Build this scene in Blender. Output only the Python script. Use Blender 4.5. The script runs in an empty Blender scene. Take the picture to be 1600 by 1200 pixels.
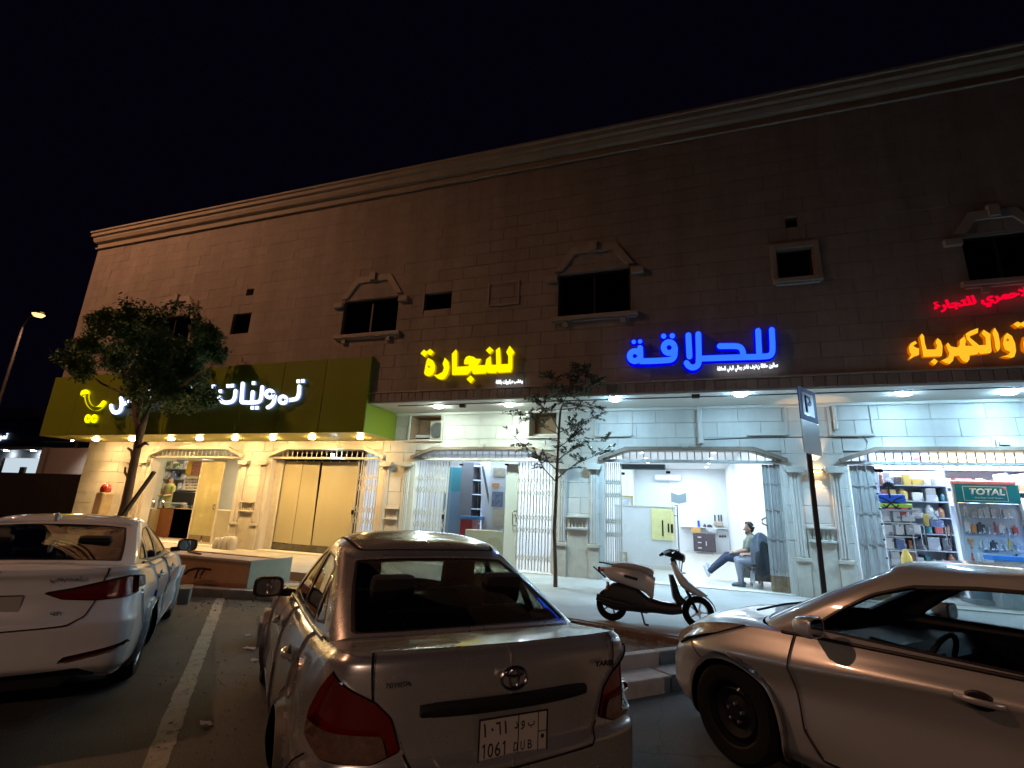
import bpy, bmesh, math, random
import numpy as np
from mathutils import Vector, Matrix
random.seed(7)
S = bpy.context.scene
COL = S.collection
# ------------------------------------------------------------------ camera
CAM = np.array([0.0, 0.0, 1.67]); FPX = 764.36
YAW, PIT, ROL = 0.331144, 0.255524, 0.0440265
_f = np.array([-math.sin(YAW)*math.cos(PIT), math.cos(YAW)*math.cos(PIT), math.sin(PIT)])
_r = np.array([math.cos(YAW), math.sin(YAW), 0.0]); _u = np.cross(_r, _f)
CR = _r*math.cos(ROL) + _u*math.sin(ROL); CU = -_r*math.sin(ROL) + _u*math.cos(ROL); CF = _f
cd = bpy.data.cameras.new('camera'); cam = bpy.data.objects.new('camera', cd); COL.objects.link(cam)
cd.sensor_width = 36.0; cd.lens = 36.0*FPX/1600.0; cd.clip_start = 0.05; cd.clip_end = 2000.0
cam.matrix_world = Matrix(((CR[0], CU[0], -CF[0], CAM[0]), (CR[1], CU[1], -CF[1], CAM[1]), (CR[2], CU[2], -CF[2], CAM[2]), (0, 0, 0, 1)))
S.camera = cam
# ------------------------------------------------------------------ night sky
W = bpy.data.worlds.new('World'); S.world = W; W.use_nodes = True
nt = W.node_tree; bg = nt.nodes['Background']
sky = nt.nodes.new('ShaderNodeTexSky'); sky.sky_type = 'NISHITA'; sky.sun_disc = False
sky.sun_elevation = math.radians(-7); sky.sun_rotation = math.radians(200)
addn = nt.nodes.new('ShaderNodeMixRGB'); addn.blend_type = 'ADD'; addn.inputs['Fac'].default_value = 1.0
sc_ = nt.nodes.new('ShaderNodeMixRGB'); sc_.blend_type = 'MULTIPLY'; sc_.inputs['Fac'].default_value = 1.0
sc_.inputs['Color2'].default_value = (0.02, 0.02, 0.03, 1)
nt.links.new(sky.outputs[0], sc_.inputs['Color1'])
addn.inputs['Color1'].default_value = (0.0098, 0.0068, 0.028, 1)
nt.links.new(sc_.outputs[0], addn.inputs['Color2'])
nt.links.new(addn.outputs[0], bg.inputs['Color'])
bg.inputs['Strength'].default_value = 0.105
# ------------------------------------------------------------------ exposure
S.view_settings.view_transform = 'Standard'; S.view_settings.look = 'None'
S.view_settings.exposure = 0.0; S.view_settings.gamma = 1.0; S.view_settings.use_curve_mapping = False
S.render.engine = 'CYCLES'
S.cycles.use_denoising = True; S.cycles.max_bounces = 7; S.cycles.diffuse_bounces = 3; S.cycles.glossy_bounces = 3
S.cycles.transparent_max_bounces = 14; S.cycles.transmission_bounces = 4
S.cycles.sample_clamp_indirect = 4.0; S.cycles.caustics_reflective = False; S.cycles.caustics_refractive = False
S.cycles.use_light_tree = True
# ------------------------------------------------------------------ facts of the place (metres)
YF = 12.0            # shop front wall plane
YO = 10.63           # face of the overhanging upper storey
YW = 10.66           # upper wall cladding backing
ZR = 0.0; ZP = 0.265; ZFL = 0.29     # road, pavement, shop floors
ZBAR = 2.984; ZSOF = 4.274; ZBAND = 4.54; ZCOR = 10.50
XL = -20.26; XR = 10.5
OPEN = [(-16.95, -13.0), (-11.83, -7.9), (-6.86, -2.9), (-1.73, 2.16), (3.32, 7.25)]
def ray(px, py):
    return CF + (px-800)/FPX*CR - (py-600)/FPX*CU
def wp(px, py, y):       # a photographed point that lies on the plane Y = y
    d = ray(px, py); t = y/d[1]; return (d[0]*t, y, CAM[2]+d[2]*t)
def to_px(p):
    d = np.array(p[:])-CAM; z = d@CF; return 800+FPX*(d@CR)/z, 600-FPX*(d@CU)/z
def gp(px, py, z):       # a photographed point that lies at height z
    d = ray(px, py); t = (z-CAM[2])/d[2]; return (d[0]*t, d[1]*t, z)
# ------------------------------------------------------------------ helpers: objects
def link(o):
    COL.objects.link(o); return o
def tag(o, label=None, cat=None, group=None, kind=None):
    if label: o['label'] = label
    if cat: o['category'] = cat
    if group: o['group'] = group
    if kind: o['kind'] = kind
    return o
def empty(name, loc=(0, 0, 0), rz=0.0, label=None, cat=None, group=None, kind=None):
    o = bpy.data.objects.new(name, None); o.empty_display_size = 0.2
    o.location = loc; o.rotation_euler = (0, 0, rz); link(o)
    return tag(o, label, cat, group, kind)
def copy_tree(o, parent=None):
    c = o.copy(); link(c)
    if parent is not None: c.parent = parent
    for ch in o.children:
        copy_tree(ch, c)
    return c
class MB:
    """collects polygons, builds one mesh object"""
    def __init__(s): s.v = []; s.f = []; s.m = []
    def poly(s, pts, m=0):
        b = len(s.v); s.v += [tuple(p) for p in pts]; s.f.append(tuple(range(b, b+len(pts)))); s.m.append(m); return s
    def box(s, x0, y0, z0, x1, y1, z1, m=0, M=None):
        P = [(x0,y0,z0),(x1,y0,z0),(x1,y1,z0),(x0,y1,z0),(x0,y0,z1),(x1,y0,z1),(x1,y1,z1),(x0,y1,z1)]
        if M is not None: P = [tuple(M @ Vector(p)) for p in P]
        b = len(s.v); s.v += P
        for q in ((0,3,2,1),(4,5,6,7),(0,1,5,4),(1,2,6,5),(2,3,7,6),(3,0,4,7)):
            s.f.append(tuple(b+i for i in q)); s.m.append(m)
        return s
    def cbox(s, c, d, m=0, M=None):
        return s.box(c[0]-d[0]/2, c[1]-d[1]/2, c[2]-d[2]/2, c[0]+d[0]/2, c[1]+d[1]/2, c[2]+d[2]/2, m, M)
    def bar(s, a, b, w, h=None, m=0):
        a = Vector(a); b = Vector(b); d = b-a; L = d.length
        if L < 1e-6: return s
        q = d.to_track_quat('X', 'Z').to_matrix().to_4x4(); q.translation = a
        h = w if h is None else h
        return s.box(0, -w/2, -h/2, L, w/2, h/2, m, q)
    def tube(s, pts, rad, n=8, m=0, caps=True):
        pts = [Vector(p) for p in pts]; k = len(pts)
        if not hasattr(rad, '__len__'): rad = [rad]*k
        b = len(s.v); up = Vector((0.03, 0.02, 1))
        for i, p in enumerate(pts):
            t = (pts[min(i+1, k-1)]-pts[max(i-1, 0)])
            if t.length < 1e-9: t = Vector((0, 0, 1))
            t.normalize()
            a = t.cross(up)
            if a.length < 0.2: a = t.cross(Vector((1, 0.1, 0)))
            a.normalize(); c = t.cross(a)
            for j in range(n):
                th = 2*math.pi*j/n
                s.v.append(tuple(p + (a*math.cos(th)+c*math.sin(th))*rad[i]))
        for i in range(k-1):
            for j in range(n):
                q = (b+i*n+j, b+i*n+(j+1) % n, b+(i+1)*n+(j+1) % n, b+(i+1)*n+j)
                s.f.append(q); s.m.append(m)
        if caps:
            s.f.append(tuple(b+j for j in range(n))[::-1]); s.m.append(m)
            s.f.append(tuple(b+(k-1)*n+j for j in range(n))); s.m.append(m)
        return s
    def lathe(s, prof, n=24, m=0, M=None, ax='z', close=False):
        """profile [(r, h)] turned about an axis"""
        b = len(s.v); k = len(prof)
        for (r, h) in prof:
            for j in range(n):
                th = 2*math.pi*j/n; p = (r*math.cos(th), r*math.sin(th), h)
                if ax == 'y': p = (r*math.cos(th), h, r*math.sin(th))
                if ax == 'x': p = (h, r*math.cos(th), r*math.sin(th))
                if M is not None: p = tuple(M @ Vector(p))
                s.v.append(p)
        for i in range(k-1 if not close else k):
            i2 = (i+1) % k
            for j in range(n):
                s.f.append((b+i*n+j, b+i*n+(j+1) % n, b+i2*n+(j+1) % n, b+i2*n+j)); s.m.append(m)
        return s
    def prism(s, pts, y0, y1, m=0, M=None):
        """outline [(x, z)] given depth from y0 to y1"""
        n = len(pts); b = len(s.v)
        P = [(p[0], y0, p[1]) for p in pts]+[(p[0], y1, p[1]) for p in pts]
        if M is not None: P = [tuple(M @ Vector(p)) for p in P]
        s.v += P
        s.f.append(tuple(b+i for i in range(n))); s.m.append(m)
        s.f.append(tuple(b+n+i for i in range(n))[::-1]); s.m.append(m)
        for i in range(n):
            j = (i+1) % n; s.f.append((b+i, b+n+i, b+n+j, b+j)); s.m.append(m)
        return s
    def grid(s, P, m=0, closed=False):
        """P[i][j] points"""
        b = len(s.v); a = len(P); c = len(P[0])
        for row in P: s.v += [tuple(p) for p in row]
        for i in range(a-1):
            for j in range(c-1 if not closed else c):
                j2 = (j+1) % c
                s.f.append((b+i*c+j, b+i*c+j2, b+(i+1)*c+j2, b+(i+1)*c+j)); s.m.append(m)
        return s
    def build(s, name, mats, parent=None, smooth=False, bevel=0.0, merge=False, kind=None, seg=2, recalc=True):
        me = bpy.data.meshes.new(name); me.from_pydata(s.v, [], s.f)
        for k in (mats if isinstance(mats, (list, tuple)) else [mats]): me.materials.append(k)
        me.polygons.foreach_set('material_index', s.m)
        if merge or bevel or recalc:
            bm = bmesh.new(); bm.from_mesh(me)
            if merge or bevel: bmesh.ops.remove_doubles(bm, verts=bm.verts, dist=1e-5)
            if recalc: bmesh.ops.recalc_face_normals(bm, faces=bm.faces)
            if bevel:
                es = [e for e in bm.edges if len(e.link_faces) == 2 and e.calc_face_angle(0) > 0.5]
                bmesh.ops.bevel(bm, geom=es, offset=bevel, segments=seg, affect='EDGES', profile=0.6)
            bm.to_mesh(me); bm.free()
        if smooth:
            me.polygons.foreach_set('use_smooth', [True]*len(me.polygons))
            if smooth != 'full' and hasattr(me, 'set_sharp_from_angle'): me.set_sharp_from_angle(angle=math.radians(38))
        me.update()
        o = bpy.data.objects.new(name, me); link(o)
        if parent is not None: o.parent = parent
        if kind: o['kind'] = kind
        return o
def inst(name, me, parent, loc=(0, 0, 0), scale=(1, 1, 1), rot=(0, 0, 0)):
    o = bpy.data.objects.new(name, me); link(o); o.location = loc; o.scale = scale; o.rotation_euler = rot
    if parent is not None: o.parent = parent
    return o
# ------------------------------------------------------------------ helpers: materials
MATS = {}
def mat(name, col, rough=0.5, metal=0.0, coat=0.0, var=0.0, scale=4.0, bump=0.0, bscale=60.0, rnd=0.0, emit=None, es=0.0, col2=None, spec=0.5, stretch=(1, 1, 1), sheen=0, trans=0, island=0.0, coatr=0.04, world=False, streak=0.0, patch=None):
    if name in MATS: return MATS[name]
    m = bpy.data.materials.new(name); m.use_nodes = True; n = m.node_tree.nodes; l = m.node_tree.links
    p = n['Principled BSDF']; MATS[name] = m
    p.inputs['Base Color'].default_value = (*col, 1); p.inputs['Roughness'].default_value = rough; p.inputs['Metallic'].default_value = metal
    p.inputs['Coat Weight'].default_value = coat; p.inputs['Coat Roughness'].default_value = coatr; p.inputs['Specular IOR Level'].default_value = spec
    if emit: p.inputs['Emission Color'].default_value = (*emit, 1); p.inputs['Emission Strength'].default_value = es
    cur = None
    if var or col2:
        tc = n.new('ShaderNodeTexCoord'); mp = n.new('ShaderNodeMapping'); mp.inputs['Scale'].default_value = stretch
        no = n.new('ShaderNodeTexNoise'); no.inputs['Scale'].default_value = scale; no.inputs['Detail'].default_value = 7; no.inputs['Roughness'].default_value = 0.62
        if world:
            ge = n.new('ShaderNodeNewGeometry'); l.new(ge.outputs['Position'], mp.inputs['Vector'])
        else: l.new(tc.outputs['Object'], mp.inputs['Vector'])
        l.new(mp.outputs[0], no.inputs['Vector'])
        rp = n.new('ShaderNodeValToRGB'); l.new(no.outputs['Fac'], rp.inputs[0])
        c2 = col2 if col2 else tuple(c*(1+var) for c in col); c1 = col if col2 else tuple(c*(1-var) for c in col)
        rp.color_ramp.elements[0].position = 0.3; rp.color_ramp.elements[1].position = 0.7
        rp.color_ramp.elements[0].color = (*c1, 1); rp.color_ramp.elements[1].color = (*c2, 1)
        cur = rp.outputs[0]
        if patch:   # printed areas with hard borders
            rp.color_ramp.interpolation = 'CONSTANT'; rp.color_ramp.elements[0].position = 0.0; rp.color_ramp.elements[1].position = 0.66
            e_ = rp.color_ramp.elements.new(0.575); e_.color = (*patch, 1)
        if streak:  # long dusty run-off streaks and blotches across the wall
            g2 = n.new('ShaderNodeNewGeometry'); m2 = n.new('ShaderNodeMapping'); m2.inputs['Scale'].default_value = (1.6, 1.6, 0.12); l.new(g2.outputs['Position'], m2.inputs['Vector'])
            n2 = n.new('ShaderNodeTexNoise'); n2.inputs['Scale'].default_value = 1.1; n2.inputs['Detail'].default_value = 9; n2.inputs['Roughness'].default_value = 0.7; l.new(m2.outputs[0], n2.inputs['Vector'])
            q2 = n.new('ShaderNodeMapRange'); q2.inputs[1].default_value = 0.3; q2.inputs[2].default_value = 0.7; q2.inputs[3].default_value = 1-streak; q2.inputs[4].default_value = 1+streak*0.6; l.new(n2.outputs['Fac'], q2.inputs[0])
            x2 = n.new('ShaderNodeHueSaturation'); l.new(q2.outputs[0], x2.inputs['Value']); l.new(cur, x2.inputs['Color']); cur = x2.outputs[0]
        mr = n.new('ShaderNodeMapRange'); mr.inputs[3].default_value = max(0.02, rough-0.1*min(1, var*3+0.3)); mr.inputs[4].default_value = min(1, rough+0.1)
        l.new(no.outputs['Fac'], mr.inputs[0]); l.new(mr.outputs[0], p.inputs['Roughness'])
    if rnd or island:
        hs = n.new('ShaderNodeHueSaturation'); mr2 = n.new('ShaderNodeMapRange')
        a = rnd or island; mr2.inputs[3].default_value = 1-a; mr2.inputs[4].default_value = 1+a
        if rnd:
            oi = n.new('ShaderNodeObjectInfo'); src = oi.outputs['Random']
        else:
            oi = n.new('ShaderNodeNewGeometry'); src = oi.outputs['Random Per Island']
        l.new(src, mr2.inputs[0]); l.new(mr2.outputs[0], hs.inputs['Value'])
        if cur is not None: l.new(cur, hs.inputs['Color'])
        else: hs.inputs['Color'].default_value = (*col, 1)
        cur = hs.outputs[0]
    if cur is not None: l.new(cur, p.inputs['Base Color'])
    if bump:
        tc = n.new('ShaderNodeTexCoord'); nb = n.new('ShaderNodeTexNoise'); nb.inputs['Scale'].default_value = bscale; nb.inputs['Detail'].default_value = 5
        bp = n.new('ShaderNodeBump'); bp.inputs['Strength'].default_value = bump; bp.inputs['Distance'].default_value = 0.01
        l.new(tc.outputs['Object'], nb.inputs['Vector']); l.new(nb.outputs['Fac'], bp.inputs['Height']); l.new(bp.outputs[0], p.inputs['Normal'])
    return m
def glow(name, col, strength):
    if name in MATS: return MATS[name]
    m = bpy.data.materials.new(name); m.use_nodes = True; n = m.node_tree.nodes; l = m.node_tree.links
    n.remove(n['Principled BSDF']); e = n.new('ShaderNodeEmission'); e.inputs[0].default_value = (*col, 1); e.inputs[1].default_value = strength
    l.new(e.outputs[0], n['Material Output'].inputs[0]); MATS[name] = m; return m
def glass(name, tint=(0.9, 0.95, 0.95), refl=1.0, rough=0.0):
    """thin pane: clear tint with a Fresnel reflection"""
    if name in MATS: return MATS[name]
    m = bpy.data.materials.new(name); m.use_nodes = True; n = m.node_tree.nodes; l = m.node_tree.links
    n.remove(n['Principled BSDF'])
    t = n.new('ShaderNodeBsdfTransparent'); t.inputs[0].default_value = (*tint, 1)
    g = n.new('ShaderNodeBsdfGlossy'); g.inputs['Roughness'].default_value = rough; g.inputs[0].default_value = (0.95, 0.95, 0.95, 1)
    fr = n.new('ShaderNodeLayerWeight'); fr.inputs['Blend'].default_value = 0.5
    pw = n.new('ShaderNodeMath'); pw.operation = 'POWER'; pw.inputs[1].default_value = 4.0; l.new(fr.outputs['Facing'], pw.inputs[0])
    mr = n.new('ShaderNodeMapRange'); mr.inputs[3].default_value = 0.075; mr.inputs[4].default_value = 0.95; l.new(pw.outputs[0], mr.inputs[0])
    mu = n.new('ShaderNodeMath'); mu.operation = 'MULTIPLY'; mu.inputs[1].default_value = refl
    mx = n.new('ShaderNodeMixShader'); l.new(mr.outputs[0], mu.inputs[0]); l.new(mu.outputs[0], mx.inputs[0])
    l.new(t.outputs[0], mx.inputs[1]); l.new(g.outputs[0], mx.inputs[2]); l.new(mx.outputs[0], n['Material Output'].inputs[0])
    MATS[name] = m; return m
# ------------------------------------------------------------------ helpers: lettering
_AR = {}
for ch, code, k in (('ا', 0xFE8D, 2), ('ب', 0xFE8F, 4), ('ة', 0xFE93, 2), ('ت', 0xFE95, 4), ('ج', 0xFE9D, 4), ('ح', 0xFEA1, 4), ('خ', 0xFEA5, 4),
                    ('د', 0xFEA9, 2), ('ر', 0xFEAD, 2), ('ز', 0xFEAF, 2), ('س', 0xFEB1, 4), ('ش', 0xFEB5, 4), ('ص', 0xFEB9, 4), ('ط', 0xFEC1, 4), ('ع', 0xFEC9, 4), ('غ', 0xFECD, 4),
                    ('ف', 0xFED1, 4), ('ق', 0xFED5, 4), ('ك', 0xFED9, 4), ('ل', 0xFEDD, 4), ('م', 0xFEE1, 4), ('ن', 0xFEE5, 4), ('ه', 0xFEE9, 4), ('و', 0xFEED, 2), ('ى', 0xFEEF, 2), ('ي', 0xFEF1, 4)):
    _AR[ch] = (code, k)
def arabic(s):
    """joined presentation forms in visual (left to right) order"""
    s = s.replace('لا', '\u0001'); out = []
    tbl = dict(_AR); tbl['\u0001'] = (0xFEFB, 2)
    for i, c in enumerate(s):
        if c not in tbl: out.append(c); continue
        code, k = tbl[c]
        prev = i > 0 and s[i-1] in tbl and tbl[s[i-1]][1] == 4
        nxt = k == 4 and i+1 < len(s) and s[i+1] in tbl
        if prev and nxt: out.append(chr(code+3))
        elif prev: out.append(chr(code+1))
        elif nxt: out.append(chr(code+2))
        else: out.append(chr(code))
    return ''.join(out[::-1])
def lettering(name, body, M, width, height, depth, material, parent, bold=0.0, kind=None, shear=0.0):
    """flat letters fitted to width x height (m) in the local XY plane of M, as a mesh"""
    cu = bpy.data.curves.new(name, 'FONT'); cu.body = body; cu.size = 1.0; cu.offset = bold; cu.resolution_u = 3; cu.shear = shear
    cu.extrude = 0.0
    t = bpy.data.objects.new(name, cu); link(t); bpy.context.view_layer.update()
    dg = bpy.context.evaluated_depsgraph_get()
    me = bpy.data.meshes.new_from_object(t.evaluated_get(dg)); bpy.data.objects.remove(t)
    v = np.array([x.co[:] for x in me.vertices]); lo = v.min(0); hi = v.max(0)
    sx = width/(hi[0]-lo[0]); sy = height/(hi[1]-lo[1])
    bm = bmesh.new(); bm.from_mesh(me)
    r = bmesh.ops.extrude_face_region(bm, geom=bm.faces[:])
    for e in r['geom']:
        if isinstance(e, bmesh.types.BMVert): e.co.z += 1.0
    for x in bm.verts:
        x.co = Vector(((x.co.x-lo[0])*sx, (x.co.y-lo[1])*sy, x.co.z*depth))
    bmesh.ops.recalc_face_normals(bm, faces=bm.faces)
    bm.transform(M); bm.to_mesh(me); bm.free()
    me.materials.clear(); me.materials.append(material)
    o = bpy.data.objects.new(name, me); link(o)
    if parent is not None: o.parent = parent
    if kind: o['kind'] = kind
    return o
def on_wall(px0, py0, y, px1=None, py1=None):
    """frame on the plane Y=y: X right, Y up, Z towards the street, origin at the photographed point"""
    p = wp(px0, py0, y)
    return Matrix(((1, 0, 0, p[0]), (0, 0, -1, p[1]), (0, 1, 0, p[2]), (0, 0, 0, 1)))
# ------------------------------------------------------------------ street lamps (sodium) : the light of the night street
M_pole = mat('lamp_pole_paint', (0.10, 0.10, 0.10), 0.6, 0.3, var=0.2)
M_sod = glow('sodium_bulb', (1.0, 0.58, 0.2), 2.3)
M_lhead = mat('lamp_head_metal', (0.16, 0.15, 0.14), 0.5, 0.5)
def street_lamp(x, y, h, dx, dy, watts, label, lc=(1.0, 0.47, 0.25), br=1.0):
    t = empty('street_lamp', (x, y, 0), 0, label, 'street lamp', 'street lamps along the road')
    m = MB(); m.tube([(0, 0, 0), (0, 0, h*0.6), (0, 0, h-0.5)], [0.09, 0.075, 0.06], 10); m.tube([(0, 0, h-0.5), (dx*0.25, dy*0.25, h-0.1), (dx*0.6, dy*0.6, h+0.05), (dx, dy, h+0.08)], 0.045, 8)
    m.cbox((0, 0, 0.02), (0.4, 0.4, 0.04)); m.build('pole', M_pole, t, True)
    a = math.atan2(dy, dx); R = Matrix.Translation((dx*1.12, dy*1.12, h+0.05)) @ Matrix.Rotation(a, 4, 'Z')
    m = MB(); P = []
    for i, (q, w, z) in enumerate(((-0.4, 0.08, 0.05), (-0.2, 0.17, 0.1), (0.15, 0.19, 0.12), (0.4, 0.1, 0.05))):
        P.append([tuple(R @ Vector((q, s*w, zz))) for s, zz in ((-1, -0.03), (-0.8, z*0.6), (0, z), (0.8, z*0.6), (1, -0.03))])
    m.grid(P); m.build('lamp_head', M_lhead, t, True, recalc=False)
    m = MB(); m.lathe([(0.001, -0.1*br), (0.1*br, -0.085*br), (0.15*br, -0.03), (0.001, -0.02)], 14, M=Matrix.Translation((dx*1.12, dy*1.12, h+0.05))); m.build('bulb', M_sod, t, True)
    ld = bpy.data.lights.new('street_lamp_light', 'SPOT'); ld.energy = watts; ld.color = lc; ld.shadow_soft_size = 0.16
    ld.spot_size = math.radians(168); ld.spot_blend = 0.6
    lo = bpy.data.objects.new('street_lamp_light', ld); link(lo); lo.location = (dx*1.12, dy*1.12, h-0.1); lo.parent = t
    return t
LH = wp(67, 493, 15.5)
street_lamp(LH[0]-1.5, 15.5, LH[2]-0.05, 1.4, -0.2, 1500, 'lit street lamp on a tall pole at far left beyond the shop building', br=1.9)
street_lamp(-21.5, 1.8, 17.0, 1.4, 0.4, 4700, 'orange street lamp standing at the left beyond the white sedan')
street_lamp(5.0, -25.5, 12.0, 0.2, 1.4, 9200, 'orange street lamp across the road behind the silver sedan with the plate', (1.0, 0.62, 0.44))
# ------------------------------------------------------------------ ground
def ground_mat(name, base, grit, dust):
    m = bpy.data.materials.new(name); m.use_nodes = True; n = m.node_tree.nodes; l = m.node_tree.links; p = n['Principled BSDF']
    tc = n.new('ShaderNodeTexCoord')
    a = n.new('ShaderNodeTexNoise'); a.inputs['Scale'].default_value = 0.55; a.inputs['Detail'].default_value = 8; a.inputs['Roughness'].default_value = 0.65
    b = n.new('ShaderNodeTexNoise'); b.inputs['Scale'].default_value = 90; b.inputs['Detail'].default_value = 3
    v = n.new('ShaderNodeTexVoronoi'); v.inputs['Scale'].default_value = 160
    for q in (a, b, v): l.new(tc.outputs['Object'], q.inputs['Vector'])
    r1 = n.new('ShaderNodeValToRGB'); r1.color_ramp.elements[0].color = (*base, 1); r1.color_ramp.elements[1].color = (*dust, 1); r1.color_ramp.elements[0].position = 0.38; r1.color_ramp.elements[1].position = 0.72
    l.new(a.outputs['Fac'], r1.inputs[0])
    r2 = n.new('ShaderNodeValToRGB'); r2.color_ramp.elements[0].color = (0.55, 0.55, 0.55, 1); r2.color_ramp.elements[1].color = (*grit, 1); r2.color_ramp.elements[0].position = 0.35; r2.color_ramp.elements[1].position = 0.7
    l.new(b.outputs['Fac'], r2.inputs[0])
    mx = n.new('ShaderNodeMixRGB'); mx.blend_type = 'MULTIPLY'; mx.inputs[0].default_value = 1; l.new(r1.outputs[0], mx.inputs[1]); l.new(r2.outputs[0], mx.inputs[2]); l.new(mx.outputs[0], p.inputs['Base Color'])
    bp = n.new('ShaderNodeBump'); bp.inputs['Strength'].default_value = 0.55; bp.inputs['Distance'].default_value = 0.008
    l.new(v.outputs['Distance'], bp.inputs['Height']); l.new(bp.outputs[0], p.inputs['Normal'])
    st = n.new('ShaderNodeTexVoronoi'); st.inputs['Scale'].default_value = 0.42; st.inputs['Randomness'].default_value = 1.0
    wn = n.new('ShaderNodeTexNoise'); wn.inputs['Scale'].default_value = 2.3; wn.inputs['Detail'].default_value = 6; l.new(tc.outputs['Object'], wn.inputs['Vector'])
    wm = n.new('ShaderNodeMixRGB'); wm.inputs[0].default_value = 0.22; l.new(tc.outputs['Object'], wm.inputs[1]); l.new(wn.outputs['Color'], wm.inputs[2]); l.new(wm.outputs[0], st.inputs['Vector'])
    r3 = n.new('ShaderNodeValToRGB'); r3.color_ramp.elements[0].position = 0.10; r3.color_ramp.elements[0].color = (0.5, 0.48, 0.46, 1); r3.color_ramp.elements[1].position = 0.22; r3.color_ramp.elements[1].color = (1, 1, 1, 1); l.new(st.outputs['Distance'], r3.inputs[0])
    ck = n.new('ShaderNodeTexVoronoi'); ck.feature = 'DISTANCE_TO_EDGE'; ck.inputs['Scale'].default_value = 0.55; wm2 = n.new('ShaderNodeMixRGB'); wm2.inputs[0].default_value = 0.3; l.new(tc.outputs['Object'], wm2.inputs[1]); l.new(wn.outputs['Color'], wm2.inputs[2]); l.new(wm2.outputs[0], ck.inputs['Vector'])
    r4 = n.new('ShaderNodeValToRGB'); r4.color_ramp.elements[0].position = 0.0; r4.color_ramp.elements[0].color = (0.35, 0.35, 0.35, 1); r4.color_ramp.elements[1].position = 0.006; r4.color_ramp.elements[1].color = (1, 1, 1, 1); l.new(ck.outputs['Distance'], r4.inputs[0])
    m3 = n.new('ShaderNodeMixRGB'); m3.blend_type = 'MULTIPLY'; m3.inputs[0].default_value = 1; l.new(mx.outputs[0], m3.inputs[1]); l.new(r3.outputs[0], m3.inputs[2])
    m4 = n.new('ShaderNodeMixRGB'); m4.blend_type = 'MULTIPLY'; m4.inputs[0].default_value = 0.8; l.new(m3.outputs[0], m4.inputs[1]); l.new(r4.outputs[0], m4.inputs[2]); l.new(m4.outputs[0], p.inputs['Base Color'])
    p.inputs['Roughness'].default_value = 0.78
    return m
M_asph = ground_mat('asphalt', (0.052, 0.051, 0.049), (1.5, 1.45, 1.4), (0.125, 0.115, 0.104))
m = MB(); m.poly([(-140, -60, 0), (90, -60, 0), (90, 120, 0), (-140, 120, 0)]); tag(m.build('road', M_asph), kind='structure')
# painted bay line (worn)
def worn_paint(name, col):
    m = bpy.data.materials.new(name); m.use_nodes = True; n = m.node_tree.nodes; l = m.node_tree.links; p = n['Principled BSDF']
    tc = n.new('ShaderNodeTexCoord'); a = n.new('ShaderNodeTexNoise'); a.inputs['Scale'].default_value = 7; a.inputs['Detail'].default_value = 10; a.inputs['Roughness'].default_value = 0.75
    l.new(tc.outputs['Object'], a.inputs['Vector']); r = n.new('ShaderNodeValToRGB')
    r.color_ramp.elements[0].position = 0.36; r.color_ramp.elements[0].color = (0.11, 0.10, 0.09, 1); r.color_ramp.elements[1].position = 0.5; r.color_ramp.elements[1].color = (*col, 1)
    l.new(a.outputs['Fac'], r.inputs[0]); l.new(r.outputs[0], p.inputs['Base Color']); p.inputs['Roughness'].default_value = 0.7
    return m
M_line = worn_paint('worn_line_paint', (0.27, 0.255, 0.23))
m = MB()
for (u0, v0), (u1, v1) in (((205, 1290), (345, 934)),):
    a = Vector(gp(u0, v0, 0.004)); b = Vector(gp(u1, v1, 0.004)); d = (b-a).normalized(); s = Vector((-d.y, d.x, 0))*0.075
    k = 90; jl = [random.uniform(.86, 1.08) for _ in range(k+1)]; jr = [random.uniform(.86, 1.08) for _ in range(k+1)]
    for i in range(k):
        p = a+(b-a)*(i/k); q = a+(b-a)*((i+1)/k); m.poly([p-s*jl[i], q-s*jl[i+1], q+s*jr[i+1], p+s*jr[i]])
tag(m.build('bay_line', M_line, recalc=False), 'worn white painted line between the white sedan and the silver sedan', 'parking line', kind='structure')
# pavement
M_pave = mat('pavement_concrete', (0.29, 0.285, 0.27), 0.75, var=0.24, scale=1.1, bump=0.25, bscale=40)
PE = [(-70, 8.9), (-7.2, 8.9), (-1.5, 7.38), (0.0, 6.98), (1.5, 6.7), (14, 6.2)]
m = MB(); top = [(x, y, ZP) for x, y in PE]+[(14, YF+0.05, ZP), (-70, YF+0.05, ZP)]
m.poly(top)
for i in range(len(PE)-1):
    (x0, y0), (x1, y1) = PE[i], PE[i+1]; m.poly([(x0, y0, 0), (x1, y1, 0), (x1, y1, ZP), (x0, y0, ZP)])
tag(m.build('pavement', M_pave), kind='structure')
# edge strip of the pavement slab, browner than its top
M_edge = mat('brown_edge_stone', (0.16, 0.10, 0.075), 0.8, var=0.3, scale=5)
ke = empty('pavement_edge'); ke['kind'] = 'structure'
for i in range(1, len(PE)-1):
    (x0, y0), (x1, y1) = PE[i], PE[i+1]; L = math.hypot(x1-x0, y1-y0); k = max(1, int(L/0.8))
    for j in range(k):
        a = Vector((x0+(x1-x0)*j/k, y0+(y1-y0)*j/k, 0)); b = Vector((x0+(x1-x0)*(j+1)/k, y0+(y1-y0)*(j+1)/k, 0)); d = (b-a).normalized(); nrm = Vector((d.y, -d.x, 0))
        mm = MB(); q = [a+d*0.004, b-d*0.004, b-d*0.004+nrm*0.1, a+d*0.004+nrm*0.1]
        mm.v += [tuple(p+Vector((0, 0, z))) for z in (0.0, ZP-0.012) for p in q]
        for f in ((0, 1, 2, 3), (4, 7, 6, 5), (0, 4, 5, 1), (1, 5, 6, 2), (2, 6, 7, 3), (3, 7, 4, 0)): mm.f.append(f); mm.m.append(0)
        mm.build('edge_stone', M_edge, ke, bevel=0.012)
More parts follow.
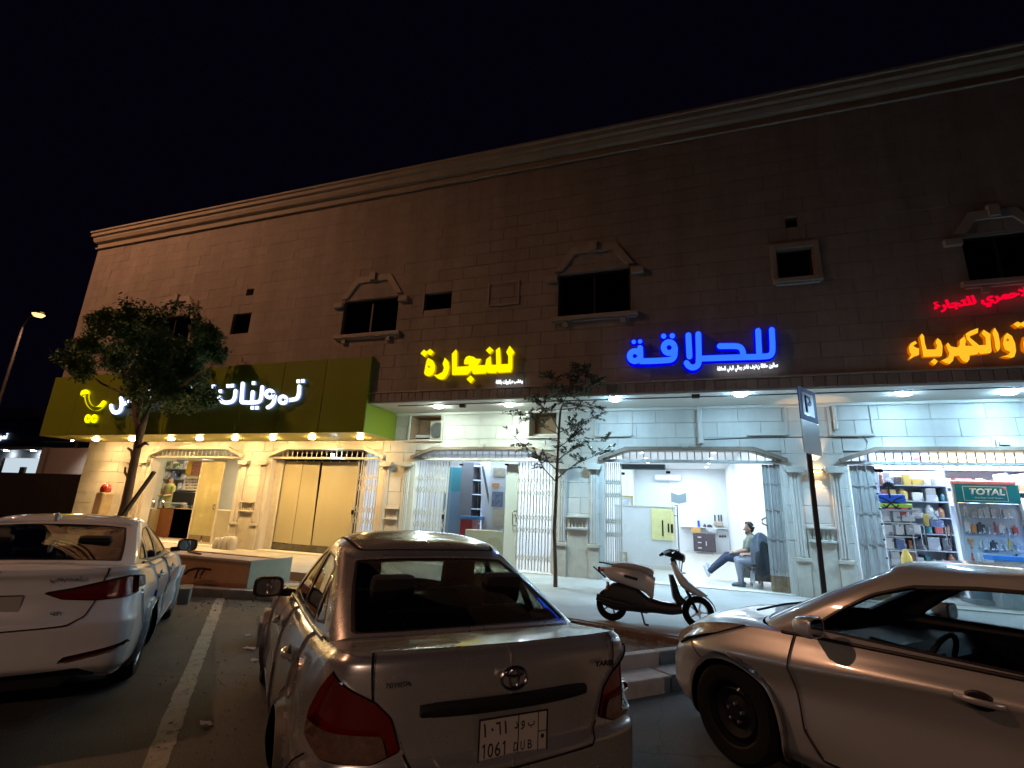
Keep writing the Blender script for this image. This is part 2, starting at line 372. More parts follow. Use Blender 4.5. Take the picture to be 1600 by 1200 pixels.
# soil bed behind the kerb
M_soil = mat('dry_soil', (0.13, 0.085, 0.055), 0.95, var=0.45, scale=9, bump=0.9, bscale=30)
def dune(name, poly_fn, x0, x1, y0, y1, z, m_):
    mm = MB(); n = 40; P = []
    for i in range(n+1):
        row = []
        for j in range(n+1):
            x = x0+(x1-x0)*i/n; y = y0+(y1-y0)*j/n
            row.append((x, y, z+0.018*math.sin(x*7.3+y*3)+0.014*math.sin(x*17+1)*math.cos(y*13)+random.uniform(-.006, .006)))
        P.append(row)
    mm.grid(P); return mm.build(name, m_, None, True, recalc=False)
tag(dune('soil', None, -2.0, 3.0, 5.0, 8.4, 0.10, M_soil), kind='structure')
o = bpy.data.objects['soil']
# keep the soil only in the wedge between the kerb and the pavement
bm = bmesh.new(); bm.from_mesh(o.data)
KA = Vector(gp(990, 1092, 0)); KB = Vector(gp(1064, 1079, 0)); KD = (KB-KA).normalized(); KN = Vector((-KD.y, KD.x, 0))
for v in list(bm.verts):
    if (v.co-KA).dot(KN) < 0.36: bm.verts.remove(v)
bm.to_mesh(o.data); bm.free()
for v in o.data.vertices: v.co.z += 0.09
# two rows of kerb stones facing the parked cars
M_kerb = mat('kerb_concrete', (0.40, 0.39, 0.37), 0.8, var=0.2, scale=6, bump=0.35, bscale=50, rnd=0.12)
M_kerb2 = mat('kerb_concrete_weathered', (0.33, 0.31, 0.29), 0.85, var=0.25, scale=6, bump=0.4, bscale=50, rnd=0.12)
def kerb_row(root, a, d, n, L, depth, z0, z1, off, m_, s0=0.0):
    nrm = Vector((-d.y, d.x, 0))
    for i in range(n):
        p = a+d*(s0+i*L)+nrm*off; q = p+d*(L-0.012)
        mm = MB(); P = [p, q, q+nrm*depth, p+nrm*depth]; j = random.uniform(-.006, .006)
        mm.v += [tuple(v+Vector((0, 0, z))) for z in (z0, z1+j) for v in P]
        for f in ((0, 1, 2, 3), (4, 7, 6, 5), (0, 4, 5, 1), (1, 5, 6, 2), (2, 6, 7, 3), (3, 7, 4, 0)): mm.f.append(f); mm.m.append(0)
        mm.build('kerb_stone', m_, root, bevel=0.018)
kr = empty('kerb'); kr['kind'] = 'structure'
kerb_row(kr, KA, KD, 9, 0.62, 0.30, -0.02, 0.15, 0.0, M_kerb, -2.6)
kerb_row(kr, KA, KD, 9, 0.62, 0.11, -0.02, 0.29, 0.302, M_kerb, -2.45)
LA = Vector(gp(285, 931, 0)); LB = Vector(gp(410, 938, 0)); LD = (LB-LA).normalized()
kl = empty('kerb'); kl['kind'] = 'structure'
kerb_row(kl, LA, LD, 13, 0.62, 0.16, -0.02, 0.15, 0.0, M_kerb2, -3.0)
# bed between left kerb and planter
m = MB(); nL = Vector((-LD.y, LD.x, 0)); a = LA-LD*4+nL*0.17; b = LA+LD*6+nL*0.17
m.poly([(a.x, a.y, 0.11), (b.x, b.y, 0.11), (b.x+0.2, 8.9, 0.11), (a.x-1, 8.9, 0.11)]); tag(m.build('soil', M_soil), kind='structure')
# ------------------------------------------------------------------ building materials
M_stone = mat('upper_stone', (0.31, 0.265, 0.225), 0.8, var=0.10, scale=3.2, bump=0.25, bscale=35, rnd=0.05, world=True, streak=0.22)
M_stone_s = mat('upper_stone_joined', (0.31, 0.265, 0.225), 0.8, var=0.10, scale=3.2, bump=0.25, bscale=35, island=0.05, world=True, streak=0.22)
M_joint = mat('stone_joint', (0.255, 0.215, 0.18), 0.95, var=0.1)
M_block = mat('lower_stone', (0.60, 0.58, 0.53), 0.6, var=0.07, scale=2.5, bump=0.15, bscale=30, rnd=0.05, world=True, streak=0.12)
M_block_s = mat('lower_stone_joined', (0.60, 0.58, 0.53), 0.6, var=0.07, scale=2.5, bump=0.15, bscale=30, island=0.05, world=True, streak=0.12)
M_bjoint = mat('lower_joint', (0.46, 0.44, 0.40), 0.9)
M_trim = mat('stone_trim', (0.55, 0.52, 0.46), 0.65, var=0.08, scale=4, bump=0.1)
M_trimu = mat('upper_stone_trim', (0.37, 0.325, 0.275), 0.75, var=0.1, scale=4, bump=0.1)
M_cor = mat('cornice_stone', (0.36, 0.31, 0.235), 0.75, var=0.12, scale=2, bump=0.15)
M_soff = mat('soffit_plaster', (0.70, 0.68, 0.62), 0.7, var=0.06, scale=1.2)
M_brown = mat('shaded_brown_moulding', (0.20, 0.15, 0.11), 0.6, var=0.15, scale=6)  # brown darkened in its colour for the shade on the trims
M_flute = mat('fluted_band_stone', (0.25, 0.21, 0.18), 0.75, var=0.12, scale=6, rnd=0.15)
M_dado = mat('dado_stone', (0.50, 0.46, 0.38), 0.75, var=0.15, scale=5, bump=0.2)
M_dark = mat('unlit_room_black', (0.012, 0.011, 0.011), 0.9)  # black sheets stand in for the unlit depth behind windows and vents
M_frame = mat('window_frame_bronze', (0.05, 0.04, 0.035), 0.45, 0.4)
M_wpane = glass('window_pane', (0.35, 0.33, 0.33), 0.9)
B = empty('shop_building', (0, 0, 0), 0, 'long two storey stone clad building with five shop fronts under an overhang', 'building')
def rects_minus(r, holes):
    out = [r]
    for (hx0, hz0, hx1, hz1) in holes:
        nxt = []
        for (x0, z0, x1, z1) in out:
            if hx1 <= x0+1e-6 or hx0 >= x1-1e-6 or hz1 <= z0+1e-6 or hz0 >= z1-1e-6: nxt.append((x0, z0, x1, z1)); continue
            if hx0 > x0: nxt.append((x0, z0, hx0, z1))
            if hx1 < x1: nxt.append((hx1, z0, x1, z1))
            a, b = max(x0, hx0), min(x1, hx1)
            if hz0 > z0: nxt.append((a, z0, b, hz0))
            if hz1 < z1: nxt.append((a, hz1, b, z1))
        out = nxt
    return [q for q in out if q[2]-q[0] > 0.03 and q[3]-q[1] > 0.03]
# --- upper windows (photographed corners -> openings on the wall)
YT = 10.63
def wrect(px0, py0, px1, py1):
    a = wp(px0, py0, YT); b = wp(px1, py1, YT); return (a[0], min(a[2], b[2]), b[0], max(a[2], b[2]))
def wr(u0, u1, vt, vb):     # left px, right px, top (px at left), bottom(px at left)
    a = wp(u0, vt, YT); b = wp(u1, vt, YT); c = wp(u0, vb, YT); return (a[0], c[2], b[0], a[2])
WIN = [dict(r=wr(539, 623, 471, 523), arch=1, sill=1), dict(r=wr(664, 706, 459, 485), arch=0, sill=0), dict(r=wr(873, 985, 429, 495), arch=1, sill=1),
       dict(r=wr(1213, 1269, 392, 436), arch=0, sill=1, fr=1), dict(r=wr(1501, 1618, 370, 440), arch=1, sill=1), dict(r=wr(365, 393, 491, 522), arch=0, sill=0),
       dict(r=wr(243, 300, 497, 545), arch=1, sill=1)]
VENT = [wr(386, 397, 452, 462), wr(1227, 1247, 340, 356)]
HOLES = [w['r'] for w in WIN]+VENT
# backing wall with openings
m = MB()
for (x0, z0, x1, z1) in rects_minus((XL, ZSOF+0.02, XR, ZCOR+0.6), HOLES): m.box(x0, YW, z0, x1, YW+0.22, z1)
m.box(XL, YW+0.22, ZSOF+0.02, XL+0.25, 24, ZCOR+0.5)
m.box(XL, 24, ZSOF+0.02, XR, 24.2, ZCOR+0.5); m.box(XL, YW+0.22, ZCOR+0.2, XR, 24, ZCOR+0.3)
m.build('upper_wall', M_joint, B, recalc=False)
# stone tiles
def tile_mesh(name, w, h, d, m_):
    mm = MB(); mm.box(0, 0, 0, w, d, h); o = mm.build(name, m_, None, bevel=0.006, seg=1); me = o.data; bpy.data.objects.remove(o); return me
TW, TH, TD, GAP = 0.72, 0.33, 0.034, 0.0045
tiles = []
nz = int(round((ZCOR-ZBAND)/TH)); thh = (ZCOR-ZBAND)/nz
for k in range(nz):
    off = (k % 2)*0.36
    x = XL - (0.36-off)
    while x < XR:
        r0 = (max(x, XL), ZBAND+k*thh, min(x+TW, XR), ZBAND+(k+1)*thh)
        if r0[2]-r0[0] > 0.03: tiles += rects_minus(r0, HOLES)
        x += TW
def dist(r): return math.hypot((r[0]+r[2])/2-0, 10.6)+abs((r[1]+r[3])/2-1.7)*0.6 + (40 if (r[0] > 7.2) else 0)
tiles.sort(key=dist)
shared = {}
def place_tiles(lst, name, y, m_, m_s, parent, nmax, depth):
    st = MB()
    for i, (x0, z0, x1, z1) in enumerate(lst):
        w = round(x1-x0-GAP, 3); h = round(z1-z0-GAP, 3); j = random.uniform(-0.004, 0.004)
        if i < nmax:
            key = (name, w, h)
            if key not in shared: shared[key] = tile_mesh(name, w, h, depth, m_)
            inst(name, shared[key], parent, (x0+GAP/2, y+j, z0+GAP/2))
        else: st.box(x0+GAP/2, y+j, z0+GAP/2, x1-GAP/2, y+depth, z1-GAP/2)
    if st.v: st.build(name, m_s, parent, kind='stuff', recalc=False)
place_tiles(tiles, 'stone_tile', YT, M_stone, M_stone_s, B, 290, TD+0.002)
# left return of the upper wall is the side wall above; cornice
m = MB()
prof = [(0.0, ZCOR), (-0.07, ZCOR), (-0.07, ZCOR+0.05), (-0.03, ZCOR+0.07), (-0.03, ZCOR+0.20), (-0.12, ZCOR+0.25), (-0.16, ZCOR+0.36), (-0.16, ZCOR+0.42), (-0.22, ZCOR+0.46), (-0.22, ZCOR+0.58), (-0.26, ZCOR+0.60), (-0.26, ZCOR+0.66), (0.35, ZCOR+0.66)]
rows = [[(XL+p[0]*1.0, YT+p[0], p[1]) for p in prof], [(XR, YT+p[0], p[1]) for p in prof]]
m.grid(rows)
rows = [[(XL+p[0], 24.2, p[1]) for p in prof], [(XL+p[0], YT+p[0], p[1]) for p in prof]]
m.grid(rows); m.build('cornice', M_cor, B)
# fluted band under the upper wall: separate fluted blocks
m = MB(); m.box(XL, YT-0.045, ZBAND-0.035, XR, YT+0.03, ZBAND); m.build('band_ledge', M_trimu, B)
m = MB(); m.box(XL, YT+0.0, ZSOF, XR, YT+0.2, ZBAND-0.036); m.build('band_backing', M_flute, B)
fx = np.arange(-7.4, XR, 0.2); me = tile_mesh('band_block', 0.188, ZBAND-ZSOF-0.045, 0.03, M_flute)
for x in fx: inst('band_block', me, B, (x, YT-0.028, ZSOF+0.003))
# soffit
m = MB(); m.box(XL, YT+0.005, ZSOF-0.03, XR, YF+0.02, ZSOF-0.001); m.build('soffit', M_soff, B)
m = MB(); m.tube([(-6.9, YT+0.32, ZSOF-0.045), (XR, YT+0.30, ZSOF-0.045)], 0.012, 6); m.build('cable', M_frame, B)
# upper windows as parts
for w in WIN:
    x0, z0, x1, z1 = w['r']; wd = x1-x0; hh = z1-z0
    fr = MB(); t = 0.05
    for a in ((x0, z0, x0+t, z1), (x1-t, z0, x1, z1), (x0+t, z0, x1-t, z0+t), (x0+t, z1-t, x1-t, z1)): fr.box(a[0], YW+0.08, a[1], a[2], YW+0.13, a[3])
    if wd > 0.9: fr.box((x0+x1)/2-0.025, YW+0.075, z0+t, (x0+x1)/2+0.025, YW+0.125, z1-t)
    F = fr.build('window', M_frame, B)
    m = MB(); m.box(x0+t, YW+0.10, z0+t, x1-t, YW+0.106, z1-t); m.build('pane', M_wpane, F)
    m = MB(); m.box(x0, YW+0.19, z0, x1, YW+0.2, z1); m.build('unlit_room_sheet', M_dark, F)
    if w.get('sill'):
        e = 0.16 if w['arch'] else 0.12
        m = MB(); m.box(x0-e, YT-0.10, z0-0.13, x1+e, YT+0.02, z0-0.03); m.box(x0-e+0.05, YT-0.06, z0-0.17, x1+e-0.05, YT+0.02, z0-0.13)
        if w['arch']:
            for xx in (x0+0.12, x1-0.24): m.box(xx, YT-0.075, z0-0.28, xx+0.12, YT+0.01, z0-0.17)
        m.build('window_sill', M_trimu, F, bevel=0.012)
    if w['arch']:
        m = MB(); cx = (x0+x1)/2; a = wd/2+0.06; b = wd*0.28; rise = wd*0.30
        out = [(cx-a-0.04, z1+0.06), (cx-b-0.06, z1+rise+0.16), (cx+b+0.06, z1+rise+0.16), (cx+a+0.04, z1+0.06)]
        inn = [(cx-a+0.14, z1+0.06), (cx-b+0.03, z1+rise-0.03), (cx+b-0.03, z1+rise-0.03), (cx+a-0.14, z1+0.06)]
        for i in range(3):
            m.prism([out[i], out[i+1], inn[i+1], inn[i]], YT-0.045, YT+0.01)
        m.box(cx-0.09, YT-0.1, z1+rise+0.0, cx+0.09, YT+0.0, z1+rise+0.24)
        for xx in (x0-0.3, x1+0.02): m.box(xx, YT-0.09, z1-0.20, xx+0.28, YT+0.01, z1-0.06)
        m.build('window_arch', M_trimu, F, bevel=0.012)
    if w.get('fr'):
        m = MB()
        for a in ((x0-0.13, z0-0.03, x0-0.02, z1+0.13), (x1+0.02, z0-0.03, x1+0.13, z1+0.13), (x0-0.02, z1+0.02, x1+0.02, z1+0.13)): m.box(a[0], YT-0.04, a[1], a[2], YT+0.01, a[3])
        m.build('window_surround', M_trimu, F, bevel=0.01)
for (x0, z0, x1, z1) in VENT:
    m = MB(); m.box(x0, YW+0.15, z0, x1, YW+0.16, z1); m.build('vent_opening', M_dark, B)
p = wp(763, 443, YT); q = wp(811, 475, YT); m = MB()
for a in ((p[0], q[2], p[0]+0.05, p[2]), (q[0]-0.05, q[2], q[0], p[2]), (p[0]+0.05, q[2], q[0]-0.05, q[2]+0.05), (p[0]+0.05, p[2]-0.05, q[0]-0.05, p[2])): m.box(a[0], YT-0.02, a[1], a[2], YT+0.01, a[3])
m.build('blind_frame', M_trimu, B, bevel=0.006)
# ------------------------------------------------------------------ shop level walls
ZTR = 3.21; CH = 0.62     # top of the openings, chamfer
# openings' holes for stone blocks (stepped chamfer handled by the trim)
LH_ = [(a, ZP, b, ZTR) for a, b in OPEN]
NICHE = [wp(643, 648, YF), wp(689, 687, YF)]; NB = (NICHE[0][0], NICHE[1][2], NICHE[1][0], NICHE[0][2]-0.03)
N2 = (-5.0+1.84, 3.62, -4.35+1.84, 4.22)
NB2 = (wp(828, 648, YF)[0], wp(828, 682, YF)[2], wp(870, 648, YF)[0], wp(828, 640, YF)[2]-0.03)
LHOLES = LH_+[NB, NB2]
m = MB()
for (x0, z0, x1, z1) in rects_minus((XL, 0.0, XR, ZSOF-0.031), LHOLES): m.box(x0, YF+0.03, z0, x1, YF+0.30, z1)
for (a, b) in OPEN:   # chamfer corners
    m.prism([(a, ZBAR+0.01), (a+CH, ZTR), (a, ZTR)], YF+0.031, YF+0.299); m.prism([(b, ZBAR+0.01), (b, ZTR), (b-CH, ZTR)], YF+0.031, YF+0.299)
m.build('shop_wall', M_bjoint, B)
blocks = []
k = 0; z = ZP; BH = 0.36
while z < ZSOF-0.06:
    z2 = min(z+BH, ZSOF-0.031); x = XL-(0.45 if k % 2 else 0.0)
    while x < XR:
        r0 = (max(x, XL), z, min(x+0.9, XR), z2)
        if r0[2]-r0[0] > 0.03: blocks += rects_minus(r0, LHOLES)
        x += 0.9
    z = z2; k += 1
blocks = [b for b in blocks if b[2]-b[0] > 0.08 or b[3]-b[1] > 0.08]
blocks.sort(key=lambda r: math.hypot((r[0]+r[2])/2, 12)+(0 if r[3] > 1.0 else 6)+(40 if r[0] > 8.3 else 0))
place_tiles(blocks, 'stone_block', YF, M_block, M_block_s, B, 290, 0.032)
# octagonal trims over the openings + pillar pilasters
M_pil = mat('pilaster_stone', (0.60, 0.57, 0.52), 0.6, var=0.07, scale=3, bump=0.1)
for i, (a, b) in enumerate(OPEN):
    m = MB(); t = 0.085
    o_ = [(a-0.09, ZBAR-0.02), (a-0.09, ZBAR+0.06), (a+CH-0.06, ZTR+t), (b-CH+0.06, ZTR+t), (b+0.09, ZBAR+0.06), (b+0.09, ZBAR-0.02)]
    n_ = [(a+0.01, ZBAR-0.02), (a+0.01, ZBAR+0.015), (a+CH, ZTR), (b-CH, ZTR), (b-0.01, ZBAR+0.015), (b-0.01, ZBAR-0.02)]
    for j in range(5): m.prism([o_[j], o_[j+1], n_[j+1], n_[j]], YF-0.10, YF+0.005)
    m.build('opening_trim', M_brown if i > 1 else M_trim, B, bevel=0.01)
    # reveal linings
    for q in (a-0.002, b-0.05):
        m = MB(); m.box(q, YF+0.005, ZFL, q+0.052, YF+0.3, ZBAR); m.build('reveal', M_pil, B)
    m = MB(); m.box(a, YF-0.06, ZP-0.01, b, YF+0.32, ZFL); m.build('threshold', M_trim, B, bevel=0.01)
PIL = [(OPEN[i][1], OPEN[i+1][0]) for i in range(4)]+[(OPEN[0][0]-1.1, OPEN[0][0])]
for (a, b) in PIL:
    for (u, s) in ((a+0.10, 1), (b-0.10-0.2, -1)):
        m = MB(); m.box(u, YF-0.045, 1.02, u+0.2, YF+0.004, 2.74)
        for q in (0.03, 0.085, 0.14): m.box(u+q, YF-0.062, 1.04, u+q+0.03, YF-0.045, 2.72)
        m.build('pilaster', M_pil, B, bevel=0.004, seg=1)
        m = MB(); m.box(u-0.02, YF-0.075, ZP, u+0.22, YF+0.004, 0.94); m.box(u-0.04, YF-0.10, 0.94, u+0.24, YF+0.004, 1.02); m.build('pilaster_base', M_dado, B, bevel=0.01)
        m = MB(); m.prism([(u-0.05, 2.74), (u-0.09, 2.80), (u-0.09, 2.87), (u+0.29, 2.87), (u+0.29, 2.80), (u+0.25, 2.74)], YF-0.14, YF+0.004); m.build('capital', M_trim, B, bevel=0.008)
    u0, u1 = a+0.33, b-0.33
    m = MB(); m.box(u0, YF-0.09, 1.60, u1, YF+0.004, 1.65); m.build('ledge', M_trim, B, bevel=0.008)
    m = MB(); m.box(u0, YF-0.09, 1.33, u1, YF+0.004, 1.38); m.build('ledge', M_trim, B, bevel=0.008)
    m = MB()
    for q in np.linspace(u0+0.02, u1-0.08, 6): m.box(q, YF-0.03, 1.38, q+0.05, YF+0.004, 1.60)
    m.build('fluting', M_dado, B)
    m = MB(); m.box(u0, YF-0.035, ZP, u1, YF+0.004, 1.33); m.build('dado', M_dado, B)
# blind panel mouldings above the openings, strip mouldings
def frame_strip(u0, v0, u1, v1, name='panel_moulding', sides='lrb'):
    p = wp(u0, v0, YF); q = wp(u1, v1, YF); m = MB(); t = 0.045
    zt = ZSOF-0.04
    if 'l' in sides: m.box(p[0], YF-0.035, q[2], p[0]+t, YF+0.004, zt)
    if 'r' in sides: m.box(q[0]-t, YF-0.035, q[2], q[0], YF+0.004, zt)
    if 'b' in sides: m.box(p[0]+t, YF-0.05, q[2]-t*0.5, q[0]-t, YF+0.004, q[2]+t*0.5)
    m.build(name, M_trim, B, bevel=0.006)
frame_strip(928, 640, 989, 681); frame_strip(1160, 638, 1232, 679, sides='rb'); frame_strip(1291, 634, 1367, 680, sides='lrb')
m = MB(); m.box(-9.0, YF-0.06, ZSOF-0.10, XR, YF+0.004, ZSOF-0.031); m.build('soffit_cove', M_soff, B, bevel=0.012)
# niches: left one holds an old air conditioner, the other a dark recess
M_niche = mat('niche_board', (0.30, 0.20, 0.12), 0.7, var=0.15)
for NBx in (NB, NB2):
    m = MB(); x0, z0, x1, z1 = NBx
    m.box(x0, YF+0.5, z0, x1, YF+0.52, z1); m.box(x0, YF+0.03, z0, x0+0.02, YF+0.5, z1); m.box(x1-0.02, YF+0.03, z0, x1, YF+0.5, z1); m.box(x0, YF+0.03, z0, x1, YF+0.5, z0+0.02); m.box(x0, YF+0.03, z1-0.02, x1, YF+0.5, z1)
    m.build('niche', M_niche, B)
    m = MB(); t = 0.05
    for a in ((x0-t, z0-t, x0, z1), (x1, z0-t, x1+t, z1), (x0, z0-t, x1, z0)): m.box(a[0], YF-0.045, a[1], a[2], YF+0.004, a[3])
    m.build('niche_frame', M_trim, B, bevel=0.006)
M_ac = mat('ac_cream', (0.55, 0.52, 0.42), 0.5, var=0.08); M_grille = mat('ac_grille', (0.12, 0.12, 0.12), 0.5)
ac = empty('air_conditioner', ((NB[0]*0.38+NB[2]*0.62), YF+0.12, NB[1]+0.02), 0, 'old cream air conditioner with round fan set in the niche above the folding gate', 'air conditioner')
w = (NB[2]-NB[0])*0.36
m = MB(); m.box(-0.05, 0, 0, w, 0.3, 0.52); m.build('casing', M_ac, ac, bevel=0.012)
m = MB()
for r in (0.06, 0.11, 0.16, 0.2): m.lathe([(r, -0.014), (r+0.012, -0.02), (r+0.024, -0.014)], 24, M=Matrix.Translation((w*0.5, 0, 0.26)), ax='y')
m.lathe([(0.001, -0.005), (0.2, -0.004)], 24, M=Matrix.Translation((w*0.5, 0, 0.26)), ax='y'); m.build('fan_grille', M_grille, ac, recalc=False)
M_pipe = mat('pvc_pipe', (0.62, 0.60, 0.55), 0.5)
for u in (690.5, 694.5):
    p = wp(u, 655, YF); q = wp(u, 700, YF); m = MB(); m.tube([(p[0], YF-0.025, ZSOF-0.1), (q[0], YF-0.025, q[2])], 0.018, 8); m.build('pipe', M_pipe, B, True)
# slanting pilaster strip / pipe over the salon
p = wp(1092, 640, YF); q = wp(1094, 694, YF); m = MB(); m.box(p[0]-0.05, YF-0.12, q[2], p[0]+0.05, YF+0.004, ZSOF-0.1); m.build('drain_pipe', M_pipe, B, bevel=0.02)
p = wp(1302, 640, YF); m = MB(); m.tube([(p[0], YF-0.04, ZSOF-0.1), (p[0], YF-0.04, 3.66)], 0.04, 10); m.build('drain_pipe', M_pipe, B, True)
m = MB(); c = [wp(u, v, YF) for u, v in ((1348, 682), (1355, 690), (1352, 706))]; m.tube([(q[0], YF-0.015, q[2]) for q in c], 0.008, 6); m.build('loose_wire', M_frame, B)
m = MB(); c = [wp(u, v, YF) for u, v in ((1100, 687), (1180, 684), (1250, 683), (1340, 684))]; m.tube([(q[0], YF-0.015, q[2]) for q in c], 0.008, 6); m.build('loose_wire', M_frame, B)
# lamp brackets over each opening
for (u, v) in ((752, 698), (1070, 698), (1566, 693)):
    p = wp(u, v, YF); m = MB(); m.box(p[0]-0.11, YF-0.05, p[2]-0.09, p[0]+0.11, YF+0.004, p[2]+0.08); m.box(p[0]-0.08, YF-0.1, p[2]-0.04, p[0]+0.08, YF-0.05, p[2]+0.03); m.build('keystone_box', M_trim, B, bevel=0.01)
for (u, v) in ((588+135, 635), (1087, 620), (1205, 637)):
    pz = gp(u, v, ZSOF-0.08); m = MB(); m.cbox((pz[0], pz[1], ZSOF-0.07), (0.16, 0.1, 0.08)); tag(m.build('security_camera', M_frame, None, bevel=0.015), 'small dark camera under the soffit '+{723: 'between the two lamps over the carpentry gate', 1087: 'left of the salon soffit lamp', 1205: 'near the parking sign top'}[u], 'camera', 'small cameras under the soffit')
# ------------------------------------------------------------------ green grocery canopy box
M_green = mat('lime_panel', (0.185, 0.235, 0.018), 0.38, var=0.05, scale=1.5, rnd=0.04, spec=0.35)
M_greens = mat('olive_soffit', (0.42, 0.40, 0.10), 0.4, var=0.05)
M_seam = mat('panel_seam', (0.05, 0.07, 0.01), 0.7)
GX0, GX1, GY, GZ0, GZ1 = -20.35, -7.55, 10.50, 3.47, 5.50
g = empty('canopy_sign_box', (0, 0, 0), 0, 'long lime green panelled canopy box over the two grocery shop fronts', 'canopy')
m = MB(); m.box(GX0+0.02, GY+0.02, GZ0+0.012, GX1-0.02, YT-0.01, GZ1-0.02); m.box(GX0+0.02, YT-0.01, GZ0+0.012, GX1-0.02, YF-0.005, ZSOF-0.04); m.build('core', M_seam, g)
n = 9; pw = (GX1-GX0)/n
for i in range(n):
    m = MB(); m.box(GX0+i*pw+0.006, GY, GZ0, GX0+(i+1)*pw-0.006, GY+0.02, GZ1); m.build('panel', M_green, g, bevel=0.004, seg=1)
    m = MB(); m.box(GX0+i*pw+0.004, GY+0.021, GZ0, GX0+(i+1)*pw-0.004, YF-0.01, GZ0+0.012); m.build('soffit_panel', M_greens, g)
m = MB(); m.box(GX1-0.02, GY+0.021, GZ0+0.013, GX1, YT-0.01, GZ1-0.001); m.box(GX1-0.02, YT-0.01, GZ0+0.013, GX1, YF-0.005, ZSOF-0.04); m.build('end_panel', M_green, g)
m = MB(); m.box(GX0, GY+0.021, GZ1-0.02, GX1-0.021, YT-0.01, GZ1-0.001); m.build('top_panel', M_green, g)
# ------------------------------------------------------------------ lamps that light the shop fronts
M_cool = glow('cool_led', (0.40, 0.72, 1.0), 270.0)
M_neut = glow('neutral_led', (0.80, 1.0, 0.88), 290.0)
M_warm = glow('warm_led', (1.0, 0.61, 0.24), 480.0)
M_lring = mat('lamp_ring', (0.7, 0.7, 0.7), 0.4)
def disc_lamp(x, y, z, r, em, label, group, cat='ceiling lamp'):
    t = empty('downlight', (x, y, z), 0, label, cat, group)
    m = MB(); m.lathe([(r, -0.018), (r+0.02, -0.018), (r+0.028, -0.002)], 24); m.build('ring', M_lring, t, True, recalc=False)
    m = MB(); m.lathe([(0.0005, -0.062), (r*0.6, -0.058), (r*0.92, -0.042), (r, -0.020), (r, -0.008)], 24); m.build('diffuser', em, t, recalc=False)
    c, w = {'cool_led': ((0.40, 0.72, 1.0), 590), 'neutral_led': ((0.78, 1.0, 0.9), 480), 'warm_led': ((1.0, 0.61, 0.24), 250)}[em.name]
    ld = bpy.data.lights.new('downlight_beam', 'SPOT'); ld.energy = w; ld.color = c; ld.spot_size = math.radians(112); ld.spot_blend = 0.75; ld.shadow_soft_size = r*0.9
    lo = bpy.data.objects.new('downlight_beam', ld); link(lo); lo.parent = t; lo.location = (0, 0, -0.075)
    return t
names = ['leftmost of the row, at the canopy end', 'left of the dense tree trunk', 'just right of the dense tree trunk', 'over the shelves of the lit grocery', 'over the glass door of the lit grocery', 'over the pillar between the two grocery fronts', 'over the beige curtain', 'nearest to the bright lime end']
for (u, v), nm in zip(((160, 688), (205, 686), (256, 684), (309, 685), (367, 685), (428, 685), (491, 685), (560, 683)), names):
    p = gp(u, v, GZ0-0.02); disc_lamp(p[0], 11.25, GZ0-0.001, 0.085, M_warm, 'warm downlight under the green canopy, '+nm, 'warm downlights under the canopy')
for (u, v), nm in zip(((685, 635), (796, 632), (961, 624), (1157, 616), (1413, 615), (1577, 613)), ['over the left folding gate of the carpentry', 'beside the sapling crown, left of it', 'right of the sapling crown', 'left of the parking sign', 'over the hardware shop window', 'at the right edge of the picture']):
    p = gp(u, v, ZSOF-0.05); disc_lamp(p[0], p[1], ZSOF-0.03, 0.125, M_cool if u > 900 else M_neut, 'round white lamp under the stone overhang, '+nm, 'white lamps under the overhang')
disc_lamp(8.6, 11.35, ZSOF-0.03, 0.125, M_cool, 'round white lamp under the stone overhang, beyond the hardware shop', 'white lamps under the overhang')
M_nite = mat('sconce_body', (0.45, 0.40, 0.32), 0.5)
M_sglow = glow('sconce_glow', (1.0, 0.62, 0.22), 30.0)
SP = wp(1276, 735, YF)
sc = empty('wall_sconce', (SP[0], YF-0.05, SP[2]), 0, 'small warm up and down wall light behind the parking sign post', 'wall light')
m = MB(); m.cbox((0, -0.02, 0), (0.2, 0.09, 0.05)); m.build('body', M_nite, sc, bevel=0.008)
for s in (1, -1):
    m = MB(); m.cbox((0, -0.02, s*0.03), (0.14, 0.05, 0.008)); m.build('light_slot', M_sglow, sc)
    ld = bpy.data.lights.new('sconce_beam', 'SPOT'); ld.energy = 42; ld.color = (1.0, 0.58, 0.24); ld.spot_size = math.radians(58); ld.spot_blend = 0.35; ld.shadow_soft_size = 0.02
    lo = bpy.data.objects.new('sconce_beam', ld); link(lo); lo.parent = sc; lo.location = (0, -0.045, s*0.045); lo.rotation_euler = (math.pi if s > 0 else 0, 0, 0)
# small white LED floodlights on the opening trims
M_flood = glow('flood_led', (0.8, 0.92, 1.0), 60.0)
for (u, v, lb) in ((838, 714, 'tiny bright white LED on the carpentry trim behind the sapling'), (520, 711, 'tiny bright white LED over the beige curtain')):
    p = wp(u, v, YF-0.12); m = MB(); m.cbox((p[0], YF-0.13, p[2]), (0.09, 0.05, 0.06)); tag(m.build('led_lamp', M_flood, None, bevel=0.012), lb, 'lamp')
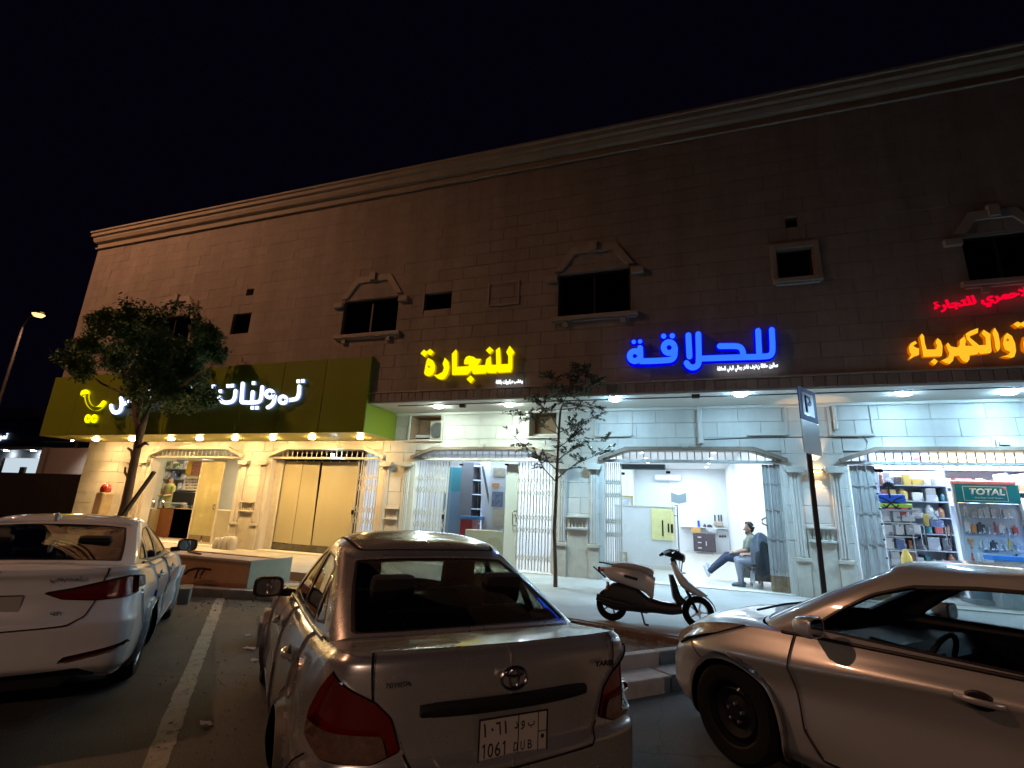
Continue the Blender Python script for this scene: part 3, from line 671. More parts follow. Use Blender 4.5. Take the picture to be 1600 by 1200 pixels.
# ------------------------------------------------------------------ channel letter signs
def ribbon(pts, w, k=6):
    """outline polygon of a round-ended stroke (list of 2D points)"""
    P = [Vector(p) for p in pts]; n = len(P); L = []; R = []
    for i in range(n):
        d = (P[min(i+1, n-1)]-P[max(i-1, 0)]).normalized(); nn = Vector((-d.y, d.x)); sc = 1.0
        if 0 < i < n-1:
            d0 = (P[i]-P[i-1]).normalized(); sc = min(1.6, 1/max(0.4, nn.dot(Vector((-d0.y, d0.x)))))
        L.append(P[i]+nn*w/2*sc); R.append(P[i]-nn*w/2*sc)
    def cap(c, a0):
        return [c+Vector((math.cos(a0-math.pi*j/k), math.sin(a0-math.pi*j/k)))*w/2 for j in range(1, k)]
    de = (P[-1]-P[-2]).normalized(); ds = (P[0]-P[1]).normalized()
    return [*L, *cap(P[-1], math.atan2(de.y, de.x)+math.pi/2), *R[::-1], *cap(P[0], math.atan2(ds.y, ds.x)+math.pi/2)]
def smooth_path(pts, it=2):
    P = [Vector(p) for p in pts]
    for _ in range(it):
        Q = [P[0]]
        for a, b in zip(P[:-1], P[1:]): Q += [a*0.75+b*0.25, a*0.25+b*0.75]
        Q.append(P[-1]); P = Q
    return P
def ring_poly(m, c, rx, ry, w, y0, y1, n=28, a0=0.0):
    for i in range(n):
        t0 = 2*math.pi*i/n; t1 = 2*math.pi*(i+1)/n
        q = [(c[0]+(rx+s*w/2)*math.cos(t), c[1]+(ry+s*w/2)*math.sin(t)) for t, s in ((t0, 1), (t1, 1), (t1, -1), (t0, -1))]
        m.prism(q, y0, y1)
def Wz(conv, y):
    """zoom pixel -> wall (x, z)"""
    x0, y0, s = conv
    def f(p):
        q = wp(x0+p[0]/s, y0+p[1]/s, y); return (q[0], q[2])
    return f
def letter(polys, f, yface, depth, m_face, parent, name='letter', hole=None, side=None, grow=0.0, m_side=None):
    """prism letters: front face bright, sides and back darker"""
    cu = bpy.data.curves.new(name, 'CURVE'); cu.dimensions = '2D'; cu.fill_mode = 'BOTH'; cu.extrude = depth/2
    for pl in polys:
        pts = [f(p) for p in pl]; sp = cu.splines.new('POLY'); sp.points.add(len(pts)-1); sp.use_cyclic_u = True
        for q, p in zip(sp.points, pts): q.co = (p[0], p[1], 0, 1)
    cu.offset = grow
    o = bpy.data.objects.new(name, cu); link(o); bpy.context.view_layer.update()
    me = bpy.data.meshes.new_from_object(o.evaluated_get(bpy.context.evaluated_depsgraph_get())); bpy.data.objects.remove(o)
    me.transform(Matrix.Translation((0, yface+depth/2, 0)) @ Matrix.Rotation(math.pi/2, 4, 'X'))
    me.materials.clear(); me.materials.append(m_face); me.materials.append(m_side or m_face)
    for p in me.polygons:
        p.material_index = 0 if p.normal.y < -0.5 else 1
    o = bpy.data.objects.new(name, me); link(o); o.parent = parent; return o
YS = YT-0.14
# yellow: carpentry
M_yel = glow('yellow_letter_face', (1.0, 0.84, 0.0), 1.15); M_yels = glow('yellow_letter_side', (0.9, 0.55, 0.0), 0.55)
sg = empty('carpentry_sign', (0, 0, 0), 0, 'glowing yellow raised Arabic letters on the upper wall over the carpentry', 'shop sign')
f = Wz((640, 520, 8.0), YS)
big = [(1250,160),(1312,240),(1284,285),(1283,440),(1265,490),(1110,500),(1095,480),(1078,503),(980,503),(962,485),(950,508),(790,515),(778,470),(745,500),(720,522),(530,527),(528,262),(578,205),(592,235),(590,425),(735,415),(745,394),(680,392),(682,345),(705,302),(742,286),(800,300),(835,325),(890,325),(872,375),(850,405),(945,402),(958,330),(1010,288),(1022,400),(1082,398),(1078,215),(1122,178),(1132,225),(1140,393),(1232,388),(1232,290),(1206,240)]
letter([big], f, YS, 0.09, M_yel, sg, m_side=M_yels)
for d in ([(1000,172),(1048,218),(1000,266),(952,220)], [(762,530),(806,580),(762,630),(710,578)], [(440,310),(485,360),(497,430),(480,510),(440,570),(395,585),(345,570),(300,525),(350,522),(410,490),(428,440),(412,385)], [(178,208),(212,235),(255,200),(302,240),(262,285),(225,258),(188,303),(135,258)]):
    letter([d], f, YS, 0.09, M_yel, sg, m_side=M_yels)
letter([[(230,312),(290,345),(318,410),(312,480),(285,525),(235,545),(195,530),(180,505),(195,420),(210,350)], [(232,408),(262,425),(240,440),(225,425)]], f, YS, 0.09, M_yel, sg, m_side=M_yels)
M_wlet = glow('white_letter', (0.85, 0.93, 1.0), 1.6)
M_lback = mat('letter_backing', (0.03, 0.03, 0.05), 0.5)
def strip_text(body, u0, v0, u1, v1, hpx, y, m_, parent, bold, name='small_lettering'):
    a = Vector(wp(u0, v0, y)); b = Vector(wp(u1, v1, y)); c = Vector(wp(u0, v0-hpx, y)); X = (b-a)
    w = X.length; X.normalize(); h = (c-a).length; Z = Vector((0, -1, 0)); Y = Z.cross(X)
    M = Matrix(((X.x, Y.x, Z.x, a.x), (X.y, Y.y, Z.y, a.y), (X.z, Y.z, Z.z, a.z), (0, 0, 0, 1)))
    return lettering(name, body, M, w, h, 0.03, m_, parent, bold)
strip_text(arabic('وخشب ديكورات بكافة'), 775, 602, 817, 600, 8, YS+0.03, M_wlet, sg, 0.03)
# blue: barber
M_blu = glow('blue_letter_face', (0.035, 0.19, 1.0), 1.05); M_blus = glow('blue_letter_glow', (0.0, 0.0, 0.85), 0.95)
sb = empty('barber_sign', (0, 0, 0), 0, 'glowing blue rounded Arabic letters on the upper wall over the barber shop', 'shop sign')
f = Wz((970, 500, 6.154), YS)
strokes = [[(1452,95),(1462,290),(1448,335),(1405,352),(1150,358),(960,364),(800,370),(765,372)], [(1320,105),(1332,345)], [(952,252),(1110,250),(1150,262),(1172,295),(1178,345)],
           [(745,138),(752,400),(738,442),(692,462),(652,445),(633,415)], [(650,148),(660,352)], [(520,270),(518,345),(500,375),(465,388),(300,396),(195,398)], [(186,272),(190,392)]]
ang = [(465+52*math.cos(t), 268+52*math.sin(t)) for t in np.linspace(0.1, 2*math.pi-0.05, 22)]
ang2 = [(135+48*math.cos(t), 350+48*math.sin(t)) for t in np.linspace(0.0, 2*math.pi-0.05, 22)]
k = 0
for s in strokes+[ang, ang2]:
    sm = smooth_path(s) if len(s) < 12 else [Vector(p) for p in s]
    poly = [(p.x, p.y) for p in ribbon(sm, 56)]; letter([poly], f, YS-0.003*k, 0.07, M_blu, sb, m_side=M_blus)
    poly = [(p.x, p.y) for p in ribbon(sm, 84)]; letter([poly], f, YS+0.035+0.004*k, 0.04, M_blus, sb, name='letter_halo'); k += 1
for (x, y, r) in ((412,155,25), (495,152,26), (125,210,21), (185,206,21)):
    c = [(x+r*math.cos(t), y+r*math.sin(t)) for t in np.linspace(0, 2*math.pi, 18)[:-1]]; letter([c], f, YS, 0.07, M_blu, sb, m_side=M_blus)
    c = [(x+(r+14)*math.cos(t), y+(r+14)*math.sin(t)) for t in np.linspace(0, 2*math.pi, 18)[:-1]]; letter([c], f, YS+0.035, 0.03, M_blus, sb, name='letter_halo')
strip_text(arabic('صالون حلاقة نظيف فاخر رجالي البقي للحلاقة'), 1121, 583, 1216, 577, 10, YS+0.03, M_wlet, sb, 0.03)
# orange and red: hardware
M_ora = glow('orange_letter_face', (1.0, 0.50, 0.02), 1.1); M_oras = glow('orange_letter_side', (1.0, 0.22, 0.0), 0.6); M_red = glow('red_letter', (1.0, 0.0, 0.03), 1.0)
so = empty('hardware_sign', (0, 0, 0), 0, 'glowing orange Arabic letters on the upper wall over the hardware shop', 'shop sign')
f = Wz((1400, 450, 8.0), YS)
OR = [[(240,660),(265,690),(215,720),(250,745),(290,755),(290,835),(225,855),(180,890),(165,880),(195,835),(170,800),(162,740),(185,690)],
      [(300,610),(325,568),(350,600),(362,690),(385,768),(500,768),(515,720),(495,680),(520,625),(560,660),(582,720),(580,800),(572,852),(345,860)],
      [(478,880),(525,915),(485,962),(432,922)],
      [(628,715),(650,682),(690,730),(770,745),(795,715),(800,650),(850,605),(872,645),(868,720),(960,725),(885,640),(872,570),(930,535),(1028,500),(1025,560),(925,600),(925,620),(1040,715),(1125,712),(1120,620),(1072,570),(1095,520),(1180,575),(1180,630),(1197,790),(1180,812),(1050,825),(1035,800),(1015,828),(920,840),(920,890),(890,930),(840,915),(800,870),(788,845),(725,850),(715,905),(670,950),(620,935),(565,905),(650,870),(670,820),(642,760)],
      [(1235,495),(1280,570),(1300,680),(1300,760),(1270,795),(1245,750),(1230,640),(1205,560)],
      [(1465,450),(1520,418),(1560,438),(1600,415),(1645,450),(1600,490),(1560,470),(1525,495)]]
for d in OR: letter([d], f, YS, 0.09, M_ora, so, m_side=M_oras)
letter([[(1390,560),(1450,600),(1490,690),(1502,790),(1480,860),(1440,872),(1322,855),(1400,838),(1432,800),(1362,770),(1338,700),(1350,610)], [(1392,628),(1420,650),(1398,670),(1376,650)]], f, YS, 0.09, M_ora, so, m_side=M_oras)
letter([[(1610,600),(1660,620),(1700,690),(1690,770),(1640,800),(1600,770),(1590,690)], [(1640,670),(1660,700),(1640,725),(1622,700)]], f, YS, 0.09, M_ora, so, m_side=M_oras)
sr = empty('trading_sign', (0, 0, 0), 0, 'small glowing red Arabic letters above the orange ones', 'shop sign')
strip_text(arabic('الاحمري للتجارة'), 1463, 493, 1618, 468, 21, YS+0.02, M_red, sr, 0.035, 'letter')
# white and yellow letters on the green canopy
M_wht = glow('white_canopy_letter', (0.80, 0.88, 1.0), 2.2); M_whts = glow('white_canopy_side', (0.25, 0.35, 1.0), 0.9)
M_cart = glow('yellow_cart', (1.0, 0.9, 0.0), 1.6); M_carts = glow('yellow_cart_side', (0.9, 0.75, 0.0), 0.8)
ss = empty('grocery_sign', (0, 0, 0), 0, 'glowing white Arabic letters on the green canopy, partly behind the dense tree', 'shop sign')
YG = GY-0.08; f = Wz((110, 580, 4.21), YG); k = 0
ST = [[(1505,100),(1503,150),(1490,182),(1450,188),(1425,192)], [(1345,165),(1338,205),(1318,228),(1298,238)], [(1262,105),(1256,180),(1240,203),(1195,207),(1130,205)], [(1200,138),(1195,200)], [(1135,82),(1126,200)],
      [(1088,130),(1083,180),(1060,205),(1010,208),(985,190),(980,172)],
      [(935,150),(930,215),(900,222)], [(880,180),(870,215)], [(840,185),(836,222)], [(790,130),(770,200),(735,225)], [(700,90),(690,190)], [(655,150),(690,215)], [(600,140),(598,190)], [(535,85),(525,235)], [(440,180),(470,230)], [(400,200),(350,222),(340,180)],
      [(345,190),(345,245),(325,272),(295,275),(278,250),(276,228)]]
for s in ST:
    poly = [(p.x, p.y) for p in ribbon(smooth_path(s), 25)]; letter([poly], f, YG-0.0025*k, 0.05, M_wht, ss, m_side=M_whts); k += 1
for (cx, cy, r) in ((1405,190,23), (1318,152,24)):
    poly = [(p.x, p.y) for p in ribbon([Vector((cx+r*math.cos(t), cy+r*math.sin(t))) for t in np.linspace(0, 6.2, 16)], 22)]; letter([poly], f, YG-0.0025*k, 0.05, M_wht, ss, m_side=M_whts); k += 1
for (x, y) in ((1498,66),(1528,64),(1204,78),(1196,240),(1226,240),(1036,97),(1064,95),(425,140),(940,100),(985,132),(540,95),(690,78),(800,100)):
    letter([[(x-11,y-11),(x+11,y-12),(x+11,y+11),(x-11,y+12)]], f, YG, 0.05, M_wht, ss, m_side=M_whts)
sk = empty('cart_sign', (0, 0, 0), 0, 'glowing yellow shopping cart emblem at the left end of the green canopy', 'shop sign')
poly = [(p.x, p.y) for p in ribbon(smooth_path([(78,152),(82,136),(112,132),(100,165),(112,215),(145,248),(190,242),(218,205)]), 26)]; letter([poly], f, YG, 0.05, M_cart, sk, name='basket', m_side=M_carts)
for cx in (112, 154):
    poly = [(p.x, p.y) for p in ribbon([Vector((cx+13*math.cos(t)+0.18*(312-(312+22*math.sin(t))), 312+22*math.sin(t))) for t in np.linspace(0, 6.2, 18)], 13)]; letter([poly], f, YG, 0.05, M_cart, sk, name='wheel', m_side=M_carts)
# ------------------------------------------------------------------ folding gates and door grilles
M_gate = mat('gate_cream', (0.60, 0.57, 0.48), 0.45, 0.1, var=0.1, scale=8)
M_gated = mat('gate_steel_dusty', (0.42, 0.43, 0.42), 0.5, 0.3, var=0.2, scale=5, stretch=(3, 3, 0.5))
M_rust = mat('rusty_gate_foot', (0.25, 0.17, 0.10), 0.85, var=0.4, scale=9)
M_black = mat('black_steel', (0.015, 0.015, 0.016), 0.4, 0.5)
def folding_gate(x0, x1, n, label, lattice=True, lock=None, y=YF+0.14, z0=ZFL+0.02, z1=ZBAR-0.06, skew=0.0):
    t = empty('folding_gate', (0, 0, 0), 0, label, 'security gate', 'folding steel gates of the shops')
    dx = (x1-x0)/(n-1)
    for i in range(n):
        x = x0+i*dx; w = 0.021 if 0 < i < n-1 else 0.034
        mm = MB(); s = skew*i/(n-1); dy = 0.035*(1 if i % 2 else -1)
        mm.box(-w/2, -0.012, 0, -w/2+0.006, 0.012, z1-z0); mm.box(w/2-0.006, -0.012, 0, w/2, 0.012, z1-z0); mm.box(-w/2, 0.004, 0, w/2, 0.012, z1-z0)
        o = mm.build('slat', M_gate, t, recalc=False); o.location = (x, y+dy*0.4, z0); o.rotation_euler = (0, math.atan2(-s, z1-z0), 0)
    if lattice:
        for zc in (z0+0.30, z0+0.95, z0+1.25, z0+1.85, z0+2.15):
            for i in range(n-1):
                for sg_ in (1, -1):
                    mm = MB(); mm.bar((x0+i*dx, y-0.02+0.012*sg_, zc-sg_*0.09), (x0+(i+1)*dx, y-0.02+0.012*sg_, zc+sg_*0.09), 0.004, 0.016)
                    mm.build('lattice_bar', M_gate, t, recalc=False)
    if lock:
        mm = MB(); mm.box(lock-0.03, y-0.07, z0+1.1, lock+0.03, y-0.03, z0+1.22); mm.build('lock', M_black, t, bevel=0.006)
    return t
def grille(i, label, m_=M_gate, n=22):
    a, b = OPEN[i]; t = empty('door_grille', (0, 0, 0), 0, label, 'door grille', 'barred grilles over the shop doors')
    m = MB(); m.box(a+0.05, YF+0.03, ZBAR-0.045, b-0.05, YF+0.16, ZBAR+0.02); m.build('rail', m_, t, bevel=0.005, seg=1)
    for k_ in range(1, n):
        x = a+(b-a)*k_/n; top = min(ZTR, ZBAR+0.02+max(0, min(x-a, b-x))*0.36)-0.01
        if top > ZBAR+0.06:
            mm = MB(); mm.box(x-0.011, YF+0.07, ZBAR+0.02, x+0.011, YF+0.09, top); mm.build('bar', m_, t, recalc=False)
    return t
grille(0, 'cream barred grille over the lit grocery front'); grille(1, 'cream barred grille over the beige curtain'); grille(2, 'cream barred grille over the carpentry door')
grille(3, 'grey barred grille over the barber shop door', M_gated, 24); grille(4, 'grey barred grille lit yellow from inside over the hardware door', M_gated, 26)
def ax(u, v, y=YF+0.14): return wp(u, v, y)[0]
folding_gate(ax(653, 720), ax(701, 720), 12, 'cream folding gate at the left of the carpentry front', lock=ax(700, 720), skew=-0.03)
folding_gate(ax(812, 720), ax(869, 720), 13, 'cream folding gate at the right of the carpentry front behind the sapling trunk', lock=None)
folding_gate(ax(562, 720), ax(598, 720), 10, 'cream folding gate pushed to the right of the beige curtain', lock=ax(562, 720))
folding_gate(ax(944, 722), ax(970, 722), 9, 'narrow folding gate at the left of the barber shop front')
def plate_gate(x0, x1, n, label, lock=None):
    t = empty('folding_gate', (0, 0, 0), 0, label, 'security gate', 'folding steel gates of the shops')
    dx = (x1-x0)/n
    for i in range(n):
        mm = MB(); y = YF+0.12; d = 0.05 if i % 2 else 0.0
        mm.box(x0+i*dx+0.003, y+d*0.3, ZFL+0.32, x0+(i+1)*dx-0.003, y+d*0.3+0.03, ZBAR-0.06); mm.box(x0+i*dx+0.003, y+d*0.3-0.012, ZFL+0.32, x0+i*dx+0.012, y+d*0.3, ZBAR-0.06)
        mm.build('leaf', M_gated, t, recalc=False)
        mm = MB(); mm.box(x0+i*dx+0.003, y+d*0.3+0.004, ZFL+0.01, x0+(i+1)*dx-0.003, y+d*0.3+0.034, ZFL+0.317); mm.build('foot', M_rust, t, recalc=False)
    for zc in (0.75, 1.35, 1.95, 2.5):
        mm = MB(); mm.box(x0, YF+0.105, zc, x1, YF+0.117, zc+0.012); mm.build('rail', M_gated, t)
    for j, zc in enumerate((2.85, 2.55, 2.35, 2.05, 1.75, 1.45, 1.1)):
        mm = MB(); mm.lathe([(0.001, -0.03), (0.016, -0.025), (0.02, 0)], 8, M=Matrix.Translation((x1-0.02, YF+0.1, zc)), ax='y'); mm.build('hinge_bolt', M_black, t)
    if lock:
        mm = MB(); mm.tube([(lock, YF+0.09, 1.62), (lock-0.1, YF+0.05, 1.66), (lock-0.1, YF+0.04, 1.74), (lock-0.02, YF+0.09, 1.78)], 0.018, 6); mm.build('latch', M_rust, t, True)
plate_gate(ax(1189, 724), ax(1223, 724), 6, 'grey steel folding gate with rusty foot at the right of the barber shop', lock=ax(1190, 724))
plate_gate(ax(1325, 724), ax(1365, 724), 6, 'grey steel folding gate at the left of the hardware shop')
# ------------------------------------------------------------------ shop interiors
M_wallw = mat('white_interior', (0.72, 0.73, 0.74), 0.6, var=0.03, scale=1)
M_tilefl = mat('cream_floor_tiles', (0.50, 0.46, 0.40), 0.3)
M_wallb = mat('beige_interior', (0.55, 0.50, 0.40), 0.7, var=0.05)
M_ceil = mat('ceiling_white', (0.75, 0.75, 0.75), 0.7)
def room(i, yb, zc, mw, label, col, watts, x0=None, x1=None):
    a, b = OPEN[i]; a -= 0.3; b += 0.3
    if x0 is not None: a = x0
    if x1 is not None: b = x1
    y0 = YF+0.31
    r = empty('shop_room', (0, 0, 0), 0, label, 'shop interior'); r['kind'] = 'structure'
    m = MB(); m.box(a, y0, ZFL-0.05, b, yb, ZFL); m.build('floor', M_tilefl, r)
    m = MB(); m.box(a, yb, ZFL, b, yb+0.1, zc); m.build('back_wall', mw, r)
    m = MB(); m.box(a-0.1, y0, ZFL, a, yb, zc); m.build('side_wall', mw, r)
    m = MB(); m.box(b, y0, ZFL, b+0.1, yb, zc); m.build('side_wall', mw, r)
    m = MB(); m.box(a-0.1, y0, zc, b+0.1, yb+0.1, zc+0.08); m.build('ceiling', M_ceil, r)
    n = max(1, int((yb-y0)/4))
    for k in range(n):
        ld = bpy.data.lights.new('room_light', 'AREA'); ld.shape = 'RECTANGLE'; ld.size = (b-a)*0.6; ld.size_y = (yb-y0)/n*0.5; ld.energy = watts/n; ld.color = col
        lo = bpy.data.objects.new('room_light', ld); link(lo); lo.location = ((a+b)/2, y0+(yb-y0)*(k+0.5)/n, zc-0.02); lo.parent = r
    return r
YBK = 24.5
R4 = room(3, YBK, 3.95, M_wallw, 'bright white barber shop room with cream floor', (0.66, 0.84, 1.0), 520, -1.98, wp(1132, 737, YBK)[0])
R3 = room(2, 16.2, 3.6, M_wallw, 'white lit carpentry room', (0.68, 0.84, 1.0), 300, -8.6)
R1 = room(0, 17.0, 3.6, M_wallb, 'warm lit grocery room', (1.0, 0.84, 0.56), 300, -20.0)
R5 = room(4, 16.0, 3.8, M_wallw, 'lit hardware shop room', (0.58, 0.74, 1.0), 1500, None, 10.4)
def pxbox(name, u0, v0, u1, v1, y, depth, m_, parent=None, bevel=0.006, label=None, cat=None, group=None):
    """a box standing in the room: front face on the plane Y=y, corners as photographed"""
    a = wp(u0, v0, y); b = wp(u1, v1, y); x0, x1 = sorted((a[0], b[0])); z0, z1 = sorted((a[2], b[2]))
    mm = MB(); mm.box(x0, y, max(z0, ZFL+0.001), x1, y+depth, z1); o = mm.build(name, m_, parent, bevel=bevel, seg=1)
    return tag(o, label, cat, group)
# --- barber shop
M_spot = glow('spot_disc', (0.9, 0.96, 1.0), 14.0)
for k in range(7):
    y = 13.2+k*1.7
    for j, x in enumerate((-1.2, 1.2)):
        m = MB(); m.lathe([(0.0005, -0.012), (0.07, -0.01)], 14, M=Matrix.Translation((x, y, 3.945))); m.build('spot_lamp', M_spot, R4, recalc=False)
ld = bpy.data.lights.new('room_light', 'AREA'); ld.shape = 'RECTANGLE'; ld.size = 2.6; ld.size_y = 0.4; ld.energy = 55; ld.color = (0.66, 0.84, 1.0)  # extra fill light added to brighten the partition, no fixture here
lo = bpy.data.objects.new('room_light', ld); link(lo); lo.location = (0.1, 12.75, 3.9); lo.rotation_euler = (math.radians(25), 0, 0); lo.parent = R4
for k in range(8):   # wall washers along the right wall
    ld = bpy.data.lights.new('wall_washer', 'SPOT'); ld.energy = 45; ld.color = (0.8, 0.92, 1.0); ld.spot_size = math.radians(46); ld.spot_blend = 0.5; ld.shadow_soft_size = 0.02
    lo = bpy.data.objects.new('wall_washer', ld); link(lo); lo.location = (wp(1132, 737, YBK)[0]-0.16, 13.0+k*1.5, 3.9); lo.parent = R4
M_acw = mat('ac_white', (0.75, 0.76, 0.78), 0.4)
pxbox('split_air_conditioner', 1022, 741, 1064, 751, YBK-0.3, 0.27, M_acw, bevel=0.05, label='white split air conditioner on the barber shop back wall', cat='air conditioner')
M_curt = mat('rolled_shutter', (0.22, 0.25, 0.27), 0.6, var=0.2, scale=10, stretch=(1, 1, 6))
pxbox('rolled_screen', 970, 724, 1040, 734, YF+0.34, 0.12, M_curt, label='dark grey rolled screen hanging over the barber shop door', cat='screen', bevel=0.02)
M_gl = glass('shop_glass', (0.95, 0.98, 0.98), 0.55)
def door_glass(name, u0, v0, u1, v1, y, label):
    a = wp(u0, v0, y); b = wp(u1, v1, y); mm = MB(); mm.box(a[0], y, b[2], b[0], y+0.008, a[2]); return tag(mm.build(name, M_gl), label, 'glass door')
M_part = mat('partition_white', (0.66, 0.68, 0.69), 0.35)
YP_ = 15.1; a = wp(960, 790, YP_); b = wp(1055, 790, YP_)
pt = empty('partition', (a[0], YP_, ZFL), 0, 'low white partition wall at the left inside the barber shop', 'partition')
m = MB(); m.box(0, 0, 0, b[0]-a[0], 0.08, a[2]-ZFL); m.build('board', M_part, pt, bevel=0.01); m = MB(); m.box(-0.01, -0.02, a[2]-ZFL, b[0]-a[0]+0.01, 0.1, a[2]-ZFL+0.03); m.build('top_rail', M_pipe, pt)
m = MB(); m.box(0, -0.015, 0, b[0]-a[0], 0, 0.10); m.build('skirting', M_pipe, pt)
M_post = mat('yellow_poster', (0.74, 0.70, 0.33), 0.6, var=0.08, scale=8)
ps = empty('poster', wp(1016, 845, YP_-0.03), 0, 'pale yellow poster with dark bars on the white partition', 'poster'); O_ = wp(1016, 845, YP_-0.03)
def onp(u0, v0, u1, v1, dy, m_, nm, par, base, y):
    a = wp(u0, v0, y); b = wp(u1, v1, y); mm = MB(); mm.box(a[0]-base[0], dy, b[2]-base[2], b[0]-base[0], dy+0.01, a[2]-base[2]); return mm.build(nm, m_, par)
onp(1017, 794, 1054, 845, 0, M_post, 'sheet', ps, O_, YP_-0.03)
for (u0, v0, u1, v1) in ((1034, 813, 1037, 838), (1043, 818, 1046, 832), (1048, 819, 1052, 833)): onp(u0, v0, u1, v1, -0.012, M_black, 'printed_bar', ps, O_, YP_-0.03)
M_chrome = mat('chrome', (0.6, 0.6, 0.62), 0.15, 1.0)
a = wp(1058, 789, 14.6); b = gp(1061, 897, ZFL)
cs = empty('pole_stand', (a[0], 14.6, ZFL), 0, 'slim grey pole with a small grey flag board beside the partition', 'stand')
m = MB(); m.tube([(0, 0, 0), (0, 0, a[2]-ZFL)], 0.025, 10); m.build('pole', M_chrome, cs, True); m = MB(); m.lathe([(0.001, 0.03), (0.15, 0.02), (0.16, 0)], 20); m.build('base', M_black, cs, True)
for z in (a[2]-ZFL-0.02, a[2]-ZFL-0.3): 
    m = MB(); m.tube([(0, 0, z), (-0.09, -0.03, z+0.02)], 0.012, 6); m.build('hook', M_black, cs)
M_flag = mat('grey_flag', (0.25, 0.32, 0.36), 0.6)
fa = wp(1048, 769, 14.62); fb = wp(1073, 786, 14.62); m = MB()
m.prism([(fa[0], fa[2]), ((fa[0]+fb[0])/2, fa[2]-0.07), (fb[0], fa[2]), (fb[0], fb[2]+0.02), ((fa[0]+fb[0])/2, fb[2]-0.03), (fa[0], fb[2]+0.02)], 14.62, 14.64); m.tube([(fa[0]+0.02, 14.63, fb[2]), (fa[0]+0.02, 14.63, fb[2]-0.25)], 0.012, 6)
tag(m.build('pennant_board', M_flag), 'grey swallow tailed pennant board above the yellow poster', 'sign')
M_gold = mat('gold_frame', (0.55, 0.40, 0.12), 0.4, 0.3); M_photo = mat('pale_picture', (0.55, 0.58, 0.62), 0.5, var=0.4, scale=6)
for (u0, v0, u1, v1, lb) in ((969, 774, 989, 793, 'gold framed picture above the partition'), (968, 862, 980, 881, 'yellow framed picture low at the left behind the narrow gate')):
    o_ = wp(u0, v1, YP_-0.05 if v0 > 800 else YP_+0.2); e = empty('picture', o_, 0, lb, 'picture'); yy = o_[1]
    onp(u0, v0, u1, v1, 0.012, M_photo, 'print', e, o_, yy)
    for q in ((u0, v0, u1, v0+2.5), (u0, v1-2.5, u1, v1), (u0, v0+2.5, u0+2.5, v1-2.5), (u1-2.5, v0+2.5, u1, v1-2.5)): onp(*q, 0, M_gold, 'frame', e, o_, yy)
M_cabd = mat('dark_purple_brown_wood', (0.075, 0.055, 0.065), 0.45, var=0.15)
ca = gp(1085, 859, ZFL); YC = 23.6
a = wp(1083, 833, YC); b = wp(1119, 860, YC)
cb = empty('cabinet', (a[0], YC, ZFL), 0, 'low dark brown cabinet with three drawers at the back of the barber shop', 'cabinet'); w = b[0]-a[0]; h = a[2]-ZFL
m = MB(); m.box(0, 0.02, 0.08, w, 0.5, h); m.build('carcass', M_cabd, cb, bevel=0.01)
for k in range(3):
    z0 = 0.12+k*(h-0.16)/3; m = MB(); m.box(0.05, 0, z0, w*0.48, 0.02, z0+(h-0.16)/3-0.02); d = m.build('drawer', M_cabd, cb, bevel=0.005); m = MB(); m.box(w*0.2, -0.03, z0+(h-0.16)/6-0.02, w*0.36, -0.002, z0+(h-0.16)/6+0.015); m.build('handle', M_acw, d)
m = MB(); m.box(w*0.5, 0, 0.12, w*0.97, 0.02, h-0.06); d = m.build('door', M_cabd, cb, bevel=0.005); m = MB(); m.box(w*0.56, -0.03, h*0.4, w*0.59, -0.002, h*0.62); m.build('handle', M_acw, d)
for x in (0.05, w-0.1): m = MB(); m.box(x, 0.05, 0, x+0.06, 0.45, 0.08); m.build('leg', M_pipe, cb)
M_amber = mat('amber_box', (0.6, 0.32, 0.08), 0.5, var=0.3, scale=20); M_wht2 = mat('white_plastic', (0.75, 0.78, 0.8), 0.35); M_bluep = mat('blue_plastic', (0.03, 0.06, 0.5), 0.4)
pxbox('tray', 1080, 825, 1095, 832.8, YC+0.1, 0.3, M_amber, label='orange tray of small things on the left of the dark cabinet', cat='tray')
m = MB(); bb = wp(1112, 833, YC+0.22); m.lathe([(0.13, 0), (0.2, 0.06), (0.26, 0.2), (0.25, 0.2), (0.18, 0.06), (0.001, 0.03)], 24, M=Matrix.Translation((bb[0], bb[1], bb[2]))); tag(m.build('wash_basin', M_wht2, None, True), 'white wash basin on the right of the dark cabinet', 'basin')
# shelf with bottles on the back wall
a = wp(1064, 822, YBK-0.2); b = wp(1136, 825, YBK-0.2)
m = MB(); m.box(a[0], YBK-0.28, a[2]-0.03, b[0], YBK-0.005, a[2]); tag(m.build('wall_shelf', M_wht2, None, bevel=0.006), 'long thin white shelf on the barber shop back wall', 'shelf')
m = MB(); m.box(wp(1090, 822, YBK-0.15)[0], YBK-0.2, a[2]+0.002, wp(1093.5, 822, YBK-0.15)[0], YBK-0.08, a[2]+0.28); tag(m.build('blue_container', M_bluep, None, bevel=0.02), 'tall blue container standing on the thin wall shelf', 'container')
M_wood = mat('pale_wood', (0.45, 0.33, 0.2), 0.5, var=0.2)
pxbox('wooden_box', 1116, 816, 1130, 821.6, YBK-0.26, 0.2, M_wood, label='pale wooden box on the right end of the wall shelf', cat='box')
zsh = a[2]
for k, (u, hb, rb) in enumerate(((1101, 0.14, 0.06), (1108, 0.13, 0.09), (1110.5, 0.12, 0.06))):
    x = wp(u, 822, YBK-0.15)[0]; m = MB(); m.lathe([(0.001, 0.002), (rb, 0.002), (rb, hb*0.7), (rb*0.4, hb*0.85), (rb*0.4, hb), (0.001, hb)], 12, M=Matrix.Translation((x, YBK-0.15, zsh))); tag(m.build('jar', M_cabd, None, True), 'small dark jar on the middle of the thin wall shelf, '+['left','middle','right'][k]+' one', 'jar', 'small dark jars on the barber shelf')
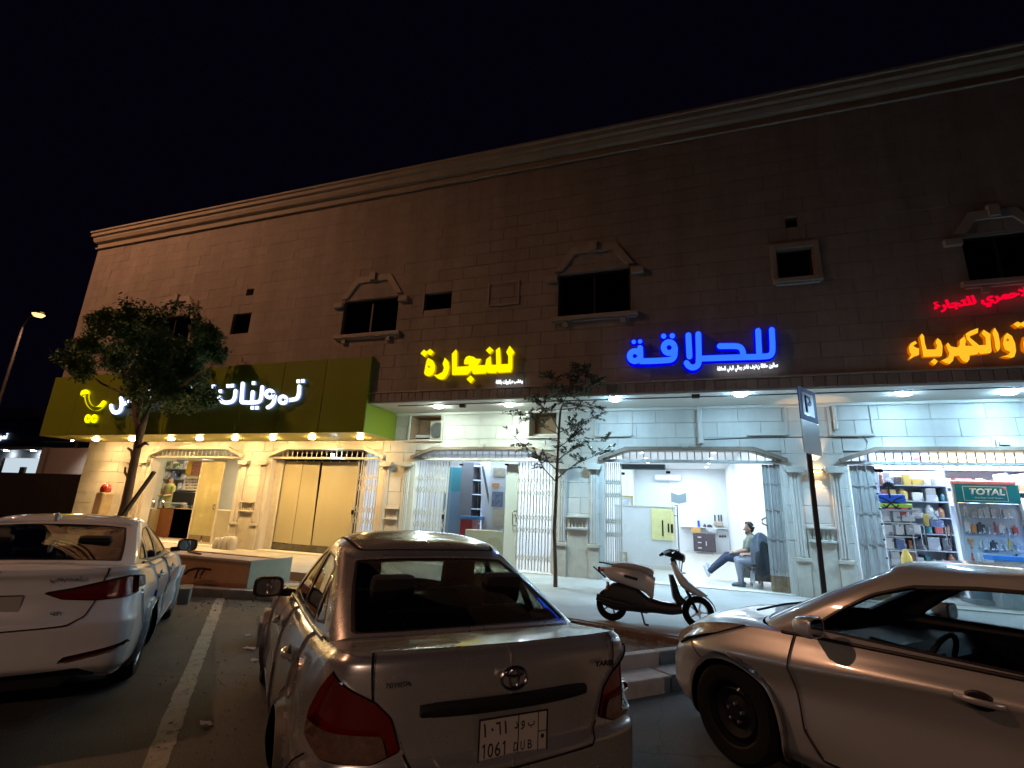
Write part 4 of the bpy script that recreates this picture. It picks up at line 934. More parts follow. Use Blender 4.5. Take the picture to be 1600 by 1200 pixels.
for k, u in enumerate((1117, 1123, 1127)):
    q = wp(u, 810, YBK-0.03); m = MB(); m.box(q[0]-0.03, YBK-0.04, q[2]-0.12, q[0]+0.03, YBK-0.005, q[2]+0.16); tag(m.build('hung_tool', M_cabd, None, bevel=0.015), 'small dark barber tool hung above the wooden box, '+['left','middle','right'][k]+' one', 'tool', 'barber tools on the back wall')
for k, u in enumerate((1125, 1129, 1133)):
    q = wp(u, 838, YBK-0.03); m = MB(); m.lathe([(0.001, 0), (0.05, -0.01), (0.05, -0.03), (0.001, -0.04)], 10, M=Matrix.Translation((q[0], YBK-0.005, q[2])), ax='y'); tag(m.build('wall_hook', M_cabd, None, True), 'small round dark hook on the wall right of the cabinet, '+['left','middle','right'][k]+' one', 'hook', 'row of hooks on the back wall')
# wall marks on the right wall
# hanging jackets (cloth lofted)
def hanging(name, u, v0, v1, y, w, m_top, m_bot, label):
    t = wp(u, v0, y); b = wp(u, v1, y); H = t[2]-b[2]; r = empty(name, (t[0], y, t[2]), 0, label, 'jacket')
    def sect(zf0, zf1, m_, nm):
        mm = MB(); P = []; n = 28
        for i in range(15):
            s = zf0+(zf1-zf0)*i/14; ww = w*(0.25+0.75*min(1, s*3.2)**0.6)*(1-0.28*s); row = []
            for j in range(n):
                th = 2*math.pi*j/n; k_ = 1+0.10*math.sin(5*th+3*s)+0.05*math.sin(9*th+7*s)
                row.append((ww/2*math.cos(th)*k_+0.06*s, 0.16*math.sin(th)*k_, -H*s-0.03*math.cos(2*th)*(s > 0.9)))
            P.append(row)
        mm.grid(P, closed=True); mm.build(nm, m_, r, True)
    sect(0.0, 0.62, m_top, 'dark_coat'); sect(0.55, 1.0, m_bot, 'green_apron')
M_navy = mat('navy_cloth', (0.025, 0.03, 0.055), 0.9, var=0.3, scale=6); M_teal = mat('green_cloth', (0.01, 0.12, 0.10), 0.85, var=0.25, scale=6)
hanging('hanging_coat', 1150, 786, 841, YBK-0.3, 0.62, M_navy, M_teal, 'dark coat over a green apron hanging on the back wall')
# --- people
def blob(name, chains, m_, parent, vox=0.014, smooth=2):
    """one continuous body surface grown from tapered limbs"""
    mm = MB()
    for pts, rad in chains:
        P = [Vector(p) for p in pts]; rr = list(rad); Q = []; R_ = []
        for i in range(len(P)-1):
            for s in range(5):
                t = s/5; Q.append(P[i].lerp(P[i+1], t)); R_.append(rr[i]*(1-t)+rr[i+1]*t)
        Q.append(P[-1]); R_.append(rr[-1])
        d0 = (Q[0]-Q[1]).normalized(); d1 = (Q[-1]-Q[-2]).normalized()
        hd = [(1.0, 0.12), (0.8, 0.62), (0.45, 0.9)]
        Q = [Q[0]+d0*R_[0]*k for k, _ in hd]+Q+[Q[-1]+d1*R_[-1]*k for k, _ in hd[::-1]]
        R_ = [R_[0]*k for _, k in hd]+R_+[R_[-1]*k for _, k in hd[::-1]]
        mm.tube(Q, R_, 12)
    o = mm.build(name, m_, None, True)
    md = o.modifiers.new('r', 'REMESH'); md.mode = 'VOXEL'; md.voxel_size = vox
    if smooth:
        ms = o.modifiers.new('s', 'SMOOTH'); ms.factor = 0.5; ms.iterations = smooth
    bpy.context.view_layer.update()
    me = bpy.data.meshes.new_from_object(o.evaluated_get(bpy.context.evaluated_depsgraph_get()))
    bpy.data.objects.remove(o); me.polygons.foreach_set('use_smooth', [True]*len(me.polygons))
    me.materials.clear(); me.materials.append(m_)
    o = bpy.data.objects.new(name, me); link(o)
    if parent is not None: o.parent = parent
    return o
M_skin = mat('skin', (0.36, 0.20, 0.13), 0.55, var=0.05); M_hair = mat('dark_hair', (0.015, 0.011, 0.009), 0.7, var=0.3, scale=30)
M_olive = mat('grey_olive_shirt', (0.20, 0.21, 0.17), 0.9, var=0.1); M_jean = mat('dark_jeans', (0.035, 0.045, 0.085), 0.9, var=0.2, scale=8); M_shoe = mat('white_shoe', (0.75, 0.77, 0.8), 0.5); M_greyt = mat('grey_trousers', (0.22, 0.235, 0.28), 0.9, var=0.12); M_shoeg = mat('grey_shoe', (0.10, 0.11, 0.13), 0.7, var=0.2)
def seated(loc, rz, label, shirt, trousers, shoe, crossed, name='person', lean=0.0):
    """faces local +X, sits on a 0.45 m seat; origin at the floor under the hips"""
    r = empty(name, loc, rz, label, 'person')
    hipL, hipR = (0.0, 0.10, 0.53), (0.0, -0.10, 0.53)
    if crossed: kL, aL = (0.46, 0.07, 0.54), (0.86, 0.05, 0.20); kR, aR = (0.44, -0.08, 0.60), (0.80, -0.07, 0.27)
    else: kL, aL = (0.45, 0.13, 0.52), (0.44, 0.14, 0.09); kR, aR = (0.45, -0.12, 0.54), (0.40, -0.12, 0.09)
    if lean: pass
    chest = (-0.10, 0, 0.95); neck = (-0.10, 0, 1.10); head = (-0.055, 0, 1.225)
    shL, shR = (-0.10, 0.19, 1.01), (-0.10, -0.19, 1.01); elL, elR = (0.02, 0.25, 0.75), (0.03, -0.25, 0.75); haL, haR = (0.27, 0.12, 0.67), (0.28, -0.07, 0.67)
    def tilt(ch):
        if not lean: return ch
        out = []
        for pts, rad in ch:
            q = []
            for p in pts:
                h = p[2]-0.6
                if h > 0 and p[0] < 0.2: q.append((p[0]*math.cos(lean)-h*math.sin(lean), p[1], 0.6+h*math.cos(lean)+p[0]*math.sin(lean)*0.5))
                else: q.append(p)
            out.append((q, rad))
        return out
    def fingers(w, s):
        out = []
        for i in range(4):
            y = w[1]-0.036+i*0.022; Ln = (0.072, 0.082, 0.078, 0.06)[i]
            out.append(([(w[0]+0.05, y, w[2]+0.004), (w[0]+0.05+Ln*0.55, y, w[2]-0.002), (w[0]+0.05+Ln, y, w[2]-0.03)], [0.0095, 0.009, 0.0075]))
        out.append(([(w[0]-0.005, w[1]-s*0.04, w[2]), (w[0]+0.03, w[1]-s*0.072, w[2]-0.004), (w[0]+0.062, w[1]-s*0.078, w[2]-0.015)], [0.013, 0.011, 0.009]))
        return out
    ch = [([(0, 0, 0.56), (-0.05, 0, 0.75), chest, (-0.10, 0, 1.04)], [0.135, 0.13, 0.15, 0.09]), ([neck, (-0.08, 0, 1.16)], [0.055, 0.052]),
          ([(-0.075, 0, 1.29), (-0.065, 0, 1.24), (-0.045, 0, 1.165), (-0.02, 0, 1.135)], [0.088, 0.093, 0.072, 0.045]), ([(0.025, 0, 1.225), (0.045, 0, 1.205)], [0.012, 0.016]),
          ([(-0.07, 0.09, 1.23), (-0.075, 0.097, 1.205)], [0.016, 0.012]), ([(-0.07, -0.09, 1.23), (-0.075, -0.097, 1.205)], [0.016, 0.012])]
    for sh, el, ha, s in ((shL, elL, haL, 1), (shR, elR, haR, -1)):
        ch += [([sh, el], [0.055, 0.042]), ([el, ha], [0.042, 0.028]), ([ha, (ha[0]+0.05, ha[1], ha[2]+0.002)], [0.03, 0.032])]+fingers(ha, s)
    for hp, k_, a_ in ((hipL, kL, aL), (hipR, kR, aR)):
        ch += [([hp, k_], [0.085, 0.055]), ([k_, a_], [0.052, 0.036])]
    blob('body', tilt(ch), M_skin, r, 0.0085, 1)
    blob('shirt', tilt([([(0, 0, 0.50), (-0.05, 0, 0.74), chest, (-0.10, 0, 1.035)], [0.165, 0.155, 0.172, 0.105]), ([shL, (-0.10, 0, 1.0), shR], [0.075, 0.11, 0.075]), ([shL, tuple(np.array(shL)*0.25+np.array(elL)*0.75)], [0.075, 0.066]), ([shR, tuple(np.array(shR)*0.25+np.array(elR)*0.75)], [0.075, 0.066])]), shirt, r, 0.014)
    tr = [([hipL, (0, 0, 0.54), hipR], [0.13, 0.14, 0.13])]
    for hp, k_, a_ in ((hipL, kL, aL), (hipR, kR, aR)):
        tr += [([hp, k_], [0.108, 0.082]), ([k_, tuple(np.array(k_)*0.06+np.array(a_)*0.94)], [0.08, 0.066])]
    blob('trousers', tr, trousers, r, 0.014)
    for k_, a_ in ((kL, aL), (kR, aR)):
        d = Vector(a_)-Vector(k_); d.normalize(); fwd = Vector((1, 0, 0)); f2 = (fwd-d*fwd.dot(d)).normalized(); A = Vector(a_)
        if crossed: f2 = (f2*0.75+Vector((0, 0, 0.55))).normalized()
        so_ = A+d*0.055
        blob('shoe', [([tuple(so_-f2*0.055), tuple(so_+f2*0.06), tuple(so_+f2*0.17)], [0.043, 0.043, 0.034]), ([tuple(A-f2*0.01), tuple(so_)], [0.045, 0.045])], shoe, r, 0.011)
    blob('hair', tilt([([(-0.115, 0, 1.215), (-0.12, 0, 1.27), (-0.095, 0, 1.335), (-0.035, 0, 1.352)], [0.07, 0.088, 0.072, 0.045]), ([(-0.11, 0.05, 1.27), (-0.075, 0.062, 1.335)], [0.05, 0.035]), ([(-0.11, -0.05, 1.27), (-0.075, -0.062, 1.335)], [0.05, 0.035])]), M_hair, r, 0.010, 1)
    blob('beard', tilt([([(-0.06, 0.066, 1.185), (-0.01, 0.046, 1.14), (0.008, 0, 1.125), (-0.01, -0.046, 1.14), (-0.06, -0.066, 1.185)], [0.011, 0.015, 0.018, 0.015, 0.011])]), M_hair, r, 0.008, 1)
    m = MB()
    ex, _, ez = tilt([([(0.022, 0, 1.245)], [1])])[0][0][0]
    for s in (1, -1): m.lathe([(0.0005, 0.006), (0.006, 0.005), (0.009, 0)], 8, M=Matrix.Translation((ex, s*0.03, ez)), ax='x')
    m.build('eyes', M_black, r)
    return r
p1 = wp(1168, 868, 13.35)
seated((p1[0], 13.35, ZFL), math.radians(180-4), 'man in grey shirt and dark jeans, legs stretched out in white shoes', M_olive, M_jean, M_shoe, True)
p2 = wp(1188, 880, 12.75)
seated((p2[0], 12.75, ZFL), math.radians(180+2), 'person in light grey trousers and grey shoes leaning back nearest the folding gate', M_greyt, M_greyt, M_shoeg, False, lean=0.62)
# chairs they sit on, and the jacket draped over the near one
M_seat = mat('grey_seat', (0.13, 0.14, 0.16), 0.7); M_chleg = mat('chair_white_panel', (0.55, 0.56, 0.58), 0.4)
def waiting_chair(x, y, rz, label):
    t = empty('waiting_chair', (x, y, ZFL), rz, label, 'chair', 'waiting chairs in the barber shop')
    m = MB(); m.box(-0.24, -0.25, 0.38, 0.22, 0.25, 0.45); m.build('seat', M_seat, t, bevel=0.03)
    m = MB(); m.box(-0.32, -0.25, 0.45, -0.25, 0.25, 0.92); m.build('backrest', M_seat, t, bevel=0.03)
    for sx in (-0.26, 0.16):
        for sy in (-0.24, 0.19): m = MB(); m.box(sx, sy, 0, sx+0.05, sy+0.05, 0.38); m.build('leg', M_chrome, t)
    m = MB(); m.box(-0.24, -0.262, 0.10, 0.2, -0.25, 0.36); m.build('side_panel', M_chleg, t)
    for q in (-0.16, 0.02): m = MB(); m.box(q, -0.266, 0.15, q+0.09, -0.262, 0.3); m.build('panel_slot', M_black, t)
waiting_chair(p1[0], 13.35, math.pi, 'grey waiting chair under the man with white shoes')
waiting_chair(p2[0], 12.75, math.pi, 'grey waiting chair under the person in light grey trousers')
def drape(u, v0, v1, y, w, m_, label, seed):
    t = wp(u, v0, y); b = wp(u, v1, y); H = t[2]-b[2]; rr = random.Random(seed); mm = MB(); P = []; ph = [rr.uniform(0, 6) for _ in range(4)]
    for i in range(18):
        s = i/17; row = []
        for j in range(30):
            th = 2*math.pi*j/30; k_ = 1+0.13*math.sin(4*th+ph[0]+2*s)+0.07*math.sin(7*th+ph[1]-3*s); ww = w*(0.15+0.85*min(1, 2.2*s)**0.55)*(1-0.35*max(0, s-0.55))
            row.append((t[0]+ww/2*math.cos(th)*k_, y+0.17*math.sin(th)*k_*min(1, 0.4+s), t[2]-H*s+0.05*math.sin(3*th+ph[2])*s))
        P.append(row)
    mm.grid(P, closed=True); mm.build; o = mm.build('jacket', m_, None, True); return tag(o, label, 'jacket')
M_coal = mat('charcoal_cloth', (0.02, 0.022, 0.026), 0.9, var=0.4, scale=7); M_gcl = mat('grey_blue_cloth', (0.10, 0.115, 0.15), 0.9, var=0.25, scale=7)
drape(1187, 832, 880, 12.42, 0.40, M_gcl, 'grey blue jacket draped beside the folding gate', 3)
drape(1191, 846, 898, 12.34, 0.36, M_coal, 'black jacket hanging low beside the folding gate', 5)
# --- carpentry
Mt = mat('teal_panel', (0.03, 0.13, 0.16), 0.3); Mg = mat('grey_cabinet', (0.10, 0.10, 0.115), 0.5, var=0.08); Mbr = mat('brown_board', (0.10, 0.075, 0.06), 0.6); Mw = mat('white_board', (0.66, 0.68, 0.74), 0.4); Mcard = mat('cardboard', (0.30, 0.255, 0.18), 0.85, var=0.1); Mblu = mat('blue_top', (0.06, 0.16, 0.34), 0.4); Mredm = mat('red_stool', (0.25, 0.012, 0.015), 0.45)
pxbox('wardrobe_panel', 700, 730, 721, 770, 15.2, 0.1, Mt, label='dark teal wardrobe panel inside the carpentry', cat='panel')
pxbox('glass_sheet', 694, 768, 719, 1100, 15.0, 0.05, mat('blue_grey_sheet', (0.10, 0.15, 0.21), 0.2), label='blue grey sheet leaning under the teal panel', cat='sheet')
a = wp(722, 722, 14.4); b = wp(751, 812, 14.4); w = b[0]-a[0]
cbn = empty('tall_cabinet', (a[0], 14.4, ZFL), 0, 'tall grey cabinet with open shelf bay inside the carpentry', 'cabinet'); h = a[2]-ZFL
m = MB(); m.box(0, 0, 0, w*0.55, 0.5, h); m.build('door', Mg, cbn, bevel=0.006); m = MB(); m.box(w*0.56, 0.48, 0, w, 0.5, h); m.build('back_panel', Mbr, cbn)
m = MB(); m.box(w*0.97, 0, 0, w, 0.48, h); m.build('side_panel', Mw, cbn)
for k in range(7): zz = 0.1+k*(h-0.15)/6.2; m = MB(); m.box(w*0.56, 0, zz, w*0.97, 0.48, zz+0.03); m.build('shelf', Mw, cbn)
m = MB(); p_ = [wp(*q, 14.0) for q in ((751, 722), (765, 722), (772, 1000), (746, 1000))]; m.prism([(q[0], max(q[2], ZFL)) for q in p_], 14.0, 14.05); tag(m.build('white_sheet', Mw), 'tall plain white board standing beside the shelf bay', 'board')
m = MB(); p_ = [wp(*q, 13.9) for q in ((752, 728), (755, 728), (782, 900), (779, 900))]; m.prism([(q[0], max(q[2], ZFL)) for q in p_], 13.9, 13.94); tag(m.build('leaning_strip', Mg), 'dark grey strip leaning across the tall white board', 'board')
M_pic = mat('printed_picture', (0.50, 0.47, 0.44), 0.5, var=0.45, scale=7, stretch=(1, 1, 1.6))
o_ = wp(766, 826, 13.8); e = empty('furniture_poster', o_, 0, 'printed poster of a bed and furniture inside the carpentry door', 'poster')
onp(766, 730, 791, 893, 0.02, Mw, 'sheet', e, o_, 13.8); onp(771, 731, 789, 745, 0, mat('pic_beige', (0.42, 0.38, 0.31), 0.6, var=0.2, scale=9), 'printed_area', e, o_, 13.8); onp(769, 755, 780, 761, -0.004, mat('pic_orange', (0.65, 0.28, 0.12), 0.6), 'printed_area', e, o_, 13.8)
onp(769, 768, 785, 792, -0.002, mat('pic_blue', (0.16, 0.2, 0.3), 0.6, var=0.5, scale=10), 'printed_area', e, o_, 13.8); onp(771, 795, 789, 822, -0.003, mat('pic_cream', (0.55, 0.50, 0.42), 0.6, var=0.15, scale=9), 'printed_area', e, o_, 13.8)
st_ = wp(726, 818, 13.6); t = empty('work_table', (st_[0], 13.6, ZFL), 0, 'small blue topped table with red front inside the carpentry', 'table')
zt = wp(726, 806, 13.6)[2]-ZFL; m = MB(); m.box(-0.18, 0, zt-0.10, 0.45, 0.6, zt); m.build('top', Mblu, t, bevel=0.01); m = MB(); m.box(-0.15, 0.02, 0.1, 0.22, 0.55, zt-0.1); m.build('front', Mredm, t, bevel=0.01)
for x in (-0.15, 0.38): m = MB(); m.box(x, 0.02, 0, x+0.05, 0.55, 0.1); m.build('leg', Mg, t)
pxbox('cardboard_box', 727, 827, 777, 1100, 13.0, 0.5, Mcard, label='big cardboard box on the carpentry floor', cat='box', bevel=0.01)
pxbox('dark_box', 778, 828, 789, 1100, 13.05, 0.4, Mg, label='dark grey box right of the big cardboard box', cat='box', bevel=0.01)
o_ = wp(792, 724, YF+0.25); t = empty('glass_door', (o_[0], YF+0.25, ZFL), 0, 'white framed carpentry door with a looped handle', 'door'); x1 = wp(812, 724, YF+0.25)[0]-o_[0]
m = MB(); m.box(0, 0, 0.01, x1, 0.04, ZBAR-ZFL-0.1); m.build('leaf', mat('door_cream_grey', (0.50, 0.53, 0.50), 0.4), t, bevel=0.008)
hz = wp(805, 810, YF+0.2)[2]-ZFL; hx = wp(805, 810, YF+0.2)[0]-o_[0]
m = MB(); q = [(hx-0.07, -0.05, hz-0.14), (hx-0.07, -0.05, hz+0.14), (hx-0.04, -0.05, hz+0.18), (hx+0.04, -0.05, hz+0.18), (hx+0.07, -0.05, hz+0.14), (hx+0.07, -0.05, hz-0.14), (hx+0.04, -0.05, hz-0.18), (hx-0.04, -0.05, hz-0.18), (hx-0.07, -0.05, hz-0.14)]
m.tube(q, 0.012, 8); m.build('handle', M_chrome, t, True); m = MB(); m.cbox((hx+0.05, -0.06, hz-0.03), (0.05, 0.04, 0.12)); m.build('lock', M_black, t, bevel=0.01)
for u in (721, 792): q = wp(u, 726, YF+0.22); m = MB(); m.cbox((q[0], YF+0.22, q[2]), (0.10, 0.05, 0.05)); tag(m.build('door_closer', M_black, None, bevel=0.01), 'black door clamp at the top of the carpentry glass, '+('left' if u < 750 else 'right')+' one', 'clamp')
for (u0, u1, lb) in ((703, 791, 'clear fixed glass pane between the carpentry gates'), (971, 1045, 'left clear glass pane of the barber shop front')):
    a = wp(u0, 726, YF+0.24); b = wp(u1, 726, YF+0.24); m = MB(); m.box(a[0], YF+0.24, ZFL+0.01, b[0], YF+0.25, ZBAR-0.09); tag(m.build('shop_glazing', M_gl), lb, 'glazing')
for (u, v, lb) in ((973, 740, 'black clamp at the upper left of the barber shop glass'), (1044, 738, 'black clamp at the upper right of the barber shop glass pane')):
    q = wp(u, v, YF+0.22); m = MB(); m.cbox((q[0], YF+0.215, q[2]), (0.10, 0.04, 0.06)); tag(m.build('glass_clamp', M_black, None, bevel=0.008), lb, 'clamp')
# --- beige curtain panels closing the second front
M_drap = mat('beige_panel', (0.42, 0.385, 0.24), 0.55, var=0.07, scale=1.2, stretch=(1, 1, 0.25))
a0 = wp(446, 723, YF+0.26)[0]; a1 = wp(562, 723, YF+0.26)[0]; t = empty('shutter_curtain', (a0, YF+0.26, ZFL), 0, 'closed beige folding panels of the second grocery front', 'shutter')
n = 4; pw = (a1-a0)/n
for i in range(n):
    m = MB(); zt = ZBAR-ZFL-0.09; d = (0.0, 0.015, 0.05, 0.03)[i]
    m.prism([(i*pw+0.004, 0.20+0.02*(i == 0)), ((i+1)*pw-0.004, 0.20), ((i+1)*pw-0.004-0.06*(i == 1), zt), (i*pw+0.004, zt)], d, d+0.02); m.build('panel', M_drap, t)
m = MB(); m.box(-0.1, 0.5, 0, a1-a0+0.1, 0.52, 2.9); m.build('dark_backing', M_dark, t)
m = MB(); m.box(0.0, 0.0, 0.02, a1-a0, 0.03, 0.19); m.build('lower_gap', mat('lower_gap_dark', (0.08, 0.07, 0.05), 0.7, var=0.5, scale=5), t)  # dark strip set in the gap where the floor shows
for k_ in range(9): m = MB(); x = 0.1+k_*(a1-a0-0.2)/8; m.box(x, -0.005, ZBAR-ZFL-0.12, x+0.05, 0.0, ZBAR-ZFL-0.07); m.build('hook', M_gate, t)
x0 = OPEN[1][0]+0.05; m = MB(); m.box(x0, YF+0.2, ZFL, a0, YF+0.24, ZBAR-0.06); tag(m.build('folded_leaf', M_gate, None, bevel=0.008), 'plain cream folded door leaf at the left of the beige panels', 'door leaf')
# --- grocery
Mfro = mat('frosted_door_glass', (0.40, 0.37, 0.20), 0.25, var=0.18, scale=1.5)
a = wp(316, 722, YF+0.2); b = wp(353, 722, YF+0.2); t = empty('frosted_door', (a[0], YF+0.2, ZFL), 0, 'cloudy yellowish door standing half across the lit grocery front', 'door'); w = b[0]-a[0]
m = MB(); m.box(0.04, 0, 0.25, w-0.04, 0.03, ZBAR-ZFL-0.15); m.build('panel', Mfro, t); m = MB()
for q in ((0, 0, 0.04, ZBAR-ZFL-0.1), (w-0.04, 0, w, ZBAR-ZFL-0.1), (0.04, 0.0, w-0.04, 0.06), (0.04, ZBAR-ZFL-0.15, w-0.04, ZBAR-ZFL-0.1)): m.box(q[0], -0.01, q[1], q[2], 0.035, q[3])
m.build('frame', M_gate, t); m = MB(); m.box(0.04, 0.005, 0.06, w*0.55, 0.03, 0.25); m.box(w*0.62, 0.004, 0.06, w-0.04, 0.03, 0.5); m.build('kick_plate', mat('brown_kick', (0.16, 0.12, 0.07), 0.6), t); m = MB(); m.tube([(w-0.1, -0.02, 1.05), (w-0.1, -0.07, 1.08), (w-0.1, -0.07, 1.18), (w-0.1, -0.02, 1.2)], 0.015, 6); m.build('handle', M_black, t, True)
pal = [((0.55, 0.5, 0.42), 'cream'), ((0.30, 0.12, 0.06), 'brown'), ((0.10, 0.14, 0.28), 'blue'), ((0.5, 0.35, 0.08), 'yellow'), ((0.35, 0.36, 0.38), 'grey'), ((0.12, 0.2, 0.08), 'green'), ((0.62, 0.62, 0.62), 'white'), ((0.4, 0.06, 0.05), 'red'), ((0.05, 0.05, 0.06), 'black'), ((0.03, 0.16, 0.2), 'teal'), ((0.55, 0.2, 0.05), 'orange')]
Mgoods = [mat('goods_'+n_, c, 0.4, col2=tuple(min(.8, q*1.25+.02) for q in c), scale=9, patch=((.7, .7, .72) if max(c) < .5 else (.12, .14, .2))) for c, n_ in pal]
M_rackm = mat('rack_grey', (0.36, 0.38, 0.42), 0.5, 0.1)
ORD = ['', 'first', 'second', 'third', 'fourth', 'fifth', 'sixth', 'seventh', 'eighth', 'ninth', 'tenth', 'eleventh', 'twelfth', 'thirteenth', 'fourteenth', 'fifteenth', 'sixteenth', 'seventeenth', 'eighteenth', 'nineteenth', 'twentieth']+['later']*20
def shelf_rack(x0, x1, y, depth, z0, zs, top, label, where, seedn, picks, fill=0.85, hmax=0.3, wr_=(0.1, 0.3)):
    rr = random.Random(seedn); t = empty('shelf_rack', (x0, y, ZFL), 0, label, 'shelves')
    for x in (0, x1-x0-0.03):
        m = MB(); m.box(x, 0, 0, x+0.03, depth, top-ZFL); m.build('upright', M_rackm, t)
    m = MB(); m.box(0.03, depth-0.02, 0, x1-x0-0.03, depth, top-ZFL); m.build('back_panel', M_rackm, t)
    zz = [z0+i*(top-z0)/zs for i in range(zs)]
    for zi, z in enumerate(zz):
        seen = {}
        m = MB(); m.box(0.03, 0, z-ZFL-0.025, x1-x0-0.03, depth-0.02, z-ZFL); m.build('shelf', M_rackm, t)
        x = x0+0.05
        while x < x1-0.12:
            w = rr.uniform(*wr_); w = min(w, x1-0.05-x); h = rr.uniform(0.5, 1.0)*min(hmax, (top-z0)/zs-0.06); c = rr.choice(picks)
            if rr.random() < fill and w > 0.05:
                mm = MB(); d = rr.uniform(0.5, 0.9)*depth; typ = rr.random()
                if typ < 0.62: mm.box(0, 0.02, 0.001, w*0.94, d, h)
                elif typ < 0.8: mm.lathe([(0.001, 0.001), (w*0.42, 0.001), (w*0.45, h*0.1), (w*0.45, h*0.75), (w*0.2, h*0.9), (w*0.2, h), (0.001, h)], 12, M=Matrix.Translation((w*0.47, w*0.5, 0)))
                else: mm.box(0, 0.02, 0.001, w*0.94, d, h*0.45); mm.box(w*0.08, 0.04, h*0.45+0.002, w*0.86, d*0.9, h)
                o = mm.build('carton' if typ < 0.62 else ('tin' if typ < 0.8 else 'carton_pair'), Mgoods[c], None, bevel=0.006, seg=1); o.location = (x, y, z)
                kind = {'carton': 'carton', 'tin': 'tin', 'carton_pair': 'pair of cartons'}[o.name.split('.')[0]]
                kk = (c, kind); seen[kk] = seen.get(kk, 0)+1
                tag(o, f'{pal[c][1]} {kind}, {ORD[seen[kk]]} such from left, {ORD[zi+1]} level up of {where}', kind if kind != 'pair of cartons' else 'cartons', f'{pal[c][1]} {kind} on {where}')
            x += w+rr.uniform(0.01, 0.05)
    return t
xg0 = wp(232, 740, 14.5)[0]; xg1 = wp(296, 740, 14.5)[0]
shelf_rack(xg0-0.3, xg1+0.2, 14.8, 0.45, 0.75, 6, 3.2, 'crowded shelves at the back of the lit grocery', 'the grocery shelves', 11, [0, 1, 2, 4, 4, 6, 0, 5], hmax=0.34, wr_=(0.12, 0.34))
t = empty('sales_counter', (0, 0, 0), 0, 'grocery counter with an orange brown front beside a cream front', 'counter'); YC_ = 13.3
for (u0, v0, u1, v1, m_, nm) in ((246, 793, 272, 1100, mat('orange_brown_front', (0.30, 0.105, 0.035), 0.5), 'brown_front'), (272.5, 793, 306, 1100, mat('cream_front', (0.55, 0.50, 0.36), 0.5), 'cream_front')):
    pxbox(nm, u0, v0, u1, v1, YC_, 0.5, m_, t)
pxbox('counter_top', 244, 789, 308, 792.6, YC_-0.03, 0.58, mat('dark_top', (0.06, 0.06, 0.06), 0.3), t)
pxbox('cash_till', 271, 768, 297, 788.9, YC_+0.05, 0.3, M_black, label='black till screens on the grocery counter', cat='till', bevel=0.01)
pxbox('key_board', 256, 784, 290, 788.8, YC_-0.02, 0.3, mat('pale_blue_tray', (0.45, 0.52, 0.6), 0.4), label='pale blue tray on the grocery counter', cat='tray', bevel=0.01)
t = empty('snack_poster', wp(294, 745, 13.2), 0, 'yellow framed poster hung at the right of the lit grocery', 'poster'); o_ = wp(294, 745, 13.2)
onp(296, 721, 317, 743, 0.01, mat('poster_brown', (0.35, 0.16, 0.14), 0.5, var=0.5, scale=12), 'print', t, o_, 13.2)
for q in ((294, 719, 319, 722), (293, 742, 317, 745), (293, 722, 297, 742), (315, 722, 319, 742)): onp(*q, 0, mat('poster_yellow', (0.75, 0.48, 0.02), 0.5), 'frame', t, o_, 13.2)
t = empty('price_board', wp(288, 766, 13.25), 0, 'white price grid board under the yellow framed poster', 'board'); o_ = wp(288, 766, 13.25)
onp(288, 745.5, 313, 766, 0.012, M_wht2, 'board', t, o_, 13.25)
for i in range(5):
    for j in range(4): onp(290+i*4.5, 748+j*4.5, 293+i*4.5, 750.5+j*4.5, 0, Mgoods[(i*3+j) % 5], 'price_tag', t, o_, 13.25)
pxbox('white_notice', 226, 731, 239, 752, 13.0, 0.02, M_wht2, label='white notice sheets at the upper left of the lit grocery', cat='notice')
for k, (u, v) in enumerate(((236, 788), (241, 786))):
    q = wp(u, 793, 13.1); m = MB(); m.lathe([(0.001, 0), (0.09, 0), (0.1, 0.05), (0.1, 0.2), (0.05, 0.25), (0.05, 0.3), (0.001, 0.31)], 16, M=Matrix.Translation((q[0], 13.1+k*0.25, wp(u, 793, 13.1)[2]))); tag(m.build('metal_urn', M_chrome, None, True), ('left' if k == 0 else 'right')+' shiny metal urn at the left end of the grocery counter', 'urn')
q = wp(238, 795, 13.2); m = MB(); m.box(q[0]-1.0, 13.0, ZFL, q[0]+0.28, 13.5, q[2]-0.0); tag(m.build('low_cabinet', mat('tan_cabinet', (0.42, 0.33, 0.18), 0.5), None, bevel=0.01), 'tan low cabinet under the metal urns', 'cabinet')
# shopkeeper behind the counter
q = wp(264, 770, 14.2); r = empty('person', (q[0], 14.2, ZFL), 0, 'shopkeeper in an olive shirt and dark cap behind the grocery counter', 'person')
hs = wp(266, 744, 14.2)[2]-ZFL
blob('body', [([(0, 0, 0.85), (0, 0, 1.1), (0, 0, hs-0.42)], [0.13, 0.13, 0.14]), ([(0, 0, hs-0.34), (0, 0, hs-0.2)], [0.05, 0.05]), ([(0, -0.01, hs-0.1), (0, -0.01, hs-0.2)], [0.09, 0.07]), ([(0.1, 0, 0.85), (0.1, 0, 0.08)], [0.09, 0.06]), ([(-0.1, 0, 0.85), (-0.1, 0, 0.08)], [0.09, 0.06]), ([(0.2, 0, hs-0.42), (0.26, -0.05, hs-0.7), (0.15, -0.3, hs-0.75)], [0.05, 0.045, 0.035]), ([(-0.2, 0, hs-0.42), (-0.26, -0.05, hs-0.7), (-0.12, -0.3, hs-0.75)], [0.05, 0.045, 0.035]), ([(0, -0.09, hs-0.14), (0, -0.105, hs-0.17)], [0.012, 0.016])], M_skin, r, 0.012)
